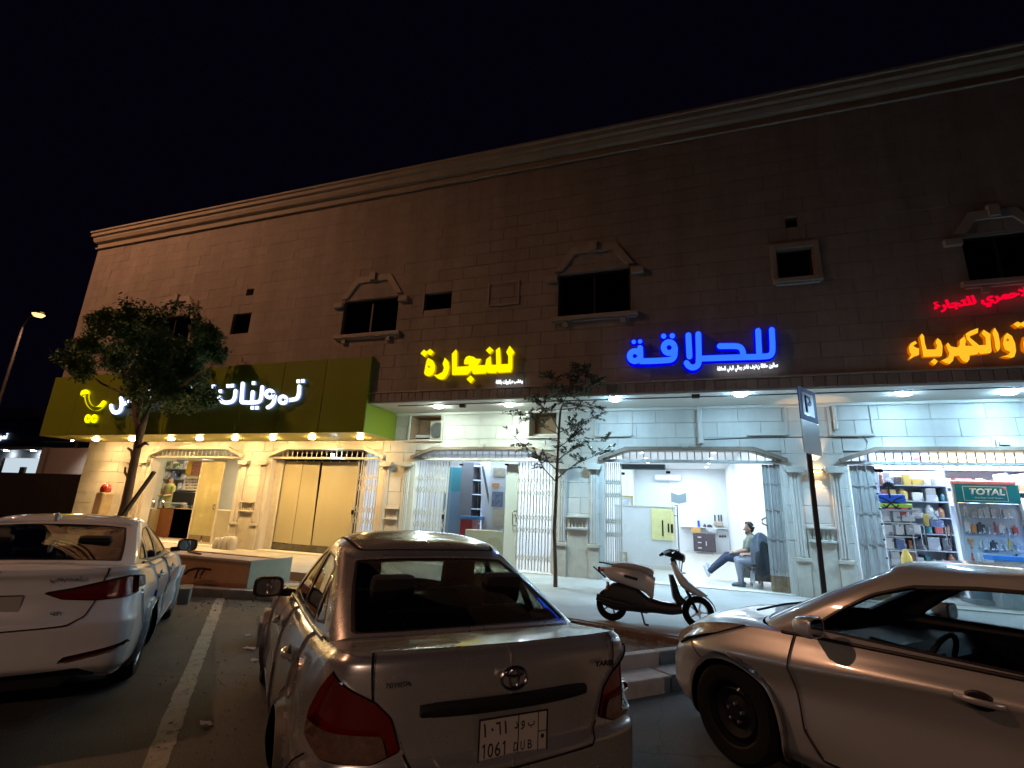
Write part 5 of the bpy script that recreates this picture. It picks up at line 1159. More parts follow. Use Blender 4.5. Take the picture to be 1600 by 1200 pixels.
blob('shirt', [([(0, 0, 0.8), (0, 0, 1.1), (0, 0, hs-0.42)], [0.17, 0.16, 0.17]), ([(0.19, 0, hs-0.42), (0, 0, hs-0.4), (-0.19, 0, hs-0.42)], [0.08, 0.1, 0.08]), ([(0.2, 0, hs-0.42), (0.255, -0.04, hs-0.66)], [0.075, 0.065]), ([(-0.2, 0, hs-0.42), (-0.255, -0.04, hs-0.66)], [0.075, 0.065])], mat('olive_shirt', (0.24, 0.22, 0.06), 0.9), r, 0.016)
blob('trousers', [([(0.1, 0, 0.85), (0.1, 0, 0.1)], [0.12, 0.08]), ([(-0.1, 0, 0.85), (-0.1, 0, 0.1)], [0.12, 0.08])], M_jean, r, 0.016)
blob('cap', [([(0, 0.01, hs-0.06), (0, 0.01, hs-0.02)], [0.1, 0.085]), ([(0, -0.09, hs-0.07), (0, -0.15, hs-0.085)], [0.05, 0.03])], M_navy, r, 0.012)
# --- hardware shop
HZ = 'the hardware shelves'
shelf_rack(wp(1372, 760, 13.6)[0], wp(1480, 760, 13.6)[0], 13.6, 0.5, 0.55, 7, 3.0, 'crowded shelf unit behind the hardware shop door', HZ, 21, [4, 6, 6, 2, 8, 4, 1, 6, 9, 7, 3], hmax=0.36, fill=.97, wr_=(0.07, 0.24))
shelf_rack(wp(1372, 760, 14.9)[0], 8.0, 15.1, 0.5, 2.3, 3, 3.6, 'high shelf unit at the back of the hardware shop', 'the hardware back shelves', 22, [6, 7, 3, 10, 4, 6, 0], hmax=0.4, wr_=(0.2, 0.6))
shelf_rack(wp(1575, 760, 14.2)[0], 7.4, 14.2, 0.5, 0.55, 6, 3.0, 'shelf unit at the right edge of the hardware shop', 'the hardware right shelves', 23, [4, 6, 1, 8, 4], hmax=0.32)
# tool display rack with its header board
YT5 = 12.85
a = wp(1489, 765, YT5); b = wp(1594, 765, YT5); W5 = b[0]-a[0]
t = empty('tool_display_rack', (a[0], YT5, ZFL), 0, 'tall tool display rack with a teal header board reading TOTAL', 'display rack')
M_tealb = mat('teal_board', (0.005, 0.20, 0.26), 0.35); M_pegb = mat('peg_board', (0.42, 0.46, 0.52), 0.5, var=0.1); M_pink = mat('red_top_edge', (0.70, 0.22, 0.25), 0.4)
hz0 = wp(1540, 786, YT5)[2]-ZFL; hz1 = wp(1540, 757, YT5)[2]-ZFL
m = MB(); m.box(0.05, 0.0, hz0, W5-0.02, 0.06, hz1); m.build('header_board', M_tealb, t, bevel=0.008)
m = MB(); m.box(-0.02, -0.02, hz1, W5-0.05, 0.08, hz1+0.07); m.build('header_edge', M_pink, t, bevel=0.02)
m = MB(); m.box(0, 0.02, 0.1, 0.05, 0.1, hz1); m.build('side_post', M_rackm, t, bevel=0.008); m = MB(); m.box(W5-0.05, 0.02, 0.1, W5, 0.1, hz0); m.build('side_post', M_rackm, t, bevel=0.008)
m = MB(); m.box(0.07, 0.06, 0.1, W5-0.05, 0.08, hz0-0.01); m.build('peg_board', M_pegb, t)
m = MB(); m.box(0.0, -0.1, 0.0, W5, 0.5, 0.1); m.build('plinth', M_rackm, t, bevel=0.01)
fz = (0.06, 0.012)
for q in ((0.16, hz0+0.04, W5-0.22, hz0+0.05), (0.16, hz1-0.05, W5-0.22, hz1-0.04), (0.16, hz0+0.05, 0.17, hz1-0.05), (W5-0.23, hz0+0.05, W5-0.22, hz1-0.05)):
    m = MB(); m.box(q[0], -0.004, q[1], q[2], 0, q[3]); m.build('header_line', M_wht2, t)
M5 = Matrix(((1, 0, 0, 0.27), (0, 0, -1, -0.001), (0, 1, 0, hz0+(hz1-hz0)*0.42), (0, 0, 0, 1)))
lettering('brand_lettering', 'TOTAL', M5, W5*0.52, (hz1-hz0)*0.36, 0.006, M_wht2, t, 0.035, shear=0.15)
M5 = Matrix(((1, 0, 0, 0.34), (0, 0, -1, -0.001), (0, 1, 0, hz0+(hz1-hz0)*0.22), (0, 0, 0, 1)))
lettering('brand_lettering', 'One-Stop Tools Station', M5, W5*0.42, (hz1-hz0)*0.1, 0.004, M_wht2, t, 0.0)
m = MB(); m.prism([(W5-0.30, hz1-0.05), (W5-0.22, hz1-0.05), (W5-0.22, hz1-0.13)], -0.005, -0.001); m.build('corner_mark', M_pink, t)
rr = random.Random(5)
tools = [7, 10, 4, 6, 4, 8, 6, 7, 3, 6]
z = hz0-0.30
row = 0
while z > 0.35:
    x = 0.10; seen = {}
    while x < W5-0.17:
        w = rr.uniform(0.07, 0.15); h = rr.uniform(0.16, 0.27); c = rr.choice([6, 4, 6, 4] if row == 0 else tools); mm = MB()
        k_ = rr.random()
        if k_ < 0.45: mm.box(0, -0.035, 0, w, 0.0, h*0.8); mm.box(w*0.3, -0.01, h*0.8+0.001, w*0.7, 0, h)
        elif k_ < 0.75:   # hand tool: handle and head
            mm.tube([(w*0.5, -0.03, 0), (w*0.5, -0.03, h*0.6)], [0.018, 0.014], 8); mm.box(w*0.1, -0.045, h*0.62, w*0.9, -0.01, h*0.82); 
        else:   # pliers
            mm.tube([(w*0.15, -0.03, 0), (w*0.35, -0.03, h*0.45), (w*0.6, -0.03, h*0.62), (w*0.55, -0.03, h*0.9)], 0.011, 6); mm.tube([(w*0.85, -0.03, 0), (w*0.65, -0.03, h*0.45), (w*0.4, -0.03, h*0.62), (w*0.45, -0.03, h*0.9)], 0.011, 6)
        o = mm.build('hanging_pack' if k_ < 0.45 else ('hand_tool' if k_ < 0.75 else 'pliers'), Mgoods[c], None, bevel=0.004 if k_ < 0.45 else 0, seg=1); o.location = (a[0]+x, YT5+0.058, ZFL+z)
        kn = {'hanging_pack': 'hanging pack', 'hand_tool': 'hand tool', 'pliers': 'pliers'}[o.name.split('.')[0]]
        seen[(c, kn)] = seen.get((c, kn), 0)+1
        tag(o, f'{pal[c][1]} {kn}, {ORD[seen[(c, kn)]]} such from left, {ORD[row+1]} row down of the tool display rack', kn, f'{pal[c][1]} {kn} on the display rack')
        x += w+rr.uniform(0.008, 0.03)
    z -= 0.31; row += 1
M_lgt = mat('blue_white_case', (0.04, 0.18, 0.55), 0.35)
o_ = wp(1552, 868, 12.5); t = empty('counter_case', (o_[0], 12.5, ZFL), 0, 'white glass case with a blue top edge low in front of the display rack', 'display case'); h = o_[2]-ZFL
m = MB(); m.box(0, 0, 0, 1.6, 0.3, h-0.09); m.build('case', M_wht2, t, bevel=0.008); m = MB(); m.box(-0.02, -0.02, h-0.088, 1.62, 0.32, h); m.build('blue_edge', M_lgt, t, bevel=0.008)
pxbox('white_carton', 1384, 862, 1416, 1100, 12.6, 0.4, M_wht2, label='large white carton low at the left of the hardware shop', cat='carton')
m = MB(); q = wp(1422, 878, 12.65); m.lathe([(0.001, 0), (0.09, 0), (0.1, 0.06), (0.09, 0.2), (0.05, 0.28), (0.05, 0.33), (0.001, 0.34)], 16, M=Matrix.Translation((q[0], 12.8, q[2]-0.1))); tag(m.build('yellow_bottle', mat('amber_plastic', (0.65, 0.38, 0.08), 0.3), None, True), 'amber yellow bottle beside the large white carton', 'bottle')
m = MB(); m.box(q[0]-0.12, 12.65, ZFL, q[0]+0.12, 12.95, q[2]-0.103); tag(m.build('stool', M_cabd, None, bevel=0.01), 'dark stand under the amber yellow bottle', 'stand')
pxbox('blue_box', 1371, 772, 1416, 785, 13.2, 0.3, mat('bright_blue', (0.01, 0.09, 0.6), 0.4), label='long bright blue box behind the palm emblem', cat='box')
pxbox('lime_box', 1371, 786, 1426, 793, 13.2, 0.3, mat('lime_green', (0.35, 0.6, 0.08), 0.4), label='long lime box under the bright blue box', cat='box')
m = MB(); m.box(wp(1371, 793, 13.2)[0]-0.05, 13.2, wp(1371, 793, 13.2)[2]-0.06, wp(1426, 793, 13.2)[0]+0.05, 13.6, wp(1371, 793, 13.2)[2]-0.02); tag(m.build('wall_shelf', M_rackm), 'grey shelf carrying the blue and lime boxes', 'shelf')
for k_, (u0, v0, u1, v1, c) in enumerate(((1376, 797, 1392, 815, 6), (1395, 799, 1408, 815, 6), (1409, 805, 1430, 815, 6), (1381, 820, 1396, 836, 6), (1399, 818, 1414, 836, 6), (1415, 820, 1430, 836, 4), (1384, 840, 1398, 858, 6), (1400, 842, 1415, 858, 2))):
    pxbox('white_pack', u0, v0, u1, v1, 13.3, 0.2, Mgoods[c], label=f'{pal[c][1]} pack behind the left half of the hardware glass, '+['under the palm emblem trunk', 'right of the palm emblem swords', 'wide flat one', 'tall one on the far left', 'tall one in the middle', 'greyish one on the right', 'lowest on the left', 'small blue one'][k_], cat='pack', group='packs behind the hardware shop glass', bevel=0.004)
t = empty('shelf_stand', (0, 0, 0), 0, 'thin white shelf stand behind the left half of the hardware glass', 'shelves')
for v in (815.3, 836.3, 858.3):
    a = wp(1374, v, 13.3); b = wp(1432, v, 13.3); m = MB(); m.box(a[0], 13.29, a[2]-.02, b[0], 13.52, a[2]-.001); m.build('shelf', M_wht2, t)
for u in (1374, 1432):
    x = wp(u, 830, 13.3)[0]; m = MB(); m.box(x-.012, 13.49, ZFL, x+.012, 13.52, 2.1); m.build('upright', M_rackm, t)
for (u0, v0, u1, v1, c, lb) in ((1446, 803, 1453, 822, 3, 'yellow striped tape roll column'), (1453, 813, 1476, 824, 2, 'blue folded sheet'), (1454, 798, 1468, 812, 6, 'white label card')):
    pxbox('hung_goods', u0, v0, u1, v1, 13.35, 0.15, Mgoods[c], label=lb+' on the middle of the hardware shelves', cat='goods', bevel=0.004)
# yellow lit strip behind the grille, emblem and handles on the glass
M_strip = glow('warm_strip', (1.0, 0.72, 0.30), 9.0)
p = wp(1447, 715, YF+0.4); q = wp(1640, 713, YF+0.4); m = MB(); m.box(p[0], YF+0.42, ZBAR+0.03, q[0]+1.0, YF+0.45, ZTR-0.04); tag(m.build('light_strip', M_strip), 'warm glowing strip light behind the hardware door grille', 'light strip')
m = MB(); q = wp(1415, 730, 14.6); m.lathe([(0.0005, -0.03), (0.09, 0), (0.0005, 0.03)], 16, M=Matrix.Translation(q)); tag(m.build('bulb', M_strip, None, True), 'round warm bulb above the hardware shelves', 'lamp')
a = wp(1366, 724, YF+0.24); b = (7.2, 0, ZFL+0.02); t = empty('shop_glazing', (a[0], YF+0.24, ZFL), 0, 'frameless glass front of the hardware shop with chrome handles', 'glass door'); w = b[0]-a[0]; xm = wp(1461, 800, YF+0.24)[0]-a[0]
for x0, x1 in ((0, xm-0.005), (xm+0.005, w)):
    m = MB(); m.box(x0, 0, 0.02, x1, 0.01, ZBAR-ZFL-0.08); m.build('pane', M_gl, t)
for u in (1441, 1480):
    h0 = wp(u, 823, YF+0.2); h1 = wp(u, 852, YF+0.2); x = h0[0]-a[0]; z1 = h0[2]-ZFL; z0 = h1[2]-ZFL; m = MB()
    m.tube([(x-0.03, -0.05, z0), (x-0.03, -0.05, z1), (x, -0.05, z1+0.035), (x+0.03, -0.05, z1), (x+0.03, -0.05, z0), (x, -0.05, z0-0.035), (x-0.03, -0.05, z0)], 0.013, 8); m.build('handle', M_chrome, t, True)
q = wp(1370, 735, YF+0.2); m = MB(); m.cbox((q[0]-a[0], -0.02, q[2]-ZFL), (0.22, 0.05, 0.07)); m.build('clamp', M_black, t, bevel=0.008)
# palm and crossed swords emblem (flat sticker on the pane)
e0 = wp(1390, 775, YF+0.232); s = (wp(1391, 775, YF+0.232)[0]-e0[0]); m = MB(); yb = -0.006
def EP(dx, dy): return (e0[0]-a[0]+dx*s, e0[2]-ZFL-dy*s)
for k_ in range(11):
    an = math.radians(-105+21*k_); r1 = 12.5; c = EP(0, -18); d = (math.sin(an), math.cos(an)); nn = (d[1], -d[0])
    m.prism([(c[0]+nn[0]*0.4*s, c[1]+nn[1]*0.4*s), (c[0]+d[0]*r1*0.5*s+nn[0]*1.9*s, c[1]+(d[1]*r1*0.5-0.5)*s+nn[1]*1.9*s), (c[0]+d[0]*r1*s, c[1]+(d[1]*r1-3)*s), (c[0]+d[0]*r1*0.5*s-nn[0]*1.9*s, c[1]+(d[1]*r1*0.5-0.5)*s-nn[1]*1.9*s)], yb-0.0004*k_, yb+0.004)
m.prism([EP(-1.2, -18), EP(1.2, -18), EP(1.8, 4), EP(-1.8, 4)], yb-0.006, yb+0.004)
for sg_ in (1, -1):
    cv = [Vector((sg_*x, y)) for x, y in ((-18, 2), (-12, 4), (-4, 9), (4, 17), (9, 22), (14, 22.5))]; pl = ribbon(cv, 2.6, 3); m.prism([EP(p.x, p.y) for p in pl], yb-0.007-0.001*sg_, yb+0.004)
    pl = ribbon([Vector((sg_*6, 22)), Vector((sg_*10, 18)), Vector((sg_*11.5, 16))], 2.0, 3); m.prism([EP(p.x, p.y) for p in pl], yb-0.010-0.001*sg_, yb+0.004)
m.build('palm_emblem', M_black, t)
# ------------------------------------------------------------------ cars: lofted body panels cut along their real seams
def pchip(x, Y, xq):
    x = np.asarray(x, float); Y = np.asarray(Y, float); h = np.diff(x)[:, None]; d = np.diff(Y, axis=0)/h; n = len(x); m = np.zeros_like(Y)
    if n == 2: m[:] = d[0]
    else:
        w1 = 2*h[1:]+h[:-1]; w2 = h[1:]+2*h[:-1]; a = d[:-1]; b = d[1:]
        with np.errstate(divide='ignore', invalid='ignore'):
            hm = (w1+w2)/(w1/np.where(a == 0, 1e-12, a)+w2/np.where(b == 0, 1e-12, b))
        m[1:-1] = np.where(a*b > 0, hm, 0.0); m[0] = d[0]; m[-1] = d[-1]
    k = np.clip(np.searchsorted(x, xq, side='right')-1, 0, n-2); t = ((xq-x[k])/h[k, 0])[:, None]; H = h[k]
    return (2*t**3-3*t**2+1)*Y[k]+(t**3-2*t**2+t)*H*m[k]+(-2*t**3+3*t**2)*Y[k+1]+(t**3-t**2)*H*m[k+1]
def dens(x, per):
    out = [x[0]]
    for a, b in zip(x[:-1], x[1:]):
        k = max(1, int(math.ceil((b-a)/per))); out += [a+(b-a)*(i+1)/k for i in range(k)]
    return np.array(out)
def surf(net, pu, pv):
    """net[v][u] control points -> dense interpolated grid"""
    net = np.array(net, float); NVc, NUc, _ = net.shape
    du = np.linalg.norm(np.diff(net, axis=1), axis=2).mean(0); u = np.concatenate([[0], np.cumsum(np.maximum(du, 1e-4))])
    dv = np.linalg.norm(np.diff(net, axis=0), axis=2).mean(1); v = np.concatenate([[0], np.cumsum(np.maximum(dv, 1e-4))])
    uq = dens(u, pu); vq = dens(v, pv)
    A = np.stack([pchip(u, net[i], uq) for i in range(NVc)])
    Bm = np.stack([pchip(v, A[:, j], vq) for j in range(len(uq))], axis=1)
    ui = np.interp(uq, u, np.arange(NUc)); vi = np.interp(vq, v, np.arange(NVc))
    return Bm, uq, vq, ui, vi
class Shell:
    """vertex pool with normals and attributes; face lists are cut by scalar fields"""
    def __init__(s): s.p = []; s.n = []; s.a = []
    def add_grid(s, P, attr):
        gu = np.gradient(P, axis=1); gv = np.gradient(P, axis=0); N = np.cross(gu, gv); L = np.linalg.norm(N, axis=2, keepdims=True); N = N/np.maximum(L, 1e-9)
        bad = (L[..., 0] < 1e-9)
        if bad.any():
            for i, j in zip(*np.where(bad)): N[i, j] = N[max(i-1, 0), j]
        b = len(s.p); a, c = P.shape[:2]
        s.p += [tuple(x) for x in P.reshape(-1, 3)]; s.n += [tuple(x) for x in N.reshape(-1, 3)]; s.a += [tuple(x) for x in attr.reshape(a*c, -1)]
        return [(b+i*c+j, b+i*c+j+1, b+(i+1)*c+j+1, b+(i+1)*c+j) for i in range(a-1) for j in range(c-1)]
    def cut(s, faces, fn):
        """split faces where fn(points, attrs, normals) >= 0 -> (inside, outside)"""
        if not faces: return [], []
        ids = sorted({i for f in faces for i in f}); P = np.array([s.p[i] for i in ids]); A = np.array([s.a[i] for i in ids]); N = np.array([s.n[i] for i in ids])
        val = dict(zip(ids, fn(P, A, N))); cache = {}; ins = []; outs = []
        def mid(i, j):
            k = (i, j) if i < j else (j, i)
            if k not in cache:
                t = val[k[0]]/(val[k[0]]-val[k[1]]); lerp = lambda X: tuple(np.array(X[k[0]])*(1-t)+np.array(X[k[1]])*t)
                s.p.append(lerp(s.p)); s.a.append(lerp(s.a)); nn = np.array(lerp(s.n)); s.n.append(tuple(nn/max(1e-9, np.linalg.norm(nn)))); cache[k] = len(s.p)-1
            return cache[k]
        for f in faces:
            sg = [val[i] >= 0 for i in f]
            if all(sg): ins.append(f); continue
            if not any(sg): outs.append(f); continue
            a = []; b = []; n = len(f)
            for q in range(n):
                i, j = f[q], f[(q+1) % n]
                (a if val[i] >= 0 else b).append(i)
                if (val[i] >= 0) != (val[j] >= 0):
                    k = mid(i, j); a.append(k); b.append(k)
            if len(a) > 2: ins.append(tuple(a))
            if len(b) > 2: outs.append(tuple(b))
        return ins, outs
    def build(s, name, faces, m_, parent, off=0.0, mirror=False, both=False, flip=1, rim=0.0):
        if not faces: return None
        ids = sorted({i for f in faces for i in f}); mp = {g_: k for k, g_ in enumerate(ids)}
        P = np.array([s.p[i] for i in ids]); N = np.array([s.n[i] for i in ids])*flip; P = P+N*off; F = [tuple(mp[i] for i in f) for f in faces]
        if flip < 0: F = [f[::-1] for f in F]
        V = []; NN = []; FF = []
        if not mirror or both: V += P.tolist(); NN += N.tolist(); FF += F
        if mirror or both:
            b = len(V); V += (P*[1, -1, 1]).tolist(); NN += (N*[1, -1, 1]).tolist(); FF += [tuple(b+i for i in f[::-1]) for f in F]
        if rim:   # turn the open border inwards so that the piece has thickness
            cnt = {}
            for f in FF:
                for q in range(len(f)):
                    e = (f[q], f[(q+1) % len(f)]); cnt[e] = cnt.get(e, 0)+1
            inner = {}
            for (i, j) in [e for e in cnt if (e[1], e[0]) not in cnt]:
                for q in (i, j):
                    if q not in inner:
                        inner[q] = len(V); V.append((np.array(V[q])-np.array(NN[q])*rim).tolist()); NN.append(NN[q])
                FF.append((j, i, inner[i], inner[j]))
        me = bpy.data.meshes.new(name); me.from_pydata(V, [], FF); me.materials.append(m_)
        me.polygons.foreach_set('use_smooth', [True]*len(me.polygons)); me.update()
        try: me.normals_split_custom_set_from_vertices(NN)
        except Exception: pass
        o = bpy.data.objects.new(name, me); link(o)
        if parent is not None: o.parent = parent
        return o
def sdf(pts, poly):
    """signed distance to a closed polygon, positive inside"""
    poly = np.array(poly, float); P = np.asarray(pts, float); D = np.full(len(P), 1e9); inside = np.zeros(len(P), bool)
    for i in range(len(poly)):
        a = poly[i]; b = poly[(i+1) % len(poly)]; e = b-a; w = P-a; t = np.clip((w@e)/max(1e-12, e@e), 0, 1); D = np.minimum(D, np.linalg.norm(w-t[:, None]*e, axis=1))
        c1 = (a[1] <= P[:, 1]); c2 = (b[1] > P[:, 1]); cr = e[0]*w[:, 1]-e[1]*w[:, 0]
        inside ^= (c1 & c2 & (cr > 0)) | (~c1 & ~c2 & (cr < 0))
    return np.where(inside, D, -D)
def line_d(pts, line):
    P = np.asarray(pts, float); D = np.full(len(P), 1e9)
    for a, b in zip(line[:-1], line[1:]):
        a = np.array(a, float); b = np.array(b, float); e = b-a; w = P-a; t = np.clip((w@e)/max(1e-12, e@e), 0, 1); D = np.minimum(D, np.linalg.norm(w-t[:, None]*e, axis=1))
    return D
def line_sd(pts, line):
    P = np.asarray(pts, float); D = np.full(len(P), 1e9); Sg = np.ones(len(P))
    for a, b in zip(line[:-1], line[1:]):
        a = np.array(a, float); b = np.array(b, float); e = b-a; w = P-a; t = np.clip((w@e)/max(1e-12, e@e), 0, 1); d = np.linalg.norm(w-t[:, None]*e, axis=1); k = d < D-1e-9
        Sg = np.where(k, np.sign(e[0]*w[:, 1]-e[1]*w[:, 0]+1e-12), Sg); D = np.minimum(D, d)
    return D*Sg
def coons(E, Fr, Ce, Bk, n=14, m_=14, crown=0.0):
    """E: side edge front->back, Ce: centre line front->back, Fr: edge->centre at front, Bk: edge->centre at back"""
    def rs(c, k):
        c = np.array(c, float); d = np.concatenate([[0], np.cumsum(np.maximum(1e-6, np.linalg.norm(np.diff(c, axis=0), axis=1)))]); return pchip(d, c, np.linspace(0, d[-1], k))
    E = rs(E, n); Ce = rs(Ce, n); Fr = rs(Fr, m_); Bk = rs(Bk, m_); s = np.linspace(0, 1, n)[:, None, None]; t = np.linspace(0, 1, m_)[None, :, None]
    S_ = (1-t)*E[:, None]+t*Ce[:, None]+(1-s)*Fr[None]+s*Bk[None]-((1-s)*(1-t)*E[0]+(1-s)*t*Ce[0]+s*(1-t)*E[-1]+s*t*Ce[-1])
    S_[..., 2] += crown*(np.sin(math.pi*t[..., 0]*0.5)*np.sin(math.pi*s[..., 0]))*0.5
    return S_
# materials shared by the cars
M_tyre = mat('tyre_rubber', (0.010, 0.010, 0.010), 0.9, bump=0.2, bscale=90, spec=0.15); M_gap = mat('panel_gap', (0.006, 0.006, 0.006), 0.9); M_cabin = mat('cabin_cloth', (0.016, 0.015, 0.015), 0.9, var=0.2)
M_plast = mat('black_plastic', (0.010, 0.010, 0.011), 0.45); M_rim = mat('alloy_rim', (0.35, 0.35, 0.37), 0.35, 0.8); M_steelw = mat('black_steel_wheel', (0.008, 0.008, 0.009), 0.6, 0.0, spec=0.2)
M_redl = mat('red_lamp_lens', (0.15, 0.003, 0.004), 0.1, coat=1.0, coatr=0.02, var=0.15, scale=40, stretch=(1, 1, 6)); M_amb = mat('amber_lamp_lens', (0.34, 0.13, 0.05), 0.2, coat=1.0); M_clear = mat('clear_lamp_lens', (0.40, 0.36, 0.30), 0.15, coat=1.0, var=0.25, scale=30)
M_cglass = glass('car_glass', (0.66, 0.70, 0.62), 1.2); M_cglass2 = glass('car_rear_glass', (0.40, 0.43, 0.38), 1.2); M_cglass3 = glass('car_clear_glass', (0.56, 0.58, 0.57), 1.2)
M_plate = mat('number_plate', (0.50, 0.46, 0.42), 0.45); M_ink = mat('plate_ink', (0.02, 0.018, 0.018), 0.6)
def paint(name, base, metal, rough):
    m = mat(name, base, rough, metal, coat=1.0, coatr=0.05, var=0.04, scale=1.2)
    n = m.node_tree.nodes; l = m.node_tree.links   # thin road dust over the lower body
    return m
def wheel(parent, x, y, r, w, m_rim, spokes, side, lugs=True):
    t = bpy.data.objects.new('wheel', None); link(t); t.parent = parent; t.location = (x, y, r); t.empty_display_size = 0.1
    if side < 0: t.rotation_euler = (0, 0, math.pi)
    R = r*0.64
    m = MB(); m.lathe([(R*0.99, -w/2), (r*0.90, -w/2-0.004), (r*0.975, -w/2+0.02), (r, -w*0.28), (r, w*0.28), (r*0.975, w/2-0.02), (r*0.90, w/2+0.006), (r*0.72, w/2+0.008), (R*1.0, w/2-0.004)], 44, ax='y'); m.build('tyre', M_tyre, t, True, recalc=True)
    m = MB(); m.lathe([(R*1.0, w/2-0.004), (R*0.95, w/2-0.012), (R*0.92, w/2-0.05), (R*0.86, w/2-0.09), (R*0.86, -w/2+0.01)], 40, ax='y')
    if spokes:
        for k in range(spokes):
            a = 2*math.pi*k/spokes
            for da in (-0.13, 0.13):
                p = [(R*0.2*math.cos(a), w/2-0.035, R*0.2*math.sin(a)), (R*0.93*math.cos(a+da), w/2-0.018, R*0.93*math.sin(a+da))]; m.bar(p[0], p[1], 0.028, 0.035)
        m.lathe([(0.001, w/2-0.012), (R*0.2, w/2-0.018), (R*0.26, w/2-0.045)], 20, ax='y')
        m.lathe([(0.001, w/2-0.10), (R*0.86, w/2-0.10)], 24, ax='y')
    else:
        m.lathe([(0.001, w/2-0.03), (R*0.22, w/2-0.03), (R*0.26, w/2-0.055), (R*0.5, w/2-0.075), (R*0.72, w/2-0.04), (R*0.9, w/2-0.065)], 36, ax='y')
    m.build('rim', m_rim, t, True)
    if lugs:
        for k in range(5):
            a = 2*math.pi*k/5+0.4; m = MB(); m.lathe([(0.001, w/2-0.025), (0.011, w/2-0.027), (0.012, w/2-0.06)], 6, M=Matrix.Translation((0.057*math.cos(a), 0, 0.057*math.sin(a))), ax='y'); m.build('lug_nut', M_rim, t)
        m = MB(); m.tube([(R*0.88*math.cos(1.9), w/2-0.02, R*0.88*math.sin(1.9)), (R*0.80*math.cos(1.9), w/2-0.004, R*0.80*math.sin(1.9))], 0.006, 6); m.build('tyre_valve', M_rim, t)
    return t
def seat(parent, x, y, m_, rear=False, w=0.48):
    m = MB(); m.cbox((x+0.22, y, 0.46), (0.5, w, 0.18)); o = m.build('seat', m_, parent, bevel=0.05, smooth=True)
    m = MB(); Mx = Matrix.Translation((x-0.04, y, 0.52)) @ Matrix.Rotation(math.radians(-18), 4, 'Y'); m.box(-0.07, -w/2, 0, 0.07, w/2, 0.58, M=Mx); m.build('seat_back', m_, o, bevel=0.05, smooth=True)
    for yy in ([0] if not rear else [-w*0.3, w*0.3]):
        Mx = Matrix.Translation((x-0.22, y+yy, 1.10)) @ Matrix.Rotation(math.radians(-14), 4, 'Y'); m = MB(); m.box(-0.05, -0.13, 0, 0.05, 0.13, 0.19, M=Mx); m.build('head_restraint', m_, o, bevel=0.045, smooth=True)
def mirror_arm(parent, x, y, z, side, m_shell, m_face, sx=0.16, sy=0.22, sz=0.15):
    """side mirror housing with its glass facing back"""
    m = MB(); P = []; n = 18
    for i, (fx, k_) in enumerate(((-0.5, 0.90), (-0.42, 1.0), (-0.1, 0.98), (0.25, 0.80), (0.48, 0.45), (0.55, 0.02))):
        row = []
        for j in range(n):
            th = 2*math.pi*j/n; c, s_ = math.cos(th), math.sin(th); e = 0.55
            row.append((x+fx*sx, y+side*(0.02+sy*0.5+sy*0.5*k_*math.copysign(abs(c)**e, c)), z+sz*0.5*k_*math.copysign(abs(s_)**e, s_)))
        P.append(row)
    m.grid(P, closed=True); m.poly(P[0]); o = m.build('side_mirror', m_shell, parent, True)
    m = MB(); m.poly([(x-0.503*sx, y+side*(0.02+sy*0.5+(p[1]-y-side*(0.02+sy*0.5))*side*0.86), z+(p[2]-z)*0.86) for p in P[0]]); m.build('mirror_glass', m_face, o)
    m = MB(); m.tube([(x+0.02, y-side*0.05, z-sz*0.42), (x+0.01, y+side*0.05, z-sz*0.36)], 0.03, 8); m.build('mirror_stem', M_plast, o, True)
M_mirr = mat('mirror_silver', (0.5, 0.5, 0.5), 0.03, 1.0)
def car_body(spec, root, mp):
    """root: Empty at the ground under the rear axle, x forward, y left. Returns the shell pieces needed for details"""
    S_ = Shell(); plan = spec['plan']; n = len(plan); xy = np.array([(p[0], p[1]) for p in plan]); ztop = [p[2] for p in plan]; z0 = [p[3] for p in plan]; wt = [p[4] for p in plan]
    tg = np.gradient(xy, axis=0); tg[0] = (0, 1); tg[-1] = (0, -1)
    tg /= np.linalg.norm(tg, axis=1, keepdims=True); nr = np.stack([tg[:, 1], -tg[:, 0]], 1)
    nr = np.stack([nr[:, 0], nr[:, 1]], 1)
    if nr[n//2, 1] < 0: nr = -nr
    nr[0] = (1, 0); nr[-1] = (-1, 0)
    rows = []
    for k in range(len(spec['frac'])):
        row = []
        for i in range(n):
            w = wt[i]; ins = spec['ins_s'][k]*(1-abs(w))+(spec['ins_f'][k] if w > 0 else spec['ins_r'][k])*abs(w)
            fr = spec['frac'][k]
            if 'frac_r' in spec and w < 0: fr = fr*(1-abs(w))+spec['frac_r'][k]*abs(w)
            z = z0[i]+(ztop[i]-z0[i])*fr+(spec.get('dz', {}).get((k), lambda x: 0)(xy[i, 0]) if abs(w) < 0.5 else 0)
            p = xy[i]-nr[i]*ins
            if i in (0, n-1): p[1] = 0.0
            row.append((p[0], max(0.0, p[1]), z))
        rows.append(row)
    P, uq, vq, ui, vi = surf(rows, spec.get('du', 0.026), spec.get('dv', 0.017))
    # arc length along the middle row measured from the rear centre
    mid = P[int(np.argmin(abs(vi-spec['midrow'])))]; arc = np.concatenate([[0], np.cumsum(np.linalg.norm(np.diff(mid[:, :2], axis=0), axis=1))]); arc = arc[-1]-arc
    attr = np.stack([np.broadcast_to(arc[None], P.shape[:2]), np.broadcast_to(ui[None], P.shape[:2]), np.broadcast_to(vi[:, None], P.shape[:2])], -1)
    A = S_.add_grid(P, attr)
    topc = P[-1]; arcl = arc
    return S_, A, topc, ui, arc
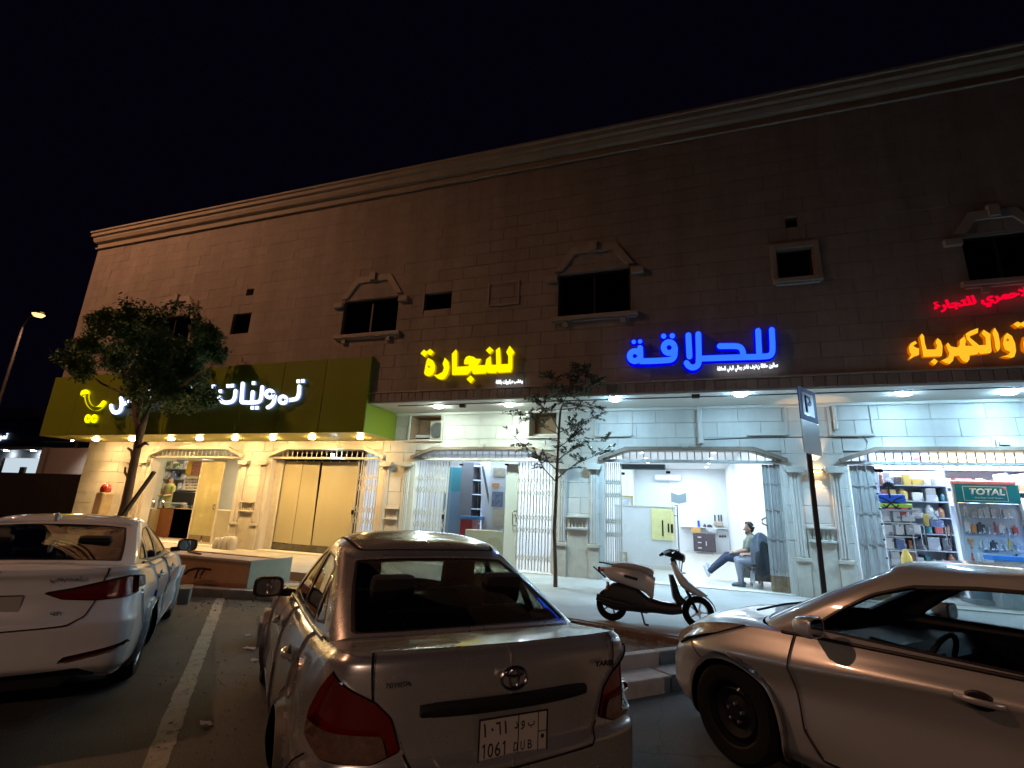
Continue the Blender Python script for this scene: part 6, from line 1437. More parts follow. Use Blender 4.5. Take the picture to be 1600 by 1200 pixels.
def glasshouse(S_, spec):
    base = np.array(spec['gbase'], float); top = np.array(spec['gtop'], float); rid = np.array(spec['gridge'], float); n = len(base); rows = []
    for v in (0, 0.06, 0.14, 0.5, 0.86, 0.94, 1.0):
        P = base*(1-v)+top*v; b = spec.get('bulge', 0.02)*4*v*(1-v)
        out = np.stack([np.linspace(1, -1, n), np.ones(n)*0.9, np.zeros(n)], 1); out[0] = (1, 0, 0.3); out[-1] = (-1, 0, 0.3); out /= np.linalg.norm(out, axis=1, keepdims=True)
        P = P+out*b; P[0, 1] = 0; P[-1, 1] = 0; rows.append(P)
    for f, g_ in ((0.07, 0.32), (0.2, 0.58), (0.5, 0.88), (1.0, 1.0)):
        P = top*(1-f)+rid*f; P[:, 2] = top[:, 2]*(1-g_)+rid[:, 2]*g_; rows.append(P)
    P, uq, vq, ui, vi = surf(rows, 0.03, 0.03)
    attr = np.stack([np.broadcast_to(ui[None], P.shape[:2]), np.broadcast_to(vi[:, None], P.shape[:2]), np.zeros(P.shape[:2])], -1)
    return S_.add_grid(P, attr)
def build_car(root, sp):
    mp = sp['paint']; S_, A, topc, ui, arc = car_body(sp, root, mp); n = len(sp['plan']); fl = -1 if sp.get('flip', True) else 1
    wb, r = sp['wb'], sp['wheel_r']; ra = sp.get('arch_r', r*1.16)
    # wheel arches
    for xa in (0.0, wb):
        lip, A2 = S_.cut(A, lambda p, a, nn: np.where(p[:, 1] > 0.5, ra+0.028-np.hypot(p[:, 0]-xa, (p[:, 2]-r)*1.0), -1))
        hole, lip = S_.cut(lip, lambda p, a, nn: ra-np.hypot(p[:, 0]-xa, p[:, 2]-r)); A = A2
        for mir in (False, True): S_.build('wheel_arch_lip', lip, mp, root, 0.006, mirror=mir, flip=fl, rim=0.05)
    parts = {}
    def take(faces, fn): return S_.cut(faces, fn)
    # lamps, given as polygons in (arc from the rear centre, z)
    for nm, poly, m_, off, sub in sp['lamps']:
        ins, A = take(A, lambda p, a, nn: sdf(np.stack([a[:, 0], p[:, 2]], 1), poly))
        rim_, core = take(ins, lambda p, a, nn: 0.006-sdf(np.stack([a[:, 0], p[:, 2]], 1), poly))
        [S_.build('panel_gap', rim_, M_gap, root, -0.004, mirror=mir, flip=fl) for mir in (False, True)]
        subs = []
        for sn, spoly, sm in sub:
            s_in, core = take(core, lambda p, a, nn: sdf(np.stack([a[:, 0], p[:, 2]], 1), spoly)); subs.append((sn, s_in, sm))
        for mir in (False, True):
            o = S_.build(nm, core, m_, root, off, mirror=mir, flip=fl, rim=0.03)
            for sn, sf, sm in subs:
                if sf: S_.build(sn, sf, sm, o, off, mirror=mir, flip=fl, rim=0.03)
    # seams
    for line, space in sp['seams']:
        P_ = np.array(S_.p); A_ = np.array(S_.a); q = np.stack([P_[:, 0], P_[:, 2]], 1) if space == 'side' else np.stack([A_[:, 0], P_[:, 2]], 1)
        ok = line_d(q, line) < 0.06
        if space == 'side': ok &= P_[:, 1] > 0.55
        near = [f for f in A if any(ok[i] for i in f)]; far = [f for f in A if not any(ok[i] for i in f)]; wl = 0.0045
        pj = (lambda p, a: np.stack([p[:, 0], p[:, 2]], 1)) if space == 'side' else (lambda p, a: np.stack([a[:, 0], p[:, 2]], 1))
        x1, x2 = take(near, lambda p, a, nn: line_sd(pj(p, a), line)+wl); g0, x3 = take(x1, lambda p, a, nn: wl-line_sd(pj(p, a), line))
        g_ = []; bk = []
        for f in g0:
            c = np.array([[np.mean([S_.p[i][0] for i in f]) if space == 'side' else np.mean([S_.a[i][0] for i in f]), np.mean([S_.p[i][2] for i in f])]])
            (g_ if line_d(c, line)[0] < wl*1.7 else bk).append(f)
        A = far+x2+x3+bk; [S_.build('panel_gap', g_, M_gap, root, -0.005, mirror=mir, flip=fl) for mir in (False, True)]
    # doors are pieces of their own, the boot lid too
    for nm, poly in sp['doors']:
        d_, A = take(A, lambda p, a, nn: np.where((p[:, 1] > 0.55), sdf(np.stack([p[:, 0], p[:, 2]], 1), poly), -1))
        for mir in (False, True):
            o = S_.build(nm, d_, mp, root, 0, mirror=mir, flip=fl, rim=0.012); parts.setdefault(nm, []).append(o)
    if 'recess' in sp:
        b_, A = take(A, lambda p, a, nn: np.where(p[:, 0] < 0, sdf(np.stack([a[:, 0], p[:, 2]], 1), sp['recess']), -1)); parts['recess'] = b_
    if 'boot' in sp:
        b_, A = take(A, lambda p, a, nn: np.where(p[:, 0] < 0, sdf(np.stack([a[:, 0], p[:, 2]], 1), sp['boot']), -1)); parts['boot'] = S_.build('boot_lid', b_, mp, root, 0, both=True, flip=fl, rim=0.012)
    if 'recess' in sp: S_.build('plate_recess', parts['recess'], mp, parts['boot'], -0.014, both=True, flip=fl)
    if 'dark' in sp:
        for poly in sp['dark']:
            b_, A = take(A, lambda p, a, nn: sdf(np.stack([a[:, 0], p[:, 2]], 1), poly)); S_.build('bumper_insert', b_, M_plast, root, -0.012, both=True, flip=fl)
    S_.build('body', A, mp, root, 0, both=True, flip=fl, rim=0.012)
    # bonnet and boot deck
    cf, cr = sp['corner_f'], sp['corner_r']; i0 = int(np.argmin(abs(ui-cf))); i1 = int(np.argmin(abs(ui-sp['cowl_i']))); j0 = int(np.argmin(abs(ui-cr))); j1 = int(np.argmin(abs(ui-sp['deck_i'])))
    gb = np.array(sp['gbase'])
    E = topc[i0:i1+1]; Fr = topc[:i0+1][::-1]; Bk = np.vstack([topc[i1][None], gb[:sp['a_i']][::-1]-[[-.02, 0, 0.01]]]); Ce = np.array([topc[0]]+sp['hood_c']+[tuple(gb[0]-[-.02, 0, 0.01])])
    H = coons(E, Fr, Ce, Bk, 26, 20, sp.get('hood_crown', 0.03)); hf = S_.add_grid(H, np.zeros(H.shape[:2]+(3,)))
    e_, hf = S_.cut(hf, lambda p, a, nn: 0.005-np.abs(np.abs(line_d(p[:, :2], [tuple(q[:2]) for q in E[::3]]))-0.03)) if sp.get('hoodgap') else ([], hf)
    if e_: S_.build('panel_gap', e_, M_gap, root, -0.004, both=True, flip=sp['hood_flip'])
    S_.build('bonnet', hf, mp, root, 0, both=True, flip=sp['hood_flip'], rim=0.0)
    E = topc[j1:j0+1]; Bk = topc[j0:]; Fr = np.vstack([topc[j1][None], gb[sp['c_i']:]-[[-.02, 0, 0.008]]]); Ce = np.array([tuple(gb[-1]-[-.02, 0, 0.008])]+sp['deck_c']+[topc[-1]])
    D = coons(E, Fr, Ce, Bk, 18, 18, sp.get('deck_crown', 0.02)); df = S_.add_grid(D, np.zeros(D.shape[:2]+(3,)))
    if sp.get('deckgap'):
        e_, df = S_.cut(df, lambda p, a, nn: 0.0042-line_d(p[:, :2], sp['deckgap'])); S_.build('panel_gap', e_, M_gap, root, -0.004, both=True, flip=sp['deck_flip'])
    S_.build('boot_deck', df, mp, root, 0, both=True, flip=sp['deck_flip'], rim=0.0)
    # glasshouse
    G = glasshouse(S_, sp); gfl = sp.get('g_flip', 1)
    us0, us1 = sp['side_u']
    for poly, m_ in sp['windows']:
        fn = lambda p, a, nn: np.where((a[:, 0] > us0) & (a[:, 0] < us1) & (a[:, 1] < 6.2), sdf(np.stack([p[:, 0], p[:, 2]], 1), poly), -1)
        ins, G = S_.cut(G, fn); edge, core = S_.cut(ins, lambda p, a, nn: 0.013-sdf(np.stack([p[:, 0], p[:, 2]], 1), poly))
        [S_.build('window_seal', edge, M_plast, root, 0.002, mirror=mir, flip=gfl, rim=0.02) for mir in (False, True)]
        for mir in (False, True): S_.build('side_window', core, m_, root, -0.004, mirror=mir, flip=gfl)
    for key, nm, m_ in (('wind_u', 'windscreen', M_cglass3), ('rear_u', 'rear_window', sp['rear_glass'])):
        lo, hi = sp[key]; v0, v1 = sp.get('wv', (0.9, 5.2))
        fn = lambda p, a, nn: np.minimum(np.minimum((a[:, 0]-lo)*0.25, (hi-a[:, 0])*0.25), np.minimum((a[:, 1]-v0)*0.1, (v1-a[:, 1])*0.1))
        ins, G = S_.cut(G, fn); edge, core = S_.cut(ins, lambda p, a, nn: 0.02-fn(p, a, nn))
        S_.build(nm+'_band', edge, M_plast, root, 0.001, both=True, flip=gfl, rim=0.02); S_.build(nm, core, m_, root, -0.003, both=True, flip=gfl)
    if sp.get('roof_groove'):
        e_, G = S_.cut(G, lambda p, a, nn: np.where((a[:, 1] > 6.5), 0.006-np.abs(a[:, 1]-7.2)*0.03, -1)); S_.build('roof_groove', e_, M_gap, root, -0.008, both=True, flip=gfl)
    S_.build('roof', G, mp, root, 0, both=True, flip=gfl, rim=0.015)
    if 'belt_trim' in sp:
        xa, xb, mt = sp['belt_trim']; pts = [tuple(q) for q in topc[::3] if xa < q[0] < xb]
        for s in (1, -1): mm = MB(); mm.tube([(q[0], s*(q[1]+.004), q[2]+.004) for q in pts], .0105, 8); mm.build('belt_moulding', mt, root, True)
    # underside, inner wells and cabin tub
    m = MB(); x0, x1 = -sp['oh_r']+0.12, wb+sp['oh_f']-0.14
    m.box(-ra-.2, -0.68, 0.22, wb+ra-.05, 0.68, 0.30); m.box(x0, -0.5, 0.22, x1, 0.5, 0.299); m.box(-ra-0.05, -0.60, 0.30, ra+0.05, 0.60, 0.70); m.box(wb-ra-0.05, -0.55, 0.3, wb+ra+0.05, 0.55, 0.68); m.build('underbody', M_gap, root)
    m = MB(); zb = sp['belt']-0.10
    for s in (1, -1): m.box(ra+0.06, s*0.74-0.02, 0.30, wb-ra-0.06, s*0.74+0.02, zb)
    m.box(-0.42, -0.62, 0.70, -0.02, 0.62, zb-0.03)
    m.build('inner_panels', M_cabin, root)
    m = MB(); m.box(-0.50, -0.60, zb-0.02, -0.02, 0.60, zb+0.01); m.build('parcel_shelf', M_cabin, root)
    xd = sp['dash_x']; m = MB(); m.prism([(xd-0.28, zb-0.28), (xd-0.28, zb-0.02), (xd-0.15, zb+0.06), (xd+0.35, zb+0.02), (xd+0.45, zb-0.1), (xd+0.2, zb-0.4)], -0.70, 0.70); m.build('dashboard', M_plast, root, bevel=0.03)
    seat(root, 0.16, 0.0, M_cabin, True, 1.18)
    for y in (0.37, -0.37): seat(root, sp['seat_x'], y, M_cabin)
    th = math.radians(24); t = bpy.data.objects.new('steering_wheel', None); link(t); t.parent = root; t.location = (xd-0.36, 0.37, zb+0.01); t.rotation_euler = (0, -th, 0)
    m = MB(); c = [(0, 0.185*math.cos(a), 0.185*math.sin(a)) for a in np.linspace(0, 2*math.pi, 29)]; m.tube(c, 0.016, 8, caps=False); m.build('wheel_ring', M_plast, t, True)
    m = MB(); m.cbox((0.03, 0, 0), (0.05, 0.13, 0.11)); m.bar((0.02, 0, 0), (0.0, 0.18, 0.0), 0.03, 0.02); m.bar((0.02, 0, 0), (0.0, -0.18, 0.0), 0.03, 0.02); m.bar((0.02, 0, 0), (0, 0, -0.18), 0.02, 0.04); m.build('hub', M_plast, t)
    m = MB(); m.tube([(0.03, 0, 0), (0.35, 0, -0.12)], 0.035, 8); m.build('column', M_plast, t)
    m = MB(); m.cbox((xd-0.22, 0, sp['roof_z']-0.17), (0.03, 0.25, 0.07)); m.tube([(xd-0.21, 0, sp['roof_z']-0.17), (xd-0.12, 0, sp['roof_z']-0.1)], 0.01, 6); m.build('inner_mirror', M_plast, root, bevel=0.012)
    for x in (0.0, wb):
        for s in (1, -1): wheel(root, x, s*sp['track'], r, sp.get('tyre_w', 0.19), sp['rim'], sp['spokes'], s, sp.get('lugs', True))
    return S_, parts, topc
def handle_on(door, x, y, z, side, m_, L=0.17):
    m = MB(); P = []; n = 10
    for i in range(9):
        t = i/8; xx = x+L*(0.5-t); bow = 0.035*math.sin(math.pi*t)**0.5; row = []
        for j in range(n):
            a = 2*math.pi*j/n; row.append((xx, y+side*(bow+0.010*math.cos(a)), z+0.016*math.sin(a)*(1-0.2*abs(t-.5))))
        P.append(row)
    m.grid(P, closed=True); m.poly(P[0]); m.poly(P[-1]); o = m.build('handle', m_, door, True)
    m = MB(); m.lathe([(0.0005, 0.004), (0.035, 0.002), (0.045, -0.006)], 16, M=Matrix.Translation((x, y+side*0.0, z)) @ Matrix.Scale(1.5, 4, (1, 0, 0)), ax='y'); m.build('handle_cup', M_plast, o)
# ------------------------------------------------------------------ the three parked cars
def car_root(name, x, y, deg, label):
    return empty(name, (x, y, 0), math.pi/2+math.radians(deg), label, 'car', 'cars parked at an angle to the kerb')
REAR = Matrix(((0, 0, -1, 0), (-1, 0, 0, 0), (0, 1, 0, 0), (0, 0, 0, 1)))
def rear_frame(x, y, z):     # lettering frame on a face that looks backwards
    return Matrix.Translation((x, y, z)) @ REAR
P_silver = paint('silver_paint', (0.62, 0.61, 0.595), 0.72, 0.25); P_white = paint('white_paint', (0.82, 0.82, 0.82), 0.0, 0.28); P_grey = paint('grey_silver_paint', (0.45, 0.46, 0.48), 0.3, 0.30)
M_chrome_car = mat('trim_chrome', (0.55, 0.54, 0.52), 0.2, 1.0)
# --- silver sedan with the plate
Y = car_root('silver_sedan', -1.425, 3.01, 46.0, 'silver sedan seen from behind, licence plate and oval emblem on its boot')
lampY = [(.80, 1.005), (.70, .95), (.60, .905), (.53, .845), (.485, .725), (.60, .685), (.80, .70), (.955, .75), (.94, .84), (.87, .94)]
circ = [(-.13+.085*math.cos(t), .80+.085*math.sin(t)) for t in np.linspace(0, 2*math.pi, 25)]
specY = dict(paint=P_silver, wb=2.55, wheel_r=0.292, track=0.725, rim=M_rim, spokes=0, oh_r=.95, oh_f=.81, belt=.95, dash_x=1.72, seat_x=.95, roof_z=1.45, rear_glass=M_cglass2,
  plan=[(3.36,0,.72,.2,1),(3.31,.38,.72,.2,1),(3.14,.66,.74,.2,1),(2.92,.79,.79,.2,.5),(2.55,.838,.86,.19,0),(2.05,.845,.915,.18,0),(1.2,.845,.945,.18,0),(.4,.845,.965,.18,0),(0,.845,.985,.19,0),(-.40,.84,1.02,.2,-.2),(-.68,.815,1.05,.2,-.6),(-.84,.74,1.064,.22,-1),(-.915,.52,1.068,.22,-1),(-.94,.25,1.07,.22,-1),(-.95,0,1.07,.22,-1)],
  frac=[0,.1,.3,.50,.54,.74,.90,.965,1], ins_s=[.09,.03,.0,.0,.0,.012,.05,.075,.115], ins_r=[.12,.02,-.03,-.03,.0,.012,.018,.03,.065], ins_f=[.12,.02,-.02,-.01,0,.02,.08,.11,.16], midrow=4,
  corner_f=2, cowl_i=5, corner_r=11, deck_i=9, a_i=3, c_i=7,
  gbase=[(2.02,0,.985),(1.96,.40,.975),(1.74,.67,.955),(1.62,.715,.945),(.8,.735,.945),(.1,.735,.965),(-.36,.715,1.01),(-.45,.645,1.045),(-.53,.35,1.06),(-.55,0,1.065)],
  gtop=[(1.28,0,1.42),(1.25,.34,1.415),(1.08,.525,1.395),(1.00,.545,1.39),(.70,.575,1.405),(.50,.57,1.40),(.36,.545,1.365),(.31,.51,1.345),(.26,.28,1.357),(.24,0,1.36)],
  gridge=[(1.15,0,1.455),(1.1,0,1.47),(1.02,0,1.485),(.97,0,1.49),(.78,0,1.497),(.62,0,1.475),(.55,0,1.465),(.53,0,1.462),(.51,0,1.46),(.50,0,1.458)],
  hood_c=[(3.0,0,.83),(2.5,0,.93)], deck_c=[(-.75,0,1.068)], deck_crown=0.0, hood_flip=-1, deck_flip=-1, deckgap=[(-.40,.68),(-.60,.66),(-.80,.625),(-.98,.61)],
  lamps=[('tail_lamp', lampY, M_redl, 0.012, [('lower_lens', [(.50,.60),(.565,.785),(.80,.80),(1.05,.81),(1.05,.6)], mat('smoky_lens', (0.17, 0.10, 0.07), 0.15, coat=1.0, var=0.3, scale=35))])],
  seams=[([(.635,1.08),(.612,.90)], 'arc'), ([(.475,.715),(.43,.63),(0,.618)], 'arc'), ([(2.03,1.1),(2.04,.75),(2.02,.28),(.98,.28),(.955,.6),(.95,1.1)], 'side'), ([(.95,.28),(.42,.28),(.37,.46),(.20,.64),(.02,.72),(-.03,1.1)], 'side'), (circ, 'side'), ([(2.62,.86),(2.9,.60),(2.93,.45)], 'side'), ([(-.36,.47),(-.60,.62),(-.70,.685)], 'side')],
  doors=[('front_door', [(2.026,1.2),(2.036,.75),(2.016,.284),(.986,.284),(.96,.6),(.955,1.2)]), ('rear_door', [(.945,1.2),(.95,.6),(.945,.284),(.424,.284),(.374,.464),(.204,.644),(.024,.724),(-.026,1.2)])],
  recess=[(-.1,.85),(.405,.85),(.34,.67),(.31,.648),(-.1,.642)], belt_trim=(-.32,1.62,M_chrome_car),
  boot=[(0,1.2),(.632,1.2),(.609,.90),(.53,.84),(.47,.715),(.426,.634),(0,.622)],
  windows=[([(1.42,.99),(1.24,1.14),(1.02,1.30),(.88,1.345),(.79,1.352),(.79,.985)], M_cglass), ([(.735,.988),(.735,1.352),(.48,1.335),(.29,1.28),(.185,1.005)], M_cglass), ([(.135,1.01),(.225,1.245),(.08,1.16),(-.13,1.045)], M_cglass)],
  wind_u=(-1,1.9), rear_u=(7.05,10.2), side_u=(2.6,6.6), wv=(.55,5.3), roof_groove=True, lugs=False)
SY, partsY, topY = build_car(Y, specY)
for i, s in enumerate((1, -1)):
    handle_on(partsY['front_door'][i], 1.17, s*.843, .825, s, P_silver); handle_on(partsY['rear_door'][i], .17, s*.842, .845, s, P_silver)
    mirror_arm(Y, 1.52, s*.80, 1.015, s, M_plast, M_mirr)
bl = partsY['boot']
m = MB(); P = []
for i in range(15):
    yv = .415-.83*i/14; xx = -.962+.035*(abs(yv)/.42)**2.2; hgt = .026*(1-.25*(abs(yv)/.42)**6); P.append([(xx+.02, yv, .858+hgt), (xx-.008, yv, .858+hgt*.8), (xx-.014, yv, .858), (xx-.006, yv, .858-hgt), (xx+.02, yv, .858-hgt)])
m.grid(P); m.poly(P[0]); m.poly(P[-1]); m.build('boot_garnish', M_plast, bl, True)
m = MB(); m.box(-.962, -.168, .640, -.955, .168, .800); pl = m.build('number_plate', M_plate, bl, bevel=0.003); pl.location = (-.016, 0, .013)
for q in ((-.168, .638, .168, .644), (-.168, .796, .168, .802), (-.170, .638, -.164, .802), (.164, .638, .170, .802), (-.022, .644, -.019, .796), (-.164, .718, -.122, .7205), (-.122, .644, -.1195, .796)):
    m = MB(); m.box(-.9655, q[0], q[1], -.961, q[2], q[3]); m.build('plate_line', M_ink, pl)
def pt_(body, y0, y1, z, h, bold=.012): return lettering('plate_character', body, rear_frame(-.9622, y0, z), abs(y1-y0), h, .002, M_ink, pl, bold)
for ch, yy, w, z, h in (('\u0661', .148, .013, .733, .050), ('\u0660', .112, .012, .750, .013), ('\u0666', .090, .026, .733, .050), ('\u0661', .050, .013, .733, .050)): pt_(ch, yy, yy-w, z, h, .01)
for ch, yy, w in (('0', .124, .026), ('6', .090, .026)): pt_(ch, yy, yy-w, .655, .052, .0)
for yy in (.150, .054):
    m = MB(); m.prism([(0, .043), (.008, .052), (.013, .052), (.013, 0), (.008, 0), (.008, .044), (.003, .039)], -.002, .0, M=Matrix.Translation((-.9622, yy, .655)) @ Matrix(((0, 1, 0, 0), (-1, 0, 0, 0), (0, 0, 1, 0), (0, 0, 0, 1)))); m.build('plate_character', M_ink, pl)
for ch, yy, w, h, z in (('\uFEA9', .0, .018, .028, .745), ('\uFEED', -.034, .018, .034, .738), ('\uFE8F', -.068, .034, .026, .738)): pt_(ch, yy, yy-w, z, h, .01)
for ch, yy, w in (('D', .0, .020), ('U', -.034, .020), ('B', -.070, .020)): pt_(ch, yy, yy-w, .66, .034, .004)
m = MB(); m.lathe([(0.0005, -.004), (.008, -.003), (.009, 0)], 10, M=Matrix.Translation((-.964, -.143, .70)), ax='x'); m.build('plate_seal', M_ink, pl)
# oval emblem: three interlaced rings
M_embl = mat('emblem_chrome', (0.42, 0.42, 0.44), 0.16, 1.0)
m = MB(); ec = Vector((-.957, 0, .952))
def oval(rx, rz, cz, t): m.tube([(ec.x-.004, rx*math.cos(a), ec.z+cz+rz*math.sin(a)) for a in np.linspace(0, 2*math.pi, 33)], t, 6, caps=False)
oval(.064, .044, 0, .0062); oval(.022, .040, .001, .0055); oval(.044, .0155, .0225, .0055); m.build('emblem', M_embl, bl, True)
lettering('model_badge', 'YARIS', rear_frame(-.925, -.475, .945), .105, .024, .004, M_ink, bl, .03, shear=.1)
lettering('dealer_badge', 'TOYOTA', rear_frame(-.932, .575, .962), .105, .018, .003, M_ink, bl, .02)
m = MB(); m.tube([(-.957, .30, .625), (-.972, .0, .615), (-.957, -.30, .625)], .005, 6); m.build('bumper_edge', P_silver, Y, True)
# --- white sedan at the left
E = car_root('white_sedan', -5.58, 3.19, 46.5, 'white sedan at far left seen from behind, shark fin on its roof')
lampE = [(.27,.912),(.40,.857),(.62,.836),(.85,.845),(1.02,.87),(1.13,.902),(1.13,.985),(.98,1.008),(.82,1.025),(.62,.978),(.45,.94)]
specE = dict(paint=P_white, wb=2.70, wheel_r=0.316, track=0.775, rim=M_rim, spokes=5, oh_r=1.0, oh_f=.87, belt=.985, dash_x=1.9, seat_x=1.05, roof_z=1.44, rear_glass=M_cglass2,
  plan=[(3.56,0,.72,.2,1),(3.51,.40,.72,.2,1),(3.34,.70,.74,.2,1),(3.1,.83,.80,.2,.5),(2.7,.89,.89,.19,0),(2.2,.90,.95,.18,0),(1.3,.90,.98,.18,0),(.4,.90,1.015,.18,0),(0,.90,1.04,.2,0),(-.40,.895,1.065,.22,-.2),(-.72,.865,1.08,.24,-.6),(-.88,.78,1.085,.27,-1),(-.96,.52,1.075,.30,-1),(-.995,.25,1.07,.31,-1),(-1.0,0,1.07,.31,-1)],
  frac=[0,.1,.3,.50,.54,.74,.90,.965,1], ins_s=[.09,.03,.01,.02,.012,.0,.045,.075,.125], ins_r=[.10,.0,-.02,-.035,-.012,.03,.035,.012,.03], ins_f=[.12,.02,-.02,-.01,0,.02,.08,.11,.16], midrow=4,
  corner_f=2, cowl_i=5, corner_r=11, deck_i=9, a_i=3, c_i=7,
  gbase=[(2.25,0,1.0),(2.2,.42,.99),(1.98,.70,.97),(1.85,.755,.965),(.9,.775,.985),(.1,.775,1.02),(-.46,.75,1.06),(-.55,.67,1.08),(-.66,.36,1.10),(-.68,0,1.105)],
  gtop=[(1.3,0,1.40),(1.27,.36,1.395),(1.12,.54,1.375),(1.03,.56,1.37),(.75,.585,1.395),(.5,.575,1.385),(.36,.545,1.355),(.37,.50,1.355),(.40,.28,1.37),(.42,0,1.375)],
  gridge=[(1.2,0,1.425),(1.16,0,1.43),(1.08,0,1.44),(1.05,0,1.445),(.9,0,1.45),(.72,0,1.44),(.62,0,1.425),(.6,0,1.42),(.58,0,1.418),(.57,0,1.415)],
  hood_c=[(3.2,0,.83),(2.7,0,.95)], deck_c=[(-.85,0,1.10)], hood_flip=-1, deck_flip=-1, deckgap=[(-.46,.70),(-.66,.68),(-.86,.655),(-1.1,.64)],
  lamps=[('tail_lamp', lampE, M_redl, 0.012, [('indicator_lens', [(.97,.8),(1.4,.8),(1.4,1.1),(.97,1.1)], M_amb)]), ('reflector', [(.46,.405),(.70,.445),(.93,.495),(.92,.52),(.70,.48),(.50,.45)], M_redl, 0.002, [])],
  seams=[([(.665,1.12),(.645,.985)], 'arc'), ([(.62,.835),(.565,.72),(.47,.675),(0,.655)], 'arc'), ([(2.22,1.1),(2.23,.75),(2.20,.28),(1.04,.28),(1.01,.6),(1.0,1.1)], 'side'), ([(1.0,.28),(.47,.28),(.40,.48),(.22,.67),(.03,.78),(-.02,1.1)], 'side'), ([(-.30,.50),(-.55,.70),(-.62,.84)], 'side')],
  doors=[('front_door', [(2.216,1.2),(2.226,.75),(2.196,.284),(1.044,.284),(1.014,.6),(1.005,1.2)]), ('rear_door', [(.995,1.2),(1.0,.6),(.996,.284),(.474,.284),(.404,.484),(.224,.674),(.034,.784),(-.015,1.2)])],
  belt_trim=(-.40,1.85,M_plast),
  boot=[(0,1.2),(.66,1.2),(.64,.985),(.62,.84),(.561,.724),(.466,.679),(0,.659)], dark=[[(0,.1),(0,.35),(.60,.365),(.74,.30),(.78,.1)]],
  windows=[([(1.64,1.01),(1.42,1.15),(1.17,1.285),(.98,1.33),(.76,1.345),(.76,1.01)], M_cglass3), ([(.70,1.012),(.70,1.345),(.48,1.33),(.30,1.275),(.12,1.05)], M_cglass3), ([(.06,1.055),(.20,1.235),(-.02,1.17),(-.26,1.085)], M_cglass3)],
  wind_u=(-1,1.9), rear_u=(7.05,10.2), side_u=(2.6,6.6), wv=(.8,5.3), lugs=False)
SE, partsE, topE = build_car(E, specE)
M_fin = mat('fin_white', (0.6, 0.6, 0.6), 0.35)
for i, s in enumerate((1, -1)):
    handle_on(partsE['front_door'][i], 1.22, s*.893, .86, s, P_white); handle_on(partsE['rear_door'][i], .22, s*.893, .895, s, P_white)
    mirror_arm(E, 1.72, s*.85, 1.075, s, M_plast, M_mirr)
    for nm, x in (('front_door', 1.08), ('rear_door', .08)):
        m = MB(); m.box(x-.05, s*.905-.012, .70, x+.0, s*.905+.012, .765); m.build('door_guard', mat('blue_foam', (0.02, 0.06, 0.3), 0.8), partsE[nm][i], bevel=0.006)
m = MB(); m.prism([(.0, 1.40), (.16, 1.425), (.10, 1.45), (.03, 1.478), (-.005, 1.478)], -.014, .014); m.build('shark_fin', M_fin, E, bevel=0.008)
ebl = partsE['boot']
m = MB(); m.box(-.985, -.17, .735, -.978, .17, .90); pE = m.build('number_plate', M_plate, ebl, bevel=0.003)
m = MB(); m.box(-.988, -.172, .733, -.984, .172, .741); m.box(-.988, -.172, .894, -.984, .172, .902); m.build('plate_line', M_ink, pE)
lettering('dealer_badge', arabic('المجدوعي'), rear_frame(-.972, -.30, .985), .20, .045, .004, mat('grey_badge', (0.25, 0.24, 0.24), 0.3, 0.7), ebl, .015)
lettering('model_badge', 'GT', rear_frame(-1.0, -.36, .755), .06, .022, .004, M_ink, ebl, .02)
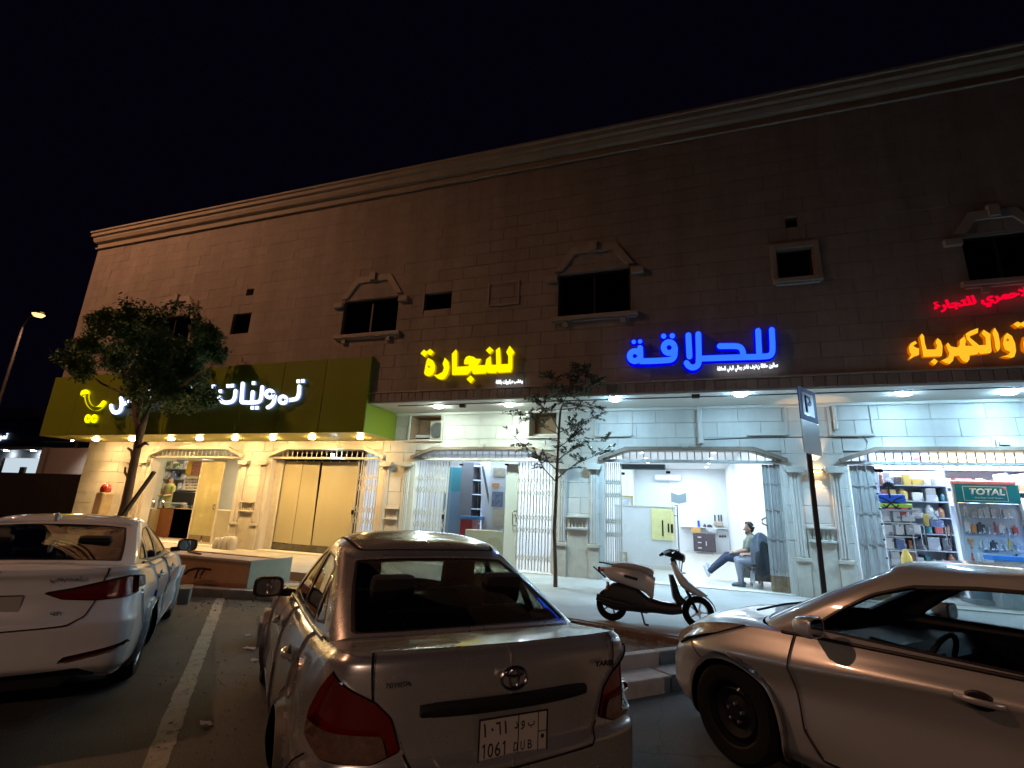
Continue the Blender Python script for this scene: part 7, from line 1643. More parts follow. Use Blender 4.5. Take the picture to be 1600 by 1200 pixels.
# --- grey silver sedan at the right
Sn = car_root('grey_sedan', 2.97, 3.13, 48.0, 'grey silver sedan at the right seen from its left side, nose towards the kerb')
headS = [(.80,.655),(.95,.66),(1.25,.775),(1.66,.945),(1.60,1.0),(1.15,.96),(.9,.90),(.70,.80)]
def arcflip(poly, total): return [(total-a, z) for a, z in poly]
specS = dict(paint=P_grey, wb=2.795, wheel_r=0.330, arch_r=.372, track=0.795, rim=M_steelw, spokes=0, oh_r=1.05, oh_f=.95, belt=.98, dash_x=2.05, seat_x=1.15, roof_z=1.47, rear_glass=M_cglass2,
  plan=[(3.74,0,.72,.2,1),(3.70,.35,.72,.2,1),(3.56,.62,.74,.2,1),(3.36,.79,.79,.2,.7),(3.10,.875,.86,.2,.25),(2.80,.905,.915,.19,0),(2.30,.915,.95,.18,0),(1.3,.918,.985,.18,0),(.4,.915,1.01,.19,0),(0,.91,1.03,.2,0),(-.45,.90,1.055,.2,-.2),(-.80,.85,1.065,.22,-.7),(-.95,.74,1.065,.24,-1),(-1.03,.4,1.055,.25,-1),(-1.05,0,1.05,.25,-1)],
  frac=[0,.10,.30,.52,.70,.735,.90,1.0], ins_s=[.13,.075,.055,.062,.012,.0,.05,.095], ins_r=[.12,.02,-.02,-.02,.0,.01,.02,.06], ins_f=[.16,.05,.0,.0,.02,.03,.07,.14], midrow=3,
  dz={3: lambda x: .05*min(1, max(0, (2.5-x)/1.1)), 4: lambda x: .095*min(1, max(0, (2.5-x)/1.1)), 5: lambda x: .09*min(1, max(0, (2.5-x)/1.1)), 6: lambda x: .03*min(1, max(0, (2.5-x)/1.1))},
  corner_f=2, cowl_i=6, corner_r=12, deck_i=10, a_i=3, c_i=7,
  gbase=[(2.76,0,.985),(2.72,.42,.982),(2.57,.73,.965),(2.45,.785,.945),(1.2,.805,.97),(.3,.80,.995),(-.40,.77,1.035),(-.50,.69,1.055),(-.60,.36,1.075),(-.62,0,1.08)],
  gtop=[(1.86,0,1.415),(1.85,.36,1.412),(1.81,.55,1.40),(1.73,.585,1.395),(1.1,.60,1.45),(.45,.585,1.42),(.10,.55,1.36),(.05,.50,1.35),(.0,.28,1.365),(-.02,0,1.37)],
  gridge=[(1.8,0,1.465),(1.75,0,1.472),(1.68,0,1.48),(1.62,0,1.485),(1.1,0,1.49),(.6,0,1.465),(.4,0,1.44),(.35,0,1.43),(.32,0,1.425),(.3,0,1.42)], bulge=.034,
  hood_c=[(3.45,0,.83),(3.0,0,.965)], deck_c=[(-.8,0,1.09)], hood_flip=-1, deck_flip=-1,
  lamps=[('tail_lamp', [(.45,.80),(.75,.78),(1.1,.84),(1.2,.95),(.9,.97),(.6,.93)], M_redl, 0.01, [])],
  seams=[([(2.30,1.1),(2.315,.75),(2.27,.40),(2.18,.27),(1.14,.27),(1.10,.6),(1.09,1.1)], 'side'), ([(1.10,.27),(.50,.27),(.42,.48),(.25,.68),(.03,.80),(-.02,1.1)], 'side'), ([(3.17,.715),(3.12,.68),(3.05,.62)], 'side'), ([(.66,1.1),(.64,.93)], 'arc')],
  doors=[('front_door', [(2.296,1.2),(2.311,.75),(2.266,.404),(2.176,.274),(1.144,.274),(1.104,.6),(1.095,1.2)]), ('rear_door', [(1.085,1.2),(1.096,.6),(1.096,.274),(.504,.274),(.424,.484),(.254,.684),(.034,.804),(-.015,1.2)])],
  windows=[([(2.24,1.0),(2.05,1.15),(1.87,1.27),(1.66,1.345),(1.35,1.38),(1.12,1.39),(1.10,1.005)], M_cglass3), ([(1.03,1.008),(1.045,1.39),(.65,1.37),(.33,1.30),(.20,1.035)], M_cglass3), ([(.14,1.04),(.24,1.27),(.0,1.19),(-.2,1.075)], M_cglass3)],
  belt_trim=(-.40,2.42,M_plast), wind_u=(-1,1.9), rear_u=(7.05,10.2), side_u=(2.6,6.6), wv=(.6,5.2))
_S0, _A0, _t0, _u0, _arc0 = car_body(specS, None, None); TOT = float(_arc0.max())
specS['lamps'].append(('headlight', arcflip(headS, TOT), M_clear, 0.010, [('dark_bezel', arcflip([(.86,.60),(1.02,.72),(1.3,.81),(1.72,.93),(1.72,.60)], TOT), M_plast)]))
SS, partsS, topS = build_car(Sn, specS)
for i, s in enumerate((1, -1)):
    handle_on(partsS['front_door'][i], 1.33, s*.915, .865, s, P_grey, .2); handle_on(partsS['rear_door'][i], .26, s*.915, .90, s, P_grey, .2)
    mirror_arm(Sn, 2.14, s*.855, 1.045, s, P_grey, M_mirr, .14, .17, .13)
m = MB(); m.tube([(2.80, .50, 1.0), (2.76, .2, 1.035), (2.70, -.15, 1.05)], .009, 6); m.tube([(2.84, -.1, 1.0), (2.80, -.35, 1.01), (2.72, -.6, .99)], .009, 6); m.build('wiper', M_plast, Sn)
# ------------------------------------------------------------------ scooter
sa = gp(956, 970, ZP); sbb = gp(1091, 983, ZP)
Sc = empty('motor_scooter', (sa[0], sa[1], ZP), math.atan2(sbb[1]-sa[1], sbb[0]-sa[0]), 'parked silver motor scooter leaning on its side stand on the pavement', 'scooter')
Sc.rotation_euler = (math.radians(-5), 0, Sc.rotation_euler[2])
M_scp = mat('scooter_silver', (0.74, 0.73, 0.72), 0.3, 0.1, coat=0.8); M_vin = mat('pale_vinyl', (0.52, 0.48, 0.45), 0.35, var=0.08); M_eng = mat('engine_black', (0.02, 0.02, 0.022), 0.5, 0.4); M_orl = mat('orange_lens', (0.45, 0.12, 0.02), 0.2, coat=1)
def profile_loft(pts_top, pts_bot, halfw, name, m_, parent, nseg=12):
    """body between two side-view lines with rounded section; halfw(i/k)"""
    k = 14
    def rs(c):
        c = np.array(c, float); d = np.concatenate([[0], np.cumsum(np.linalg.norm(np.diff(c, axis=0), axis=1))]); return pchip(d, c, np.linspace(0, d[-1], k))
    T = rs(pts_top); Bt = rs(pts_bot); P = []
    for i in range(k):
        w = halfw(i/(k-1)); c = (T[i]+Bt[i])/2; h = (T[i]-Bt[i])/2; row = []
        for j in range(nseg*2):
            a = 2*math.pi*j/(nseg*2); e = 0.62; cs = math.copysign(abs(math.cos(a))**e, math.cos(a)); sn = math.copysign(abs(math.sin(a))**e, math.sin(a))
            row.append((c[0]+h[0]*sn, w*cs, c[1]+h[1]*sn))
        P.append(row)
    mm = MB(); mm.grid(P, closed=True); mm.poly(P[0]); mm.poly(P[-1]); return mm.build(name, m_, parent, True)
profile_loft([(-.16,.70),(.05,.72),(.3,.70),(.52,.66),(.60,.60)], [(-.12,.62),(-.02,.53),(.2,.47),(.45,.40),(.56,.30)], lambda t: .06+.10*math.sin(math.pi*min(1, t*1.15+.12))**.6, 'rear_cowl', M_scp, Sc)
profile_loft([(.02,.76),(.2,.785),(.38,.765),(.55,.72),(.585,.68)], [(.0,.70),(.2,.69),(.38,.67),(.52,.62),(.565,.60)], lambda t: .085+.06*math.sin(math.pi*min(.95, t+.08))**.5, 'seat', M_vin, Sc)
profile_loft([(.50,.34),(.62,.315),(.78,.29),(.92,.30)], [(.42,.14),(.58,.15),(.78,.145),(.93,.17)], lambda t: .15, 'floorboard', M_eng, Sc)
profile_loft([(.56,.345),(.70,.315),(.86,.305)], [(.56,.318),(.70,.292),(.86,.285)], lambda t: .14, 'floor_mat', M_scp, Sc)
profile_loft([(.855,.84),(.93,.72),(1.08,.56),(1.29,.425)], [(.80,.80),(.86,.66),(.95,.50),(1.16,.40)], lambda t: .07+.10*math.sin(math.pi*min(1, .25+t*.62)), 'leg_shield', M_scp, Sc)
profile_loft([(.84,.66),(.88,.55),(.93,.40),(1.0,.34)], [(.78,.66),(.80,.50),(.82,.36),(.90,.26)], lambda t: .15, 'inner_shield', M_eng, Sc)
profile_loft([(.72,.96),(.82,1.0),(.92,.975),(1.0,.92)], [(.74,.90),(.82,.88),(.90,.85),(.97,.84)], lambda t: .07+.05*math.sin(math.pi*t), 'handlebar_cowl', M_eng, Sc)
m = MB(); m.lathe([(0.0005, .03), (.05, .02), (.07, -.01)], 18, M=Matrix.Translation((.985, 0, .885)), ax='x'); m.build('headlamp', M_clear, Sc, True)
m = MB(); m.tube([(.84, 0, .88), (.87, 0, .78), (.93, 0, .62)], .035, 10); m.build('steering_stem', M_eng, Sc, True)
m = MB(); m.tube([(.70, .34, .92), (.79, .15, .955), (.82, 0, .95), (.79, -.15, .955), (.70, -.34, .92)], .014, 8); m.build('handlebar', M_eng, Sc, True)
for s in (1, -1):
    m = MB(); m.tube([(.745, s*.24, .937), (.69, s*.36, .915)], .021, 10); m.build('grip', M_plast, Sc, True)
    m = MB(); m.tube([(.82, s*.16, .955), (.86, s*.25, .95), (.82, s*.36, .93)], .006, 6); m.build('brake_lever', M_chrome, Sc, True)
def sc_wheel(x, r, nm):
    t = bpy.data.objects.new(nm, None); link(t); t.parent = Sc; t.location = (x, 0, r)
    m = MB(); m.lathe([(r*.62, -.035), (r*.8, -.046), (r*.95, -.034), (r, 0), (r*.95, .034), (r*.8, .046), (r*.62, .035)], 32, ax='y'); m.build('tyre', M_tyre, t, True)
    m = MB(); m.lathe([(r*.64, -.03), (r*.56, -.02), (r*.56, .02), (r*.64, .03)], 28, ax='y', close=True)
    for k in range(5):
        a = 2*math.pi*k/5; m.bar((r*.1*math.cos(a), 0, r*.1*math.sin(a)), (r*.6*math.cos(a), 0, r*.6*math.sin(a)), .03, .022)
    m.lathe([(.001, -.05), (r*.2, -.05), (r*.22, 0), (r*.2, .05), (.001, .05)], 16, ax='y'); m.build('rim', M_chrome, t, True)
sc_wheel(0, .215, 'rear_wheel'); sc_wheel(1.14, .205, 'front_wheel')
for s in (1, -1):
    m = MB(); m.tube([(.95, s*.05, .60), (1.03, s*.065, .42), (1.13, s*.065, .205)], .018, 8); m.build('fork', M_eng, Sc, True)
m = MB(); P = []
for i in range(12):
    a = math.radians(10+i*12); P.append([(1.14+.235*math.cos(a), y, .205+.235*math.sin(a)-.02*abs(y)/.05) for y in (-.055, -.03, 0, .03, .055)])
m.grid(P); m.build('front_mudguard', M_eng, Sc, True, recalc=False)
profile_loft([(-.10,.40),(.05,.50),(.3,.47),(.50,.34)], [(-.14,.20),(.05,.14),(.3,.14),(.48,.13)], lambda t: .085, 'engine', M_eng, Sc)
m = MB(); m.tube([(.30, -.10, .22), (.05, -.12, .25), (-.2, -.12, .30)], [.02, .045, .045], 10); m.build('exhaust', M_eng, Sc, True)
m = MB(); m.tube([(-.02, .05, .25), (-.06, .05, .50)], .02, 8); m.tube([(-.02, -.05, .25), (-.06, -.05, .50)], .02, 8); m.build('shock_absorber', M_chrome, Sc, True)
m = MB(); Mx = Matrix.Translation((-.10, 0, .57)) @ Matrix.Rotation(math.radians(38), 4, 'Y'); m.box(-.20, -.07, -.01, .02, .07, .01, M=Mx); m.build('rear_mudflap', M_plast, Sc, bevel=.006)
m = MB(); m.cbox((-.165, 0, .665), (.05, .17, .07)); m.build('tail_lamp', M_redl, Sc, bevel=.015)
for s in (1, -1): m = MB(); m.cbox((-.13, s*.115, .655), (.06, .05, .04)); m.build('indicator', M_orl, Sc, bevel=.012)
m = MB(); m.tube([(.03, .1, .735), (-.12, .11, .755), (-.17, .06, .755), (-.17, -.06, .755), (-.12, -.11, .755), (.03, -.1, .735)], .011, 8); m.build('grab_rail', M_eng, Sc, True)
m = MB(); m.tube([(.40, -.08, .16), (.44, -.20, .02)], .013, 8); m.tube([(.44, -.20, .015), (.49, -.22, .012)], .013, 8); m.build('side_stand', M_eng, Sc, True)
m = MB(); m.bar((.18, -.155, .60), (.36, -.17, .565), .012, .04); m.build('side_badge', M_plast, Sc)
for s in (1, -1):
    m = MB(); m.tube([(.80, s*.22, .945), (.90, s*.16, .99), (.98, s*.06, .90), (.95, s*.05, .70)], .005, 6); m.build('brake_cable', M_plast, Sc, True)
m = MB(); m.tube([(-.05, -.05, .50), (-.06, -.065, .44), (-.05, -.05, .38), (-.06, -.065, .32), (-.04, -.05, .27)], .022, 8); m.build('spring', M_orl, Sc, True)
# ------------------------------------------------------------------ trees
M_bark = mat('bark', (0.13, 0.095, 0.07), 0.9, var=0.3, scale=14, stretch=(1, 1, 0.25), bump=0.6, bscale=30)
M_leaf = mat('dense_tree_leaf', (0.06, 0.135, 0.04), 0.5, island=0.45, spec=0.4); M_leaf2 = mat('sapling_leaf', (0.055, 0.065, 0.025), 0.55, island=0.4)
def leaf_quad(mm, p, d, L, w, up):
    d = d.normalized(); s = d.cross(up)
    if s.length < 0.1: s = d.cross(Vector((1, 0, 0)))
    s.normalize(); n = s.cross(d)
    a = p; b = p+d*L*0.5+s*w*0.5+n*L*0.04; c = p+d*L; e = p+d*L*0.5-s*w*0.5+n*L*0.04
    mm.poly([a, b, c, e])
def clump(mm, rr, c, rad, n, L0, L1):
    for _ in range(n):
        v = Vector((rr.gauss(0, 1), rr.gauss(0, 1), rr.gauss(0, 1))); v.normalize(); v *= rad*rr.random()**0.45
        d = Vector((rr.gauss(0, 1), rr.gauss(0, 1), rr.gauss(-.2, .7))); leaf_quad(mm, c+v, d, rr.uniform(L0, L1), rr.uniform(L0, L1)*0.45, Vector((rr.gauss(0, .5), rr.gauss(0, .5), 1)))
# dense round tree in front of the canopy
TY = 9.0
def tp(u, v, dy=0.0): p = wp(u, v, TY+dy); return Vector(p)
rr = random.Random(4)
t1b = tp(192, 800); t1b = Vector((t1b.x-0.1, TY, 0.11))
T1 = empty('dense_tree', t1b, 0, 'dense round leafy tree in front of the green canopy', 'tree'); inv = -t1b
m = MB(); tr = [t1b, tp(196, 790), tp(207, 735), tp(214, 703), tp(218, 680)]; m.tube([p+inv for p in tr], [.115, .105, .095, .09, .08], 12)
br = [([tp(218, 680), tp(226, 655), tp(240, 620), tp(262, 580), tp(280, 540)], [.09, .07, .055, .04, .02]), ([tp(218, 680), tp(212, 655), tp(208, 620), tp(190, 580), tp(170, 550)], [.08, .065, .05, .035, .015]), ([tp(212, 655), tp(225, 610), tp(232, 560, .5), tp(240, 510, .6)], [.06, .05, .035, .02]),
      ([tp(216, 700), tp(226, 692, -.1), tp(232, 703-8, -.2)], [.05, .035, .02]), ([tp(208, 716), tp(206, 705), tp(200, 700)], [.05, .04, .025]), ([tp(200, 745), tp(195, 738), tp(196, 730)], [.04, .03, .02]), ([tp(240, 620), tp(290, 600, -.5), tp(320, 575, -.6)], [.045, .03, .012]), ([tp(208, 620), tp(160, 600, .4), tp(135, 580, .6)], [.04, .028, .012])]
for p, r_ in br: m.tube([q+inv for q in p], r_, 9)
m.build('trunk', M_bark, T1, True)
m = MB(); cx = tp(232, 575); 
prof = [(128, 545), (124, 572), (140, 590), (168, 612), (188, 632), (220, 640), (255, 634), (290, 632), (312, 616), (322, 590), (326, 550), (318, 515), (308, 488), (288, 480), (262, 490), (236, 486), (205, 494), (180, 492), (165, 506), (140, 522)]
prof = [(232+(u-232)*.95, 562+(v-562)*1.0) for u, v in prof]
poly = [(tp(*q).x, tp(*q).z) for q in prof]; PX = [p[0] for p in poly]; PZ = [p[1] for p in poly]
cnt = 0
lobes = []
while len(lobes) < 58:
    x = rr.uniform(min(PX), max(PX)); z = rr.uniform(min(PZ), max(PZ)); s_ = sdf(np.array([[x, z]]), poly)[0]
    if s_ < 0.12: continue
    dep = min(1.3, s_*1.1+0.35); lobes.append((x, TY+rr.uniform(-dep, dep), z, rr.uniform(.24, .46)))
while cnt < 900:
    lx, ly, lz, lr = rr.choice(lobes); v = Vector((rr.gauss(0, 1), rr.gauss(0, 1), rr.gauss(0, .75))).normalized()*lr*rr.uniform(.35, 1.0)
    cnt += 1; pu, pv_ = to_px(Vector((lx, ly, lz))+v)
    if (pu < 203 and pv_ > 590) or pv_ > 638: continue
    clump(m, rr, Vector((lx, ly, lz))+v+inv, rr.uniform(.08, .24), 88, .06, .13)
for q in prof:   # ragged sprays on the outline
    for _ in range(0 if (q[1] > 578 and q[0] < 205) else 7):
        b = tp(q[0]+rr.uniform(-15, 12), q[1]+rr.uniform(-13, 9), rr.uniform(-.6, .6)); clump(m, rr, b+inv, rr.uniform(.06, .2), 26, .06, .13)
m.build('crown', M_leaf, T1, recalc=False)
M_stake = mat('dark_stake', (0.02, 0.026, 0.02), 0.6)
m = MB(); a = wp(241, 737, TY-.1); b = wp(192, 806, TY-.15); b = (b[0], b[1], 0.13) if b[2] < .13 else b
d = Vector(a)-Vector(b); e = Vector(b)-d*(max(0, b[2]-0.12)/max(.01, d.z)); m.bar(e, a, .085, .06); tag(m.build('tree_stake', M_stake, None, bevel=.008), 'dark square stake leaning against the dense tree trunk', 'stake')
# thin sapling in front of the carpentry
T2Y = 10.2
def sp(u, v, dy=0.0): return Vector(wp(u, v, T2Y+dy))
b0 = Vector((sp(868, 905).x, T2Y, ZP)); inv = -b0
T2 = empty('sapling', b0, 0, 'thin open branched sapling on the pavement before the carpentry', 'tree'); rr = random.Random(8)
m = MB(); m.tube([p+inv for p in (b0, sp(868, 890), sp(866, 830), sp(869, 770), sp(871, 720), sp(873, 675), sp(876, 640), sp(888, 612), sp(905, 588), sp(925, 572))], [.045, .04, .038, .034, .03, .026, .022, .018, .012, .005], 8)
tw = [[(871, 720), (880, 752-40), (895, 700), (920, 690), (948, 690)], [(867, 752), (885, 735), (905, 722), (930, 712), (950, 700)], [(868, 752), (852, 735), (838, 712), (812, 690), (788, 668)], [(872, 678), (850, 668), (835, 655), (815, 648), (800, 650)], [(873, 672), (862, 650), (845, 632), (825, 625)], [(876, 640), (895, 638), (920, 632), (942, 640)],
      [(873, 676), (892, 668), (915, 655), (940, 650)], [(880, 630), (870, 605), (860, 590), (850, 590)], [(888, 612), (910, 610), (928, 600), (935, 580)], [(870, 735), (855, 720), (835, 715), (812, 700)], [(872, 700), (886, 690), (905, 665)]]
br_pts = []
for k, t in enumerate(tw):
    dz = rr.uniform(-.5, .5); pts = [sp(u, v, dz*i/(len(t)-1)) for i, (u, v) in enumerate(t)]; m.tube([p+inv for p in pts], [.014-.011*i/(len(pts)-1) for i in range(len(pts))], 6); br_pts.append(pts)
lets = []
for pts in br_pts:
    L = len(pts)-1; main = (pts[-1]-pts[0]).normalized()
    for _ in range(15):
        f = (0.25+0.75*rr.random())*L; i = min(L-1, int(f)); a = pts[i].lerp(pts[i+1], f-i)
        d = (main*rr.uniform(.2, 1.0)+Vector((rr.gauss(0, .8), rr.gauss(0, .8), rr.gauss(.12, .32)))).normalized(); ln = rr.uniform(.10, .36); e = a+d*ln+Vector((0, 0, -.04*ln)); md = a+d*ln*.5+Vector((rr.gauss(0, .02), rr.gauss(0, .02), .015))
        m.tube([a+inv, md+inv, e+inv], [.0055, .004, .002], 5, caps=False); lets.append((a, md, e))
top_tw = [sp(876, 640), sp(888, 612), sp(905, 588), sp(925, 572)]
for _ in range(46):
    f = rr.random()*2.99; i = int(f); a = top_tw[i].lerp(top_tw[i+1], f-i); d = Vector((rr.gauss(-.15, .9), rr.gauss(0, .9), rr.gauss(.15, .45))).normalized(); ln = rr.uniform(.15, .62); e = a+d*ln; md = a+d*ln*.5+Vector((rr.gauss(0, .03), 0, .02)); m.tube([a+inv, md+inv, e+inv], [.006, .004, .002], 5, caps=False); lets.append((a, md, e))
m.build('trunk', M_bark, T2, True)
m = MB()
for a, md, e in lets:
    ln = (e-a).length; n_ = int(ln/.0085)
    for k in range(n_):
        t = (k+rr.random())/n_
        if t < .12: continue
        q = a.lerp(md, t*2) if t < .5 else md.lerp(e, t*2-1); ax_ = (e-a).normalized(); sd_ = ax_.cross(Vector((rr.gauss(0, .35), rr.gauss(0, .35), 1)))*(1 if k % 2 else -1)
        d = ax_*rr.uniform(.2, .9)+sd_*rr.uniform(.5, 1)+Vector((0, 0, rr.gauss(-.05, .25))); leaf_quad(m, q+inv, d, rr.uniform(.05, .105), rr.uniform(.022, .042), Vector((rr.gauss(0, .4), rr.gauss(0, .4), 1)))
m.build('crown', M_leaf2, T2, recalc=False)
# ------------------------------------------------------------------ parking sign
M_sblue = mat('sign_blue', (0.04, 0.07, 0.45), 0.55); M_swhite = mat('sign_white', (0.85, 0.87, 0.9), 0.3, coat=.3); M_post = mat('sign_post_grey', (0.045, 0.045, 0.05), 0.55, 0.3)
PY = 8.6; top = wp(1262, 712, PY); pb = Vector((wp(1276, 820, PY)[0], PY, ZP))
pg = empty('parking_sign', pb, math.radians(0), 'tall blue and white parking sign on a dark square post', 'road sign')
zt = wp(1256, 620, PY)[2]-ZP; m = MB(); m.box(-.034, -.026, 0, .034, .026, zt); m.build('post', M_post, pg, bevel=.006)
a = wp(1244, 608, PY-.1); b = wp(1282, 711, PY-.1); hz0 = wp(1270, 711, PY)[2]-ZP; hz1 = wp(1250, 610, PY)[2]-ZP; hw = .33
Rz = Matrix.Rotation(math.radians(57), 4, 'Z'); off = Matrix.Translation((0.05, -.065, 0))
zs = hz0+(hz1-hz0)*.50
m = MB(); m.box(-hw, 0, zs, hw, .012, hz1, M=off @ Rz); m.build('blue_plate', M_sblue, pg, bevel=.004)
m = MB(); m.box(-hw, 0, hz0, hw, .012, zs-.002, M=off @ Rz); m.build('white_plate', M_swhite, pg, bevel=.004)
FR = off @ Rz @ Matrix(((1, 0, 0, 0), (0, 0, -1, -.0015), (0, 1, 0, 0), (0, 0, 0, 1)))
H_ = hz1-zs
m = MB(); m.box(-hw*.62, -.004, zs+H_*.16, hw*.62, -.001, zs+H_*.86, M=off @ Rz); m.build('white_field', M_swhite, pg)
lettering('parking_letter', 'P', FR @ Matrix.Translation((-hw*.36, zs+H_*.26, .003)), hw*.75, H_*.52, .002, M_sblue, pg, .03)
m = MB(); m.box(-.05, -.045, zs-.1, .05, .035, zs-.05); m.build('clamp', M_chrome, pg)
# ------------------------------------------------------------------ planter, hose, jugs, lumps
M_plan = mat('tan_render', (0.42, 0.24, 0.13), 0.85, var=0.1, scale=3, bump=0.3); M_plang = mat('cool_lit_render', (0.31, 0.32, 0.26), 0.8, var=0.08); M_cop = mat('pink_lit_coping', (0.48, 0.40, 0.34), 0.75, var=0.1)  # end tinted for its cool light, coping for the pinkish light on it
pl = empty('planter_box', (-9.2, 7.5, 0.0), 0, 'long low rendered planter wall at the left kerb, end toned by cool light', 'planter'); x0, x1 = -3.2, -7.46+9.2
m = MB(); m.box(x0, 0, .11, x1-.02, .10, .56); m.build('front_wall', M_plan, pl); m = MB(); m.box(x0, .95, .11, x1-.02, 1.05, .56); m.build('back_wall', M_plan, pl)
m = MB(); m.box(x1-.02, -.002, .11, x1, 1.05, .60); m.build('end_panel', M_plang, pl, bevel=.004, seg=1)
m = MB(); m.box(x0, -.02, .56, x1-.021, .5, .605); m.build('coping', M_cop, pl, bevel=.008)
m = MB(); m.box(x0, .5, .40, x1-.021, .95, .50); m.build('planter_soil', M_soil, pl)
m = MB(); q = [wp(u, v, 7.44) for u, v in ((290, 897), (296, 891), (306, 888), (320, 888), (330, 890))]; m.tube([(p[0], 7.42, p[2]) for p in q], .02, 8); q = [wp(u, v, 7.44) for u, v in ((312, 889), (309, 896), (306, 904))]; m.tube([(p[0], 7.42, max(.13, p[2])) for p in q], .016, 8); q = [wp(u, v, 7.44) for u, v in ((322, 889), (316, 897), (314, 904))]; m.tube([(p[0], 7.42, max(.13, p[2])) for p in q], .016, 8)
tag(m.build('bent_tubes', M_eng, None, True), 'bent dark tubes against the tan planter wall', 'metal frame')  # tubes follow the dark curved shapes on the planter front
m = MB(); a = wp(292, 854, 7.7); b = wp(317, 865, 7.7); m.bar((a[0], 7.75, .63), (b[0], 7.65, .62), .03); tag(m.build('stick', M_bark), 'thin stick lying on the planter coping', 'stick')
M_jug = mat('cloudy_jug', (0.42, 0.41, 0.38), 0.4, var=0.15)
for (u, hgt, r_, lb) in ((338, .34, .10, 'small pale jug, leftmost of the four by the pillar foot'), (347, .36, .11, 'pale jug second from the left by the pillar foot'), (354, .40, .12, 'grey jug third from the left by the pillar foot'), (363, .42, .13, 'large grey jug, rightmost of the four by the pillar foot')):
    p = wp(u, 850, 11.6); m = MB(); m.lathe([(.001, 0), (r_, 0), (r_, hgt*.7), (r_*.75, hgt*.86), (r_*.3, hgt*.9), (r_*.3, hgt), (.001, hgt)], 16, M=Matrix.Translation((p[0], 11.6, ZP+.001))); tag(m.build('jug', M_jug, None, True), lb, 'jug', 'jugs by the pillar foot')
M_conc = mat('dark_concrete', (0.16, 0.165, 0.155), 0.85, var=0.25)
for (u, v, w, d_, h, lb) in ((284, 945, .16, .5, .24, 'small concrete block beside the front wheel of the white sedan'), (410, 1010, .14, .4, .26, 'dark concrete block by the left flank of the silver sedan')):
    p = gp(u, v, 0.0); m = MB(); M_ = Matrix.Translation(p) @ Matrix.Rotation(math.radians(46), 4, 'Z'); m.box(-w/2, 0, 0, w/2, d_, h, M=M_); tag(m.build('concrete_block', M_conc, None, bevel=.015), lb, 'concrete block')
p = gp(412, 935, 0.0); m = MB(); M_ = Matrix.Translation(p) @ Matrix.Rotation(math.radians(20), 4, 'Z'); m.prism([(-.45, 0), (.5, 0), (.5, .2), (-.1, .2)], 0, .5, M=M_); tag(m.build('kerb_ramp', M_kerb2, None, bevel=.015), 'sloping concrete lump against the left kerb before the planter', 'ramp')
M_lit = mat('paper_litter', (0.55, 0.53, 0.50), 0.8)
for (u, v, s_, lb) in ((386, 993, .05, 'small white litter scrap near the concrete block, farthest one'), (390, 1014, .06, 'flat white litter scrap near the concrete block, middle one'), (398, 1033, .04, 'tiny pale litter scrap nearest the silver sedan flank'), (322, 1133, .045, 'pale stone on the asphalt by the near end of the bay line')):
    p = gp(u, v, 0.004); m = MB(); rr = random.Random(u)
    P = [[(p[0]+s_*(i-2)*.6+rr.uniform(-.01, .01), p[1]+s_*(j-1)*.5+rr.uniform(-.01, .01), .006+rr.uniform(0, .022)) for j in range(3)] for i in range(5)]; m.grid(P); tag(m.build('litter', M_lit, None, recalc=False), lb, 'litter')
M_grit = mat('grit', (0.20, 0.18, 0.155), 0.9, island=0.5)
m = MB(); rr = random.Random(31)
for _ in range(900):
    t_ = rr.random(); q = LA-LD*2.2+LD*rr.uniform(0, 5.2)+Vector((LD.y, -LD.x, 0))*abs(rr.gauss(0, .55)); s_ = rr.choice([.006, .008, .01, .014, .022]); 
    pts_ = [Vector((q.x+rr.uniform(-s_, s_), q.y+rr.uniform(-s_, s_), .004)) for _k in range(3)]; top_ = Vector((q.x, q.y, .004+s_*.9))
    for i_ in range(3): m.poly([pts_[i_], pts_[(i_+1) % 3], top_])
for _ in range(700):
    q = gp(rr.uniform(230, 440), rr.uniform(945, 1190), .004); s_ = rr.choice([.004, .006, .008, .012]); pts_ = [Vector((q[0]+rr.uniform(-s_, s_), q[1]+rr.uniform(-s_, s_), .004)) for _k in range(3)]; top_ = Vector((q[0], q[1], .004+s_*.8))
    for i_ in range(3): m.poly([pts_[i_], pts_[(i_+1) % 3], top_])
tag(m.build('grit', M_grit, None, recalc=False), 'loose grit and sand on the asphalt by the left kerb and bay line', 'grit', kind='stuff')
# fine debris on the soil: twigs
rr = random.Random(12); m = MB()
for _ in range(60):
    x = rr.uniform(-1.1, .3); y = rr.uniform(6.15, 6.9); a = rr.uniform(0, 6.3); L = rr.uniform(.05, .3); m.bar((x, y, .235+rr.uniform(0, .02)), (x+L*math.cos(a), y+L*math.sin(a), .235+rr.uniform(0, .04)), .008)
tag(m.build('twigs', M_bark, None, recalc=False), 'scattered twigs and debris on the soil behind the kerb', 'debris', kind='stuff')
# red helmet on the stone at the shop corner
M_helm = mat('red_helmet', (0.40, 0.03, 0.025), 0.25, coat=1.0)
hp = wp(165, 766, 11.0); hb = empty('helmet', hp, math.radians(150), 'red helmet with a black visor on a beige stone at the shop corner', 'helmet')
m = MB(); P = []
for i in range(10):
    a = math.radians(-30+i*13.3); row = [(.17*math.cos(a)*math.cos(t)*1.12, .15*math.cos(a)*math.sin(t), .19*math.sin(a)+.03) for t in np.linspace(0, 2*math.pi, 25)[:-1]]; P.append(row)
m.grid(P, closed=True); m.build('shell', M_helm, hb, True)
m = MB(); P = []
for i in range(6):
    a = math.radians(-28+i*9); P.append([(.175*math.cos(a)*math.cos(t)*1.13, .155*math.cos(a)*math.sin(t), .19*math.sin(a)+.03) for t in np.linspace(-1.2, 1.2, 14)])
m.grid(P); m.build('visor', M_plast, hb, True, recalc=False)
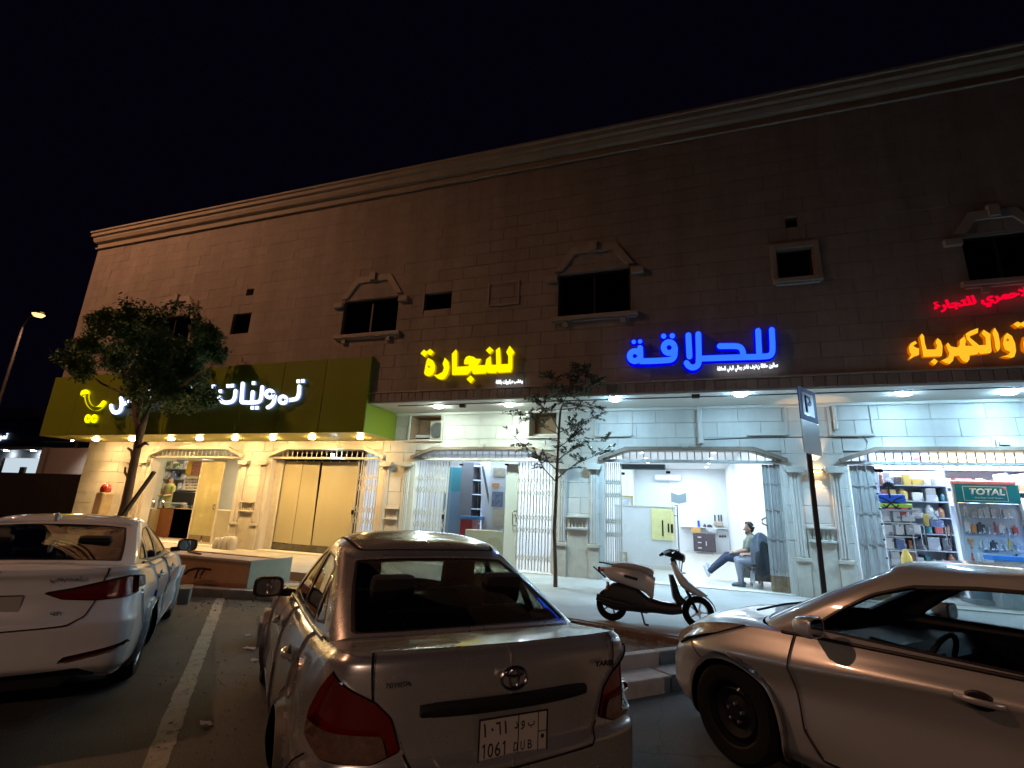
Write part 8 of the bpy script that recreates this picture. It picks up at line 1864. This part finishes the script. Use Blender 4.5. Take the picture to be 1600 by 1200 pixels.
m = MB(); m.cbox((hp[0]+.02, 11.0, (ZP+hp[2]-.07)/2), (.34, .34, hp[2]-.07-ZP)); tag(m.build('stone_post', mat('rough_beige_stone', (0.42, 0.32, 0.18), .9, var=.2, bump=.5), None, bevel=.05), 'rough beige stone post under the red helmet', 'post')
# ------------------------------------------------------------------ far left: neighbouring shop block, dark wall
M_nb = mat('neighbour_wall', (0.42, 0.42, 0.42), 0.8, var=0.08, scale=.6); M_nblue = mat('blue_fascia', (0.02, 0.05, 0.16), 0.5); M_nw = mat('pale_side_wall', (0.62, 0.58, 0.54), 0.8, var=0.05)
NY = 26.0
def nz(u, v): return wp(u, v, NY)
nb = empty('neighbour_shop', (0, 0, 0), 0, 'low lit shop block beyond the far left corner with a blue fascia', 'building')
xl = nz(-140, 700)[0]; xr = nz(66, 700)[0]; m = MB(); m.box(xl, NY, 0, xr, NY+6, nz(20, 702)[2]); m.build('wall', M_nb, nb)
m = MB(); m.box(xl, NY-.9, nz(20, 700)[2], nz(90, 700)[0], NY+6, nz(40, 655)[2]); m.build('fascia', M_nblue, nb)
m = MB(); m.box(xl, NY-.92, nz(20, 700)[2]-.25, nz(90, 700)[0]+.1, NY-.5, nz(20, 700)[2]-.01); m.build('fascia_edge', M_nb, nb)
m = MB(); m.box(xl, NY+2, nz(20, 655)[2], nz(28, 655)[0], NY+6.5, nz(10, 628)[2]); m.build('roof_tank', M_nb, nb, bevel=.05)
m = MB(); m.box(nz(6, 730)[0], NY-.05, .2, nz(62, 730)[0], NY-.005, nz(30, 716)[2]); m.build('shop_window', glow('far_window', (0.75, 0.9, 1.0), .75), nb)
m = MB(); m.box(nz(6, 730)[0]-.3, NY-.08, .2, nz(6, 730)[0]-.02, NY-.004, nz(30, 716)[2]); m.build('window_post', M_frame, nb); m = MB(); m.box(nz(36, 730)[0], NY-.2, .2, nz(44, 730)[0], NY-.06, nz(40, 730)[2]); m.build('display_stand', M_frame, nb)
for (u, v) in ((-60, 705), (22, 705), (64, 705)):
    q = gp(u, v, nz(20, 700)[2]-.3); m = MB(); m.lathe([(0.001, -.02), (.16, -.02), (.18, .02)], 14, M=Matrix.Translation((nz(u, 705)[0], NY-.5, nz(20, 700)[2]-.3))); m.build('lamp', glow('far_led', (.8, .92, 1.), 60), nb)
strip = Matrix(((1, 0, 0, nz(4, 690)[0]), (0, 0, -1, NY-.93), (0, 1, 0, nz(4, 692)[2]), (0, 0, 0, 1)))
lettering('sign_letters', arabic('تموينات'), strip, nz(32, 690)[0]-nz(4, 690)[0], .75, .05, glow('far_white', (.75, .88, 1.0), 1.5), nb, .02)
WY = 22.0
m = MB(); a = wp(66, 702, WY); b = wp(158, 700, WY); m.box(a[0], WY, 0, b[0]+.6, WY+.25, a[2]+.1); tag(m.build('pale_wall', M_nw), 'pale floodlit side wall between the blue shop and the corner', 'wall')
m = MB(); m.tube([(a[0], WY-.1, a[2]+.5), (b[0], WY-.1, a[2]+.5)], .05, 8); m.box(wp(118, 700, WY)[0], WY-.1, a[2]+.1, wp(121, 700, WY)[0], WY, a[2]+.6); m.box(wp(148, 700, WY)[0], WY-.1, a[2]+.1, wp(151, 700, WY)[0], WY, a[2]+.6); tag(m.build('roof_rail', M_pole), 'dark rail along the top of the pale floodlit wall', 'rail')
ld = bpy.data.lights.new('wall_floodlight', 'SPOT'); ld.energy = 520; ld.color = (1.0, .86, .76); ld.spot_size = math.radians(120); ld.spot_blend = .5; ld.shadow_soft_size = .1
q = wp(111, 704, WY-2.2); fl = empty('floodlight', (q[0], WY-2.2, a[2]+.3), 0, 'small bright floodlight on the pale side wall', 'floodlight'); lo = bpy.data.objects.new('wall_floodlight', ld); link(lo); lo.parent = fl; lo.location = (0, .1, -.05); lo.rotation_euler = (math.radians(45), 0, 0)
m = MB(); m.cbox((0, 0, 0), (.3, .12, .2)); m.build('casing', M_pole, fl, bevel=.02); m = MB(); m.cbox((0, -.07, -.02), (.24, .02, .14)); m.build('lens', glow('flood_lens', (1, .92, .85), 25), fl); m = MB(); m.tube([(0, .05, 0), (0, 2.25, .1)], .04, 8); m.build('arm', M_pole, fl)
M_dw = mat('boundary_in_shadow', (0.022, 0.018, 0.016), 0.9, var=.3, scale=2)  # near-black colour includes the shadow over this wall
DY = 17.0; a = wp(-60, 731, DY); b = wp(157, 746, DY); m = MB(); x = a[0]-14; top0 = wp(80, 740, DY)[2]
bw = empty('boundary_wall', (0, 0, 0), 0, 'unlit dark boundary wall behind the white sedan roof at far left', 'wall'); k = 0
while x < b[0]-.1:
    x2 = min(x+1.2, b[0]); m = MB(); zz = wp(80, 739, DY)[2]+.035*(b[0]-x)*.0; m.box(x+.01, DY, 0, x2-.01, DY+.12, top0); m.build('wall_sheet', M_dw, bw); x = x2
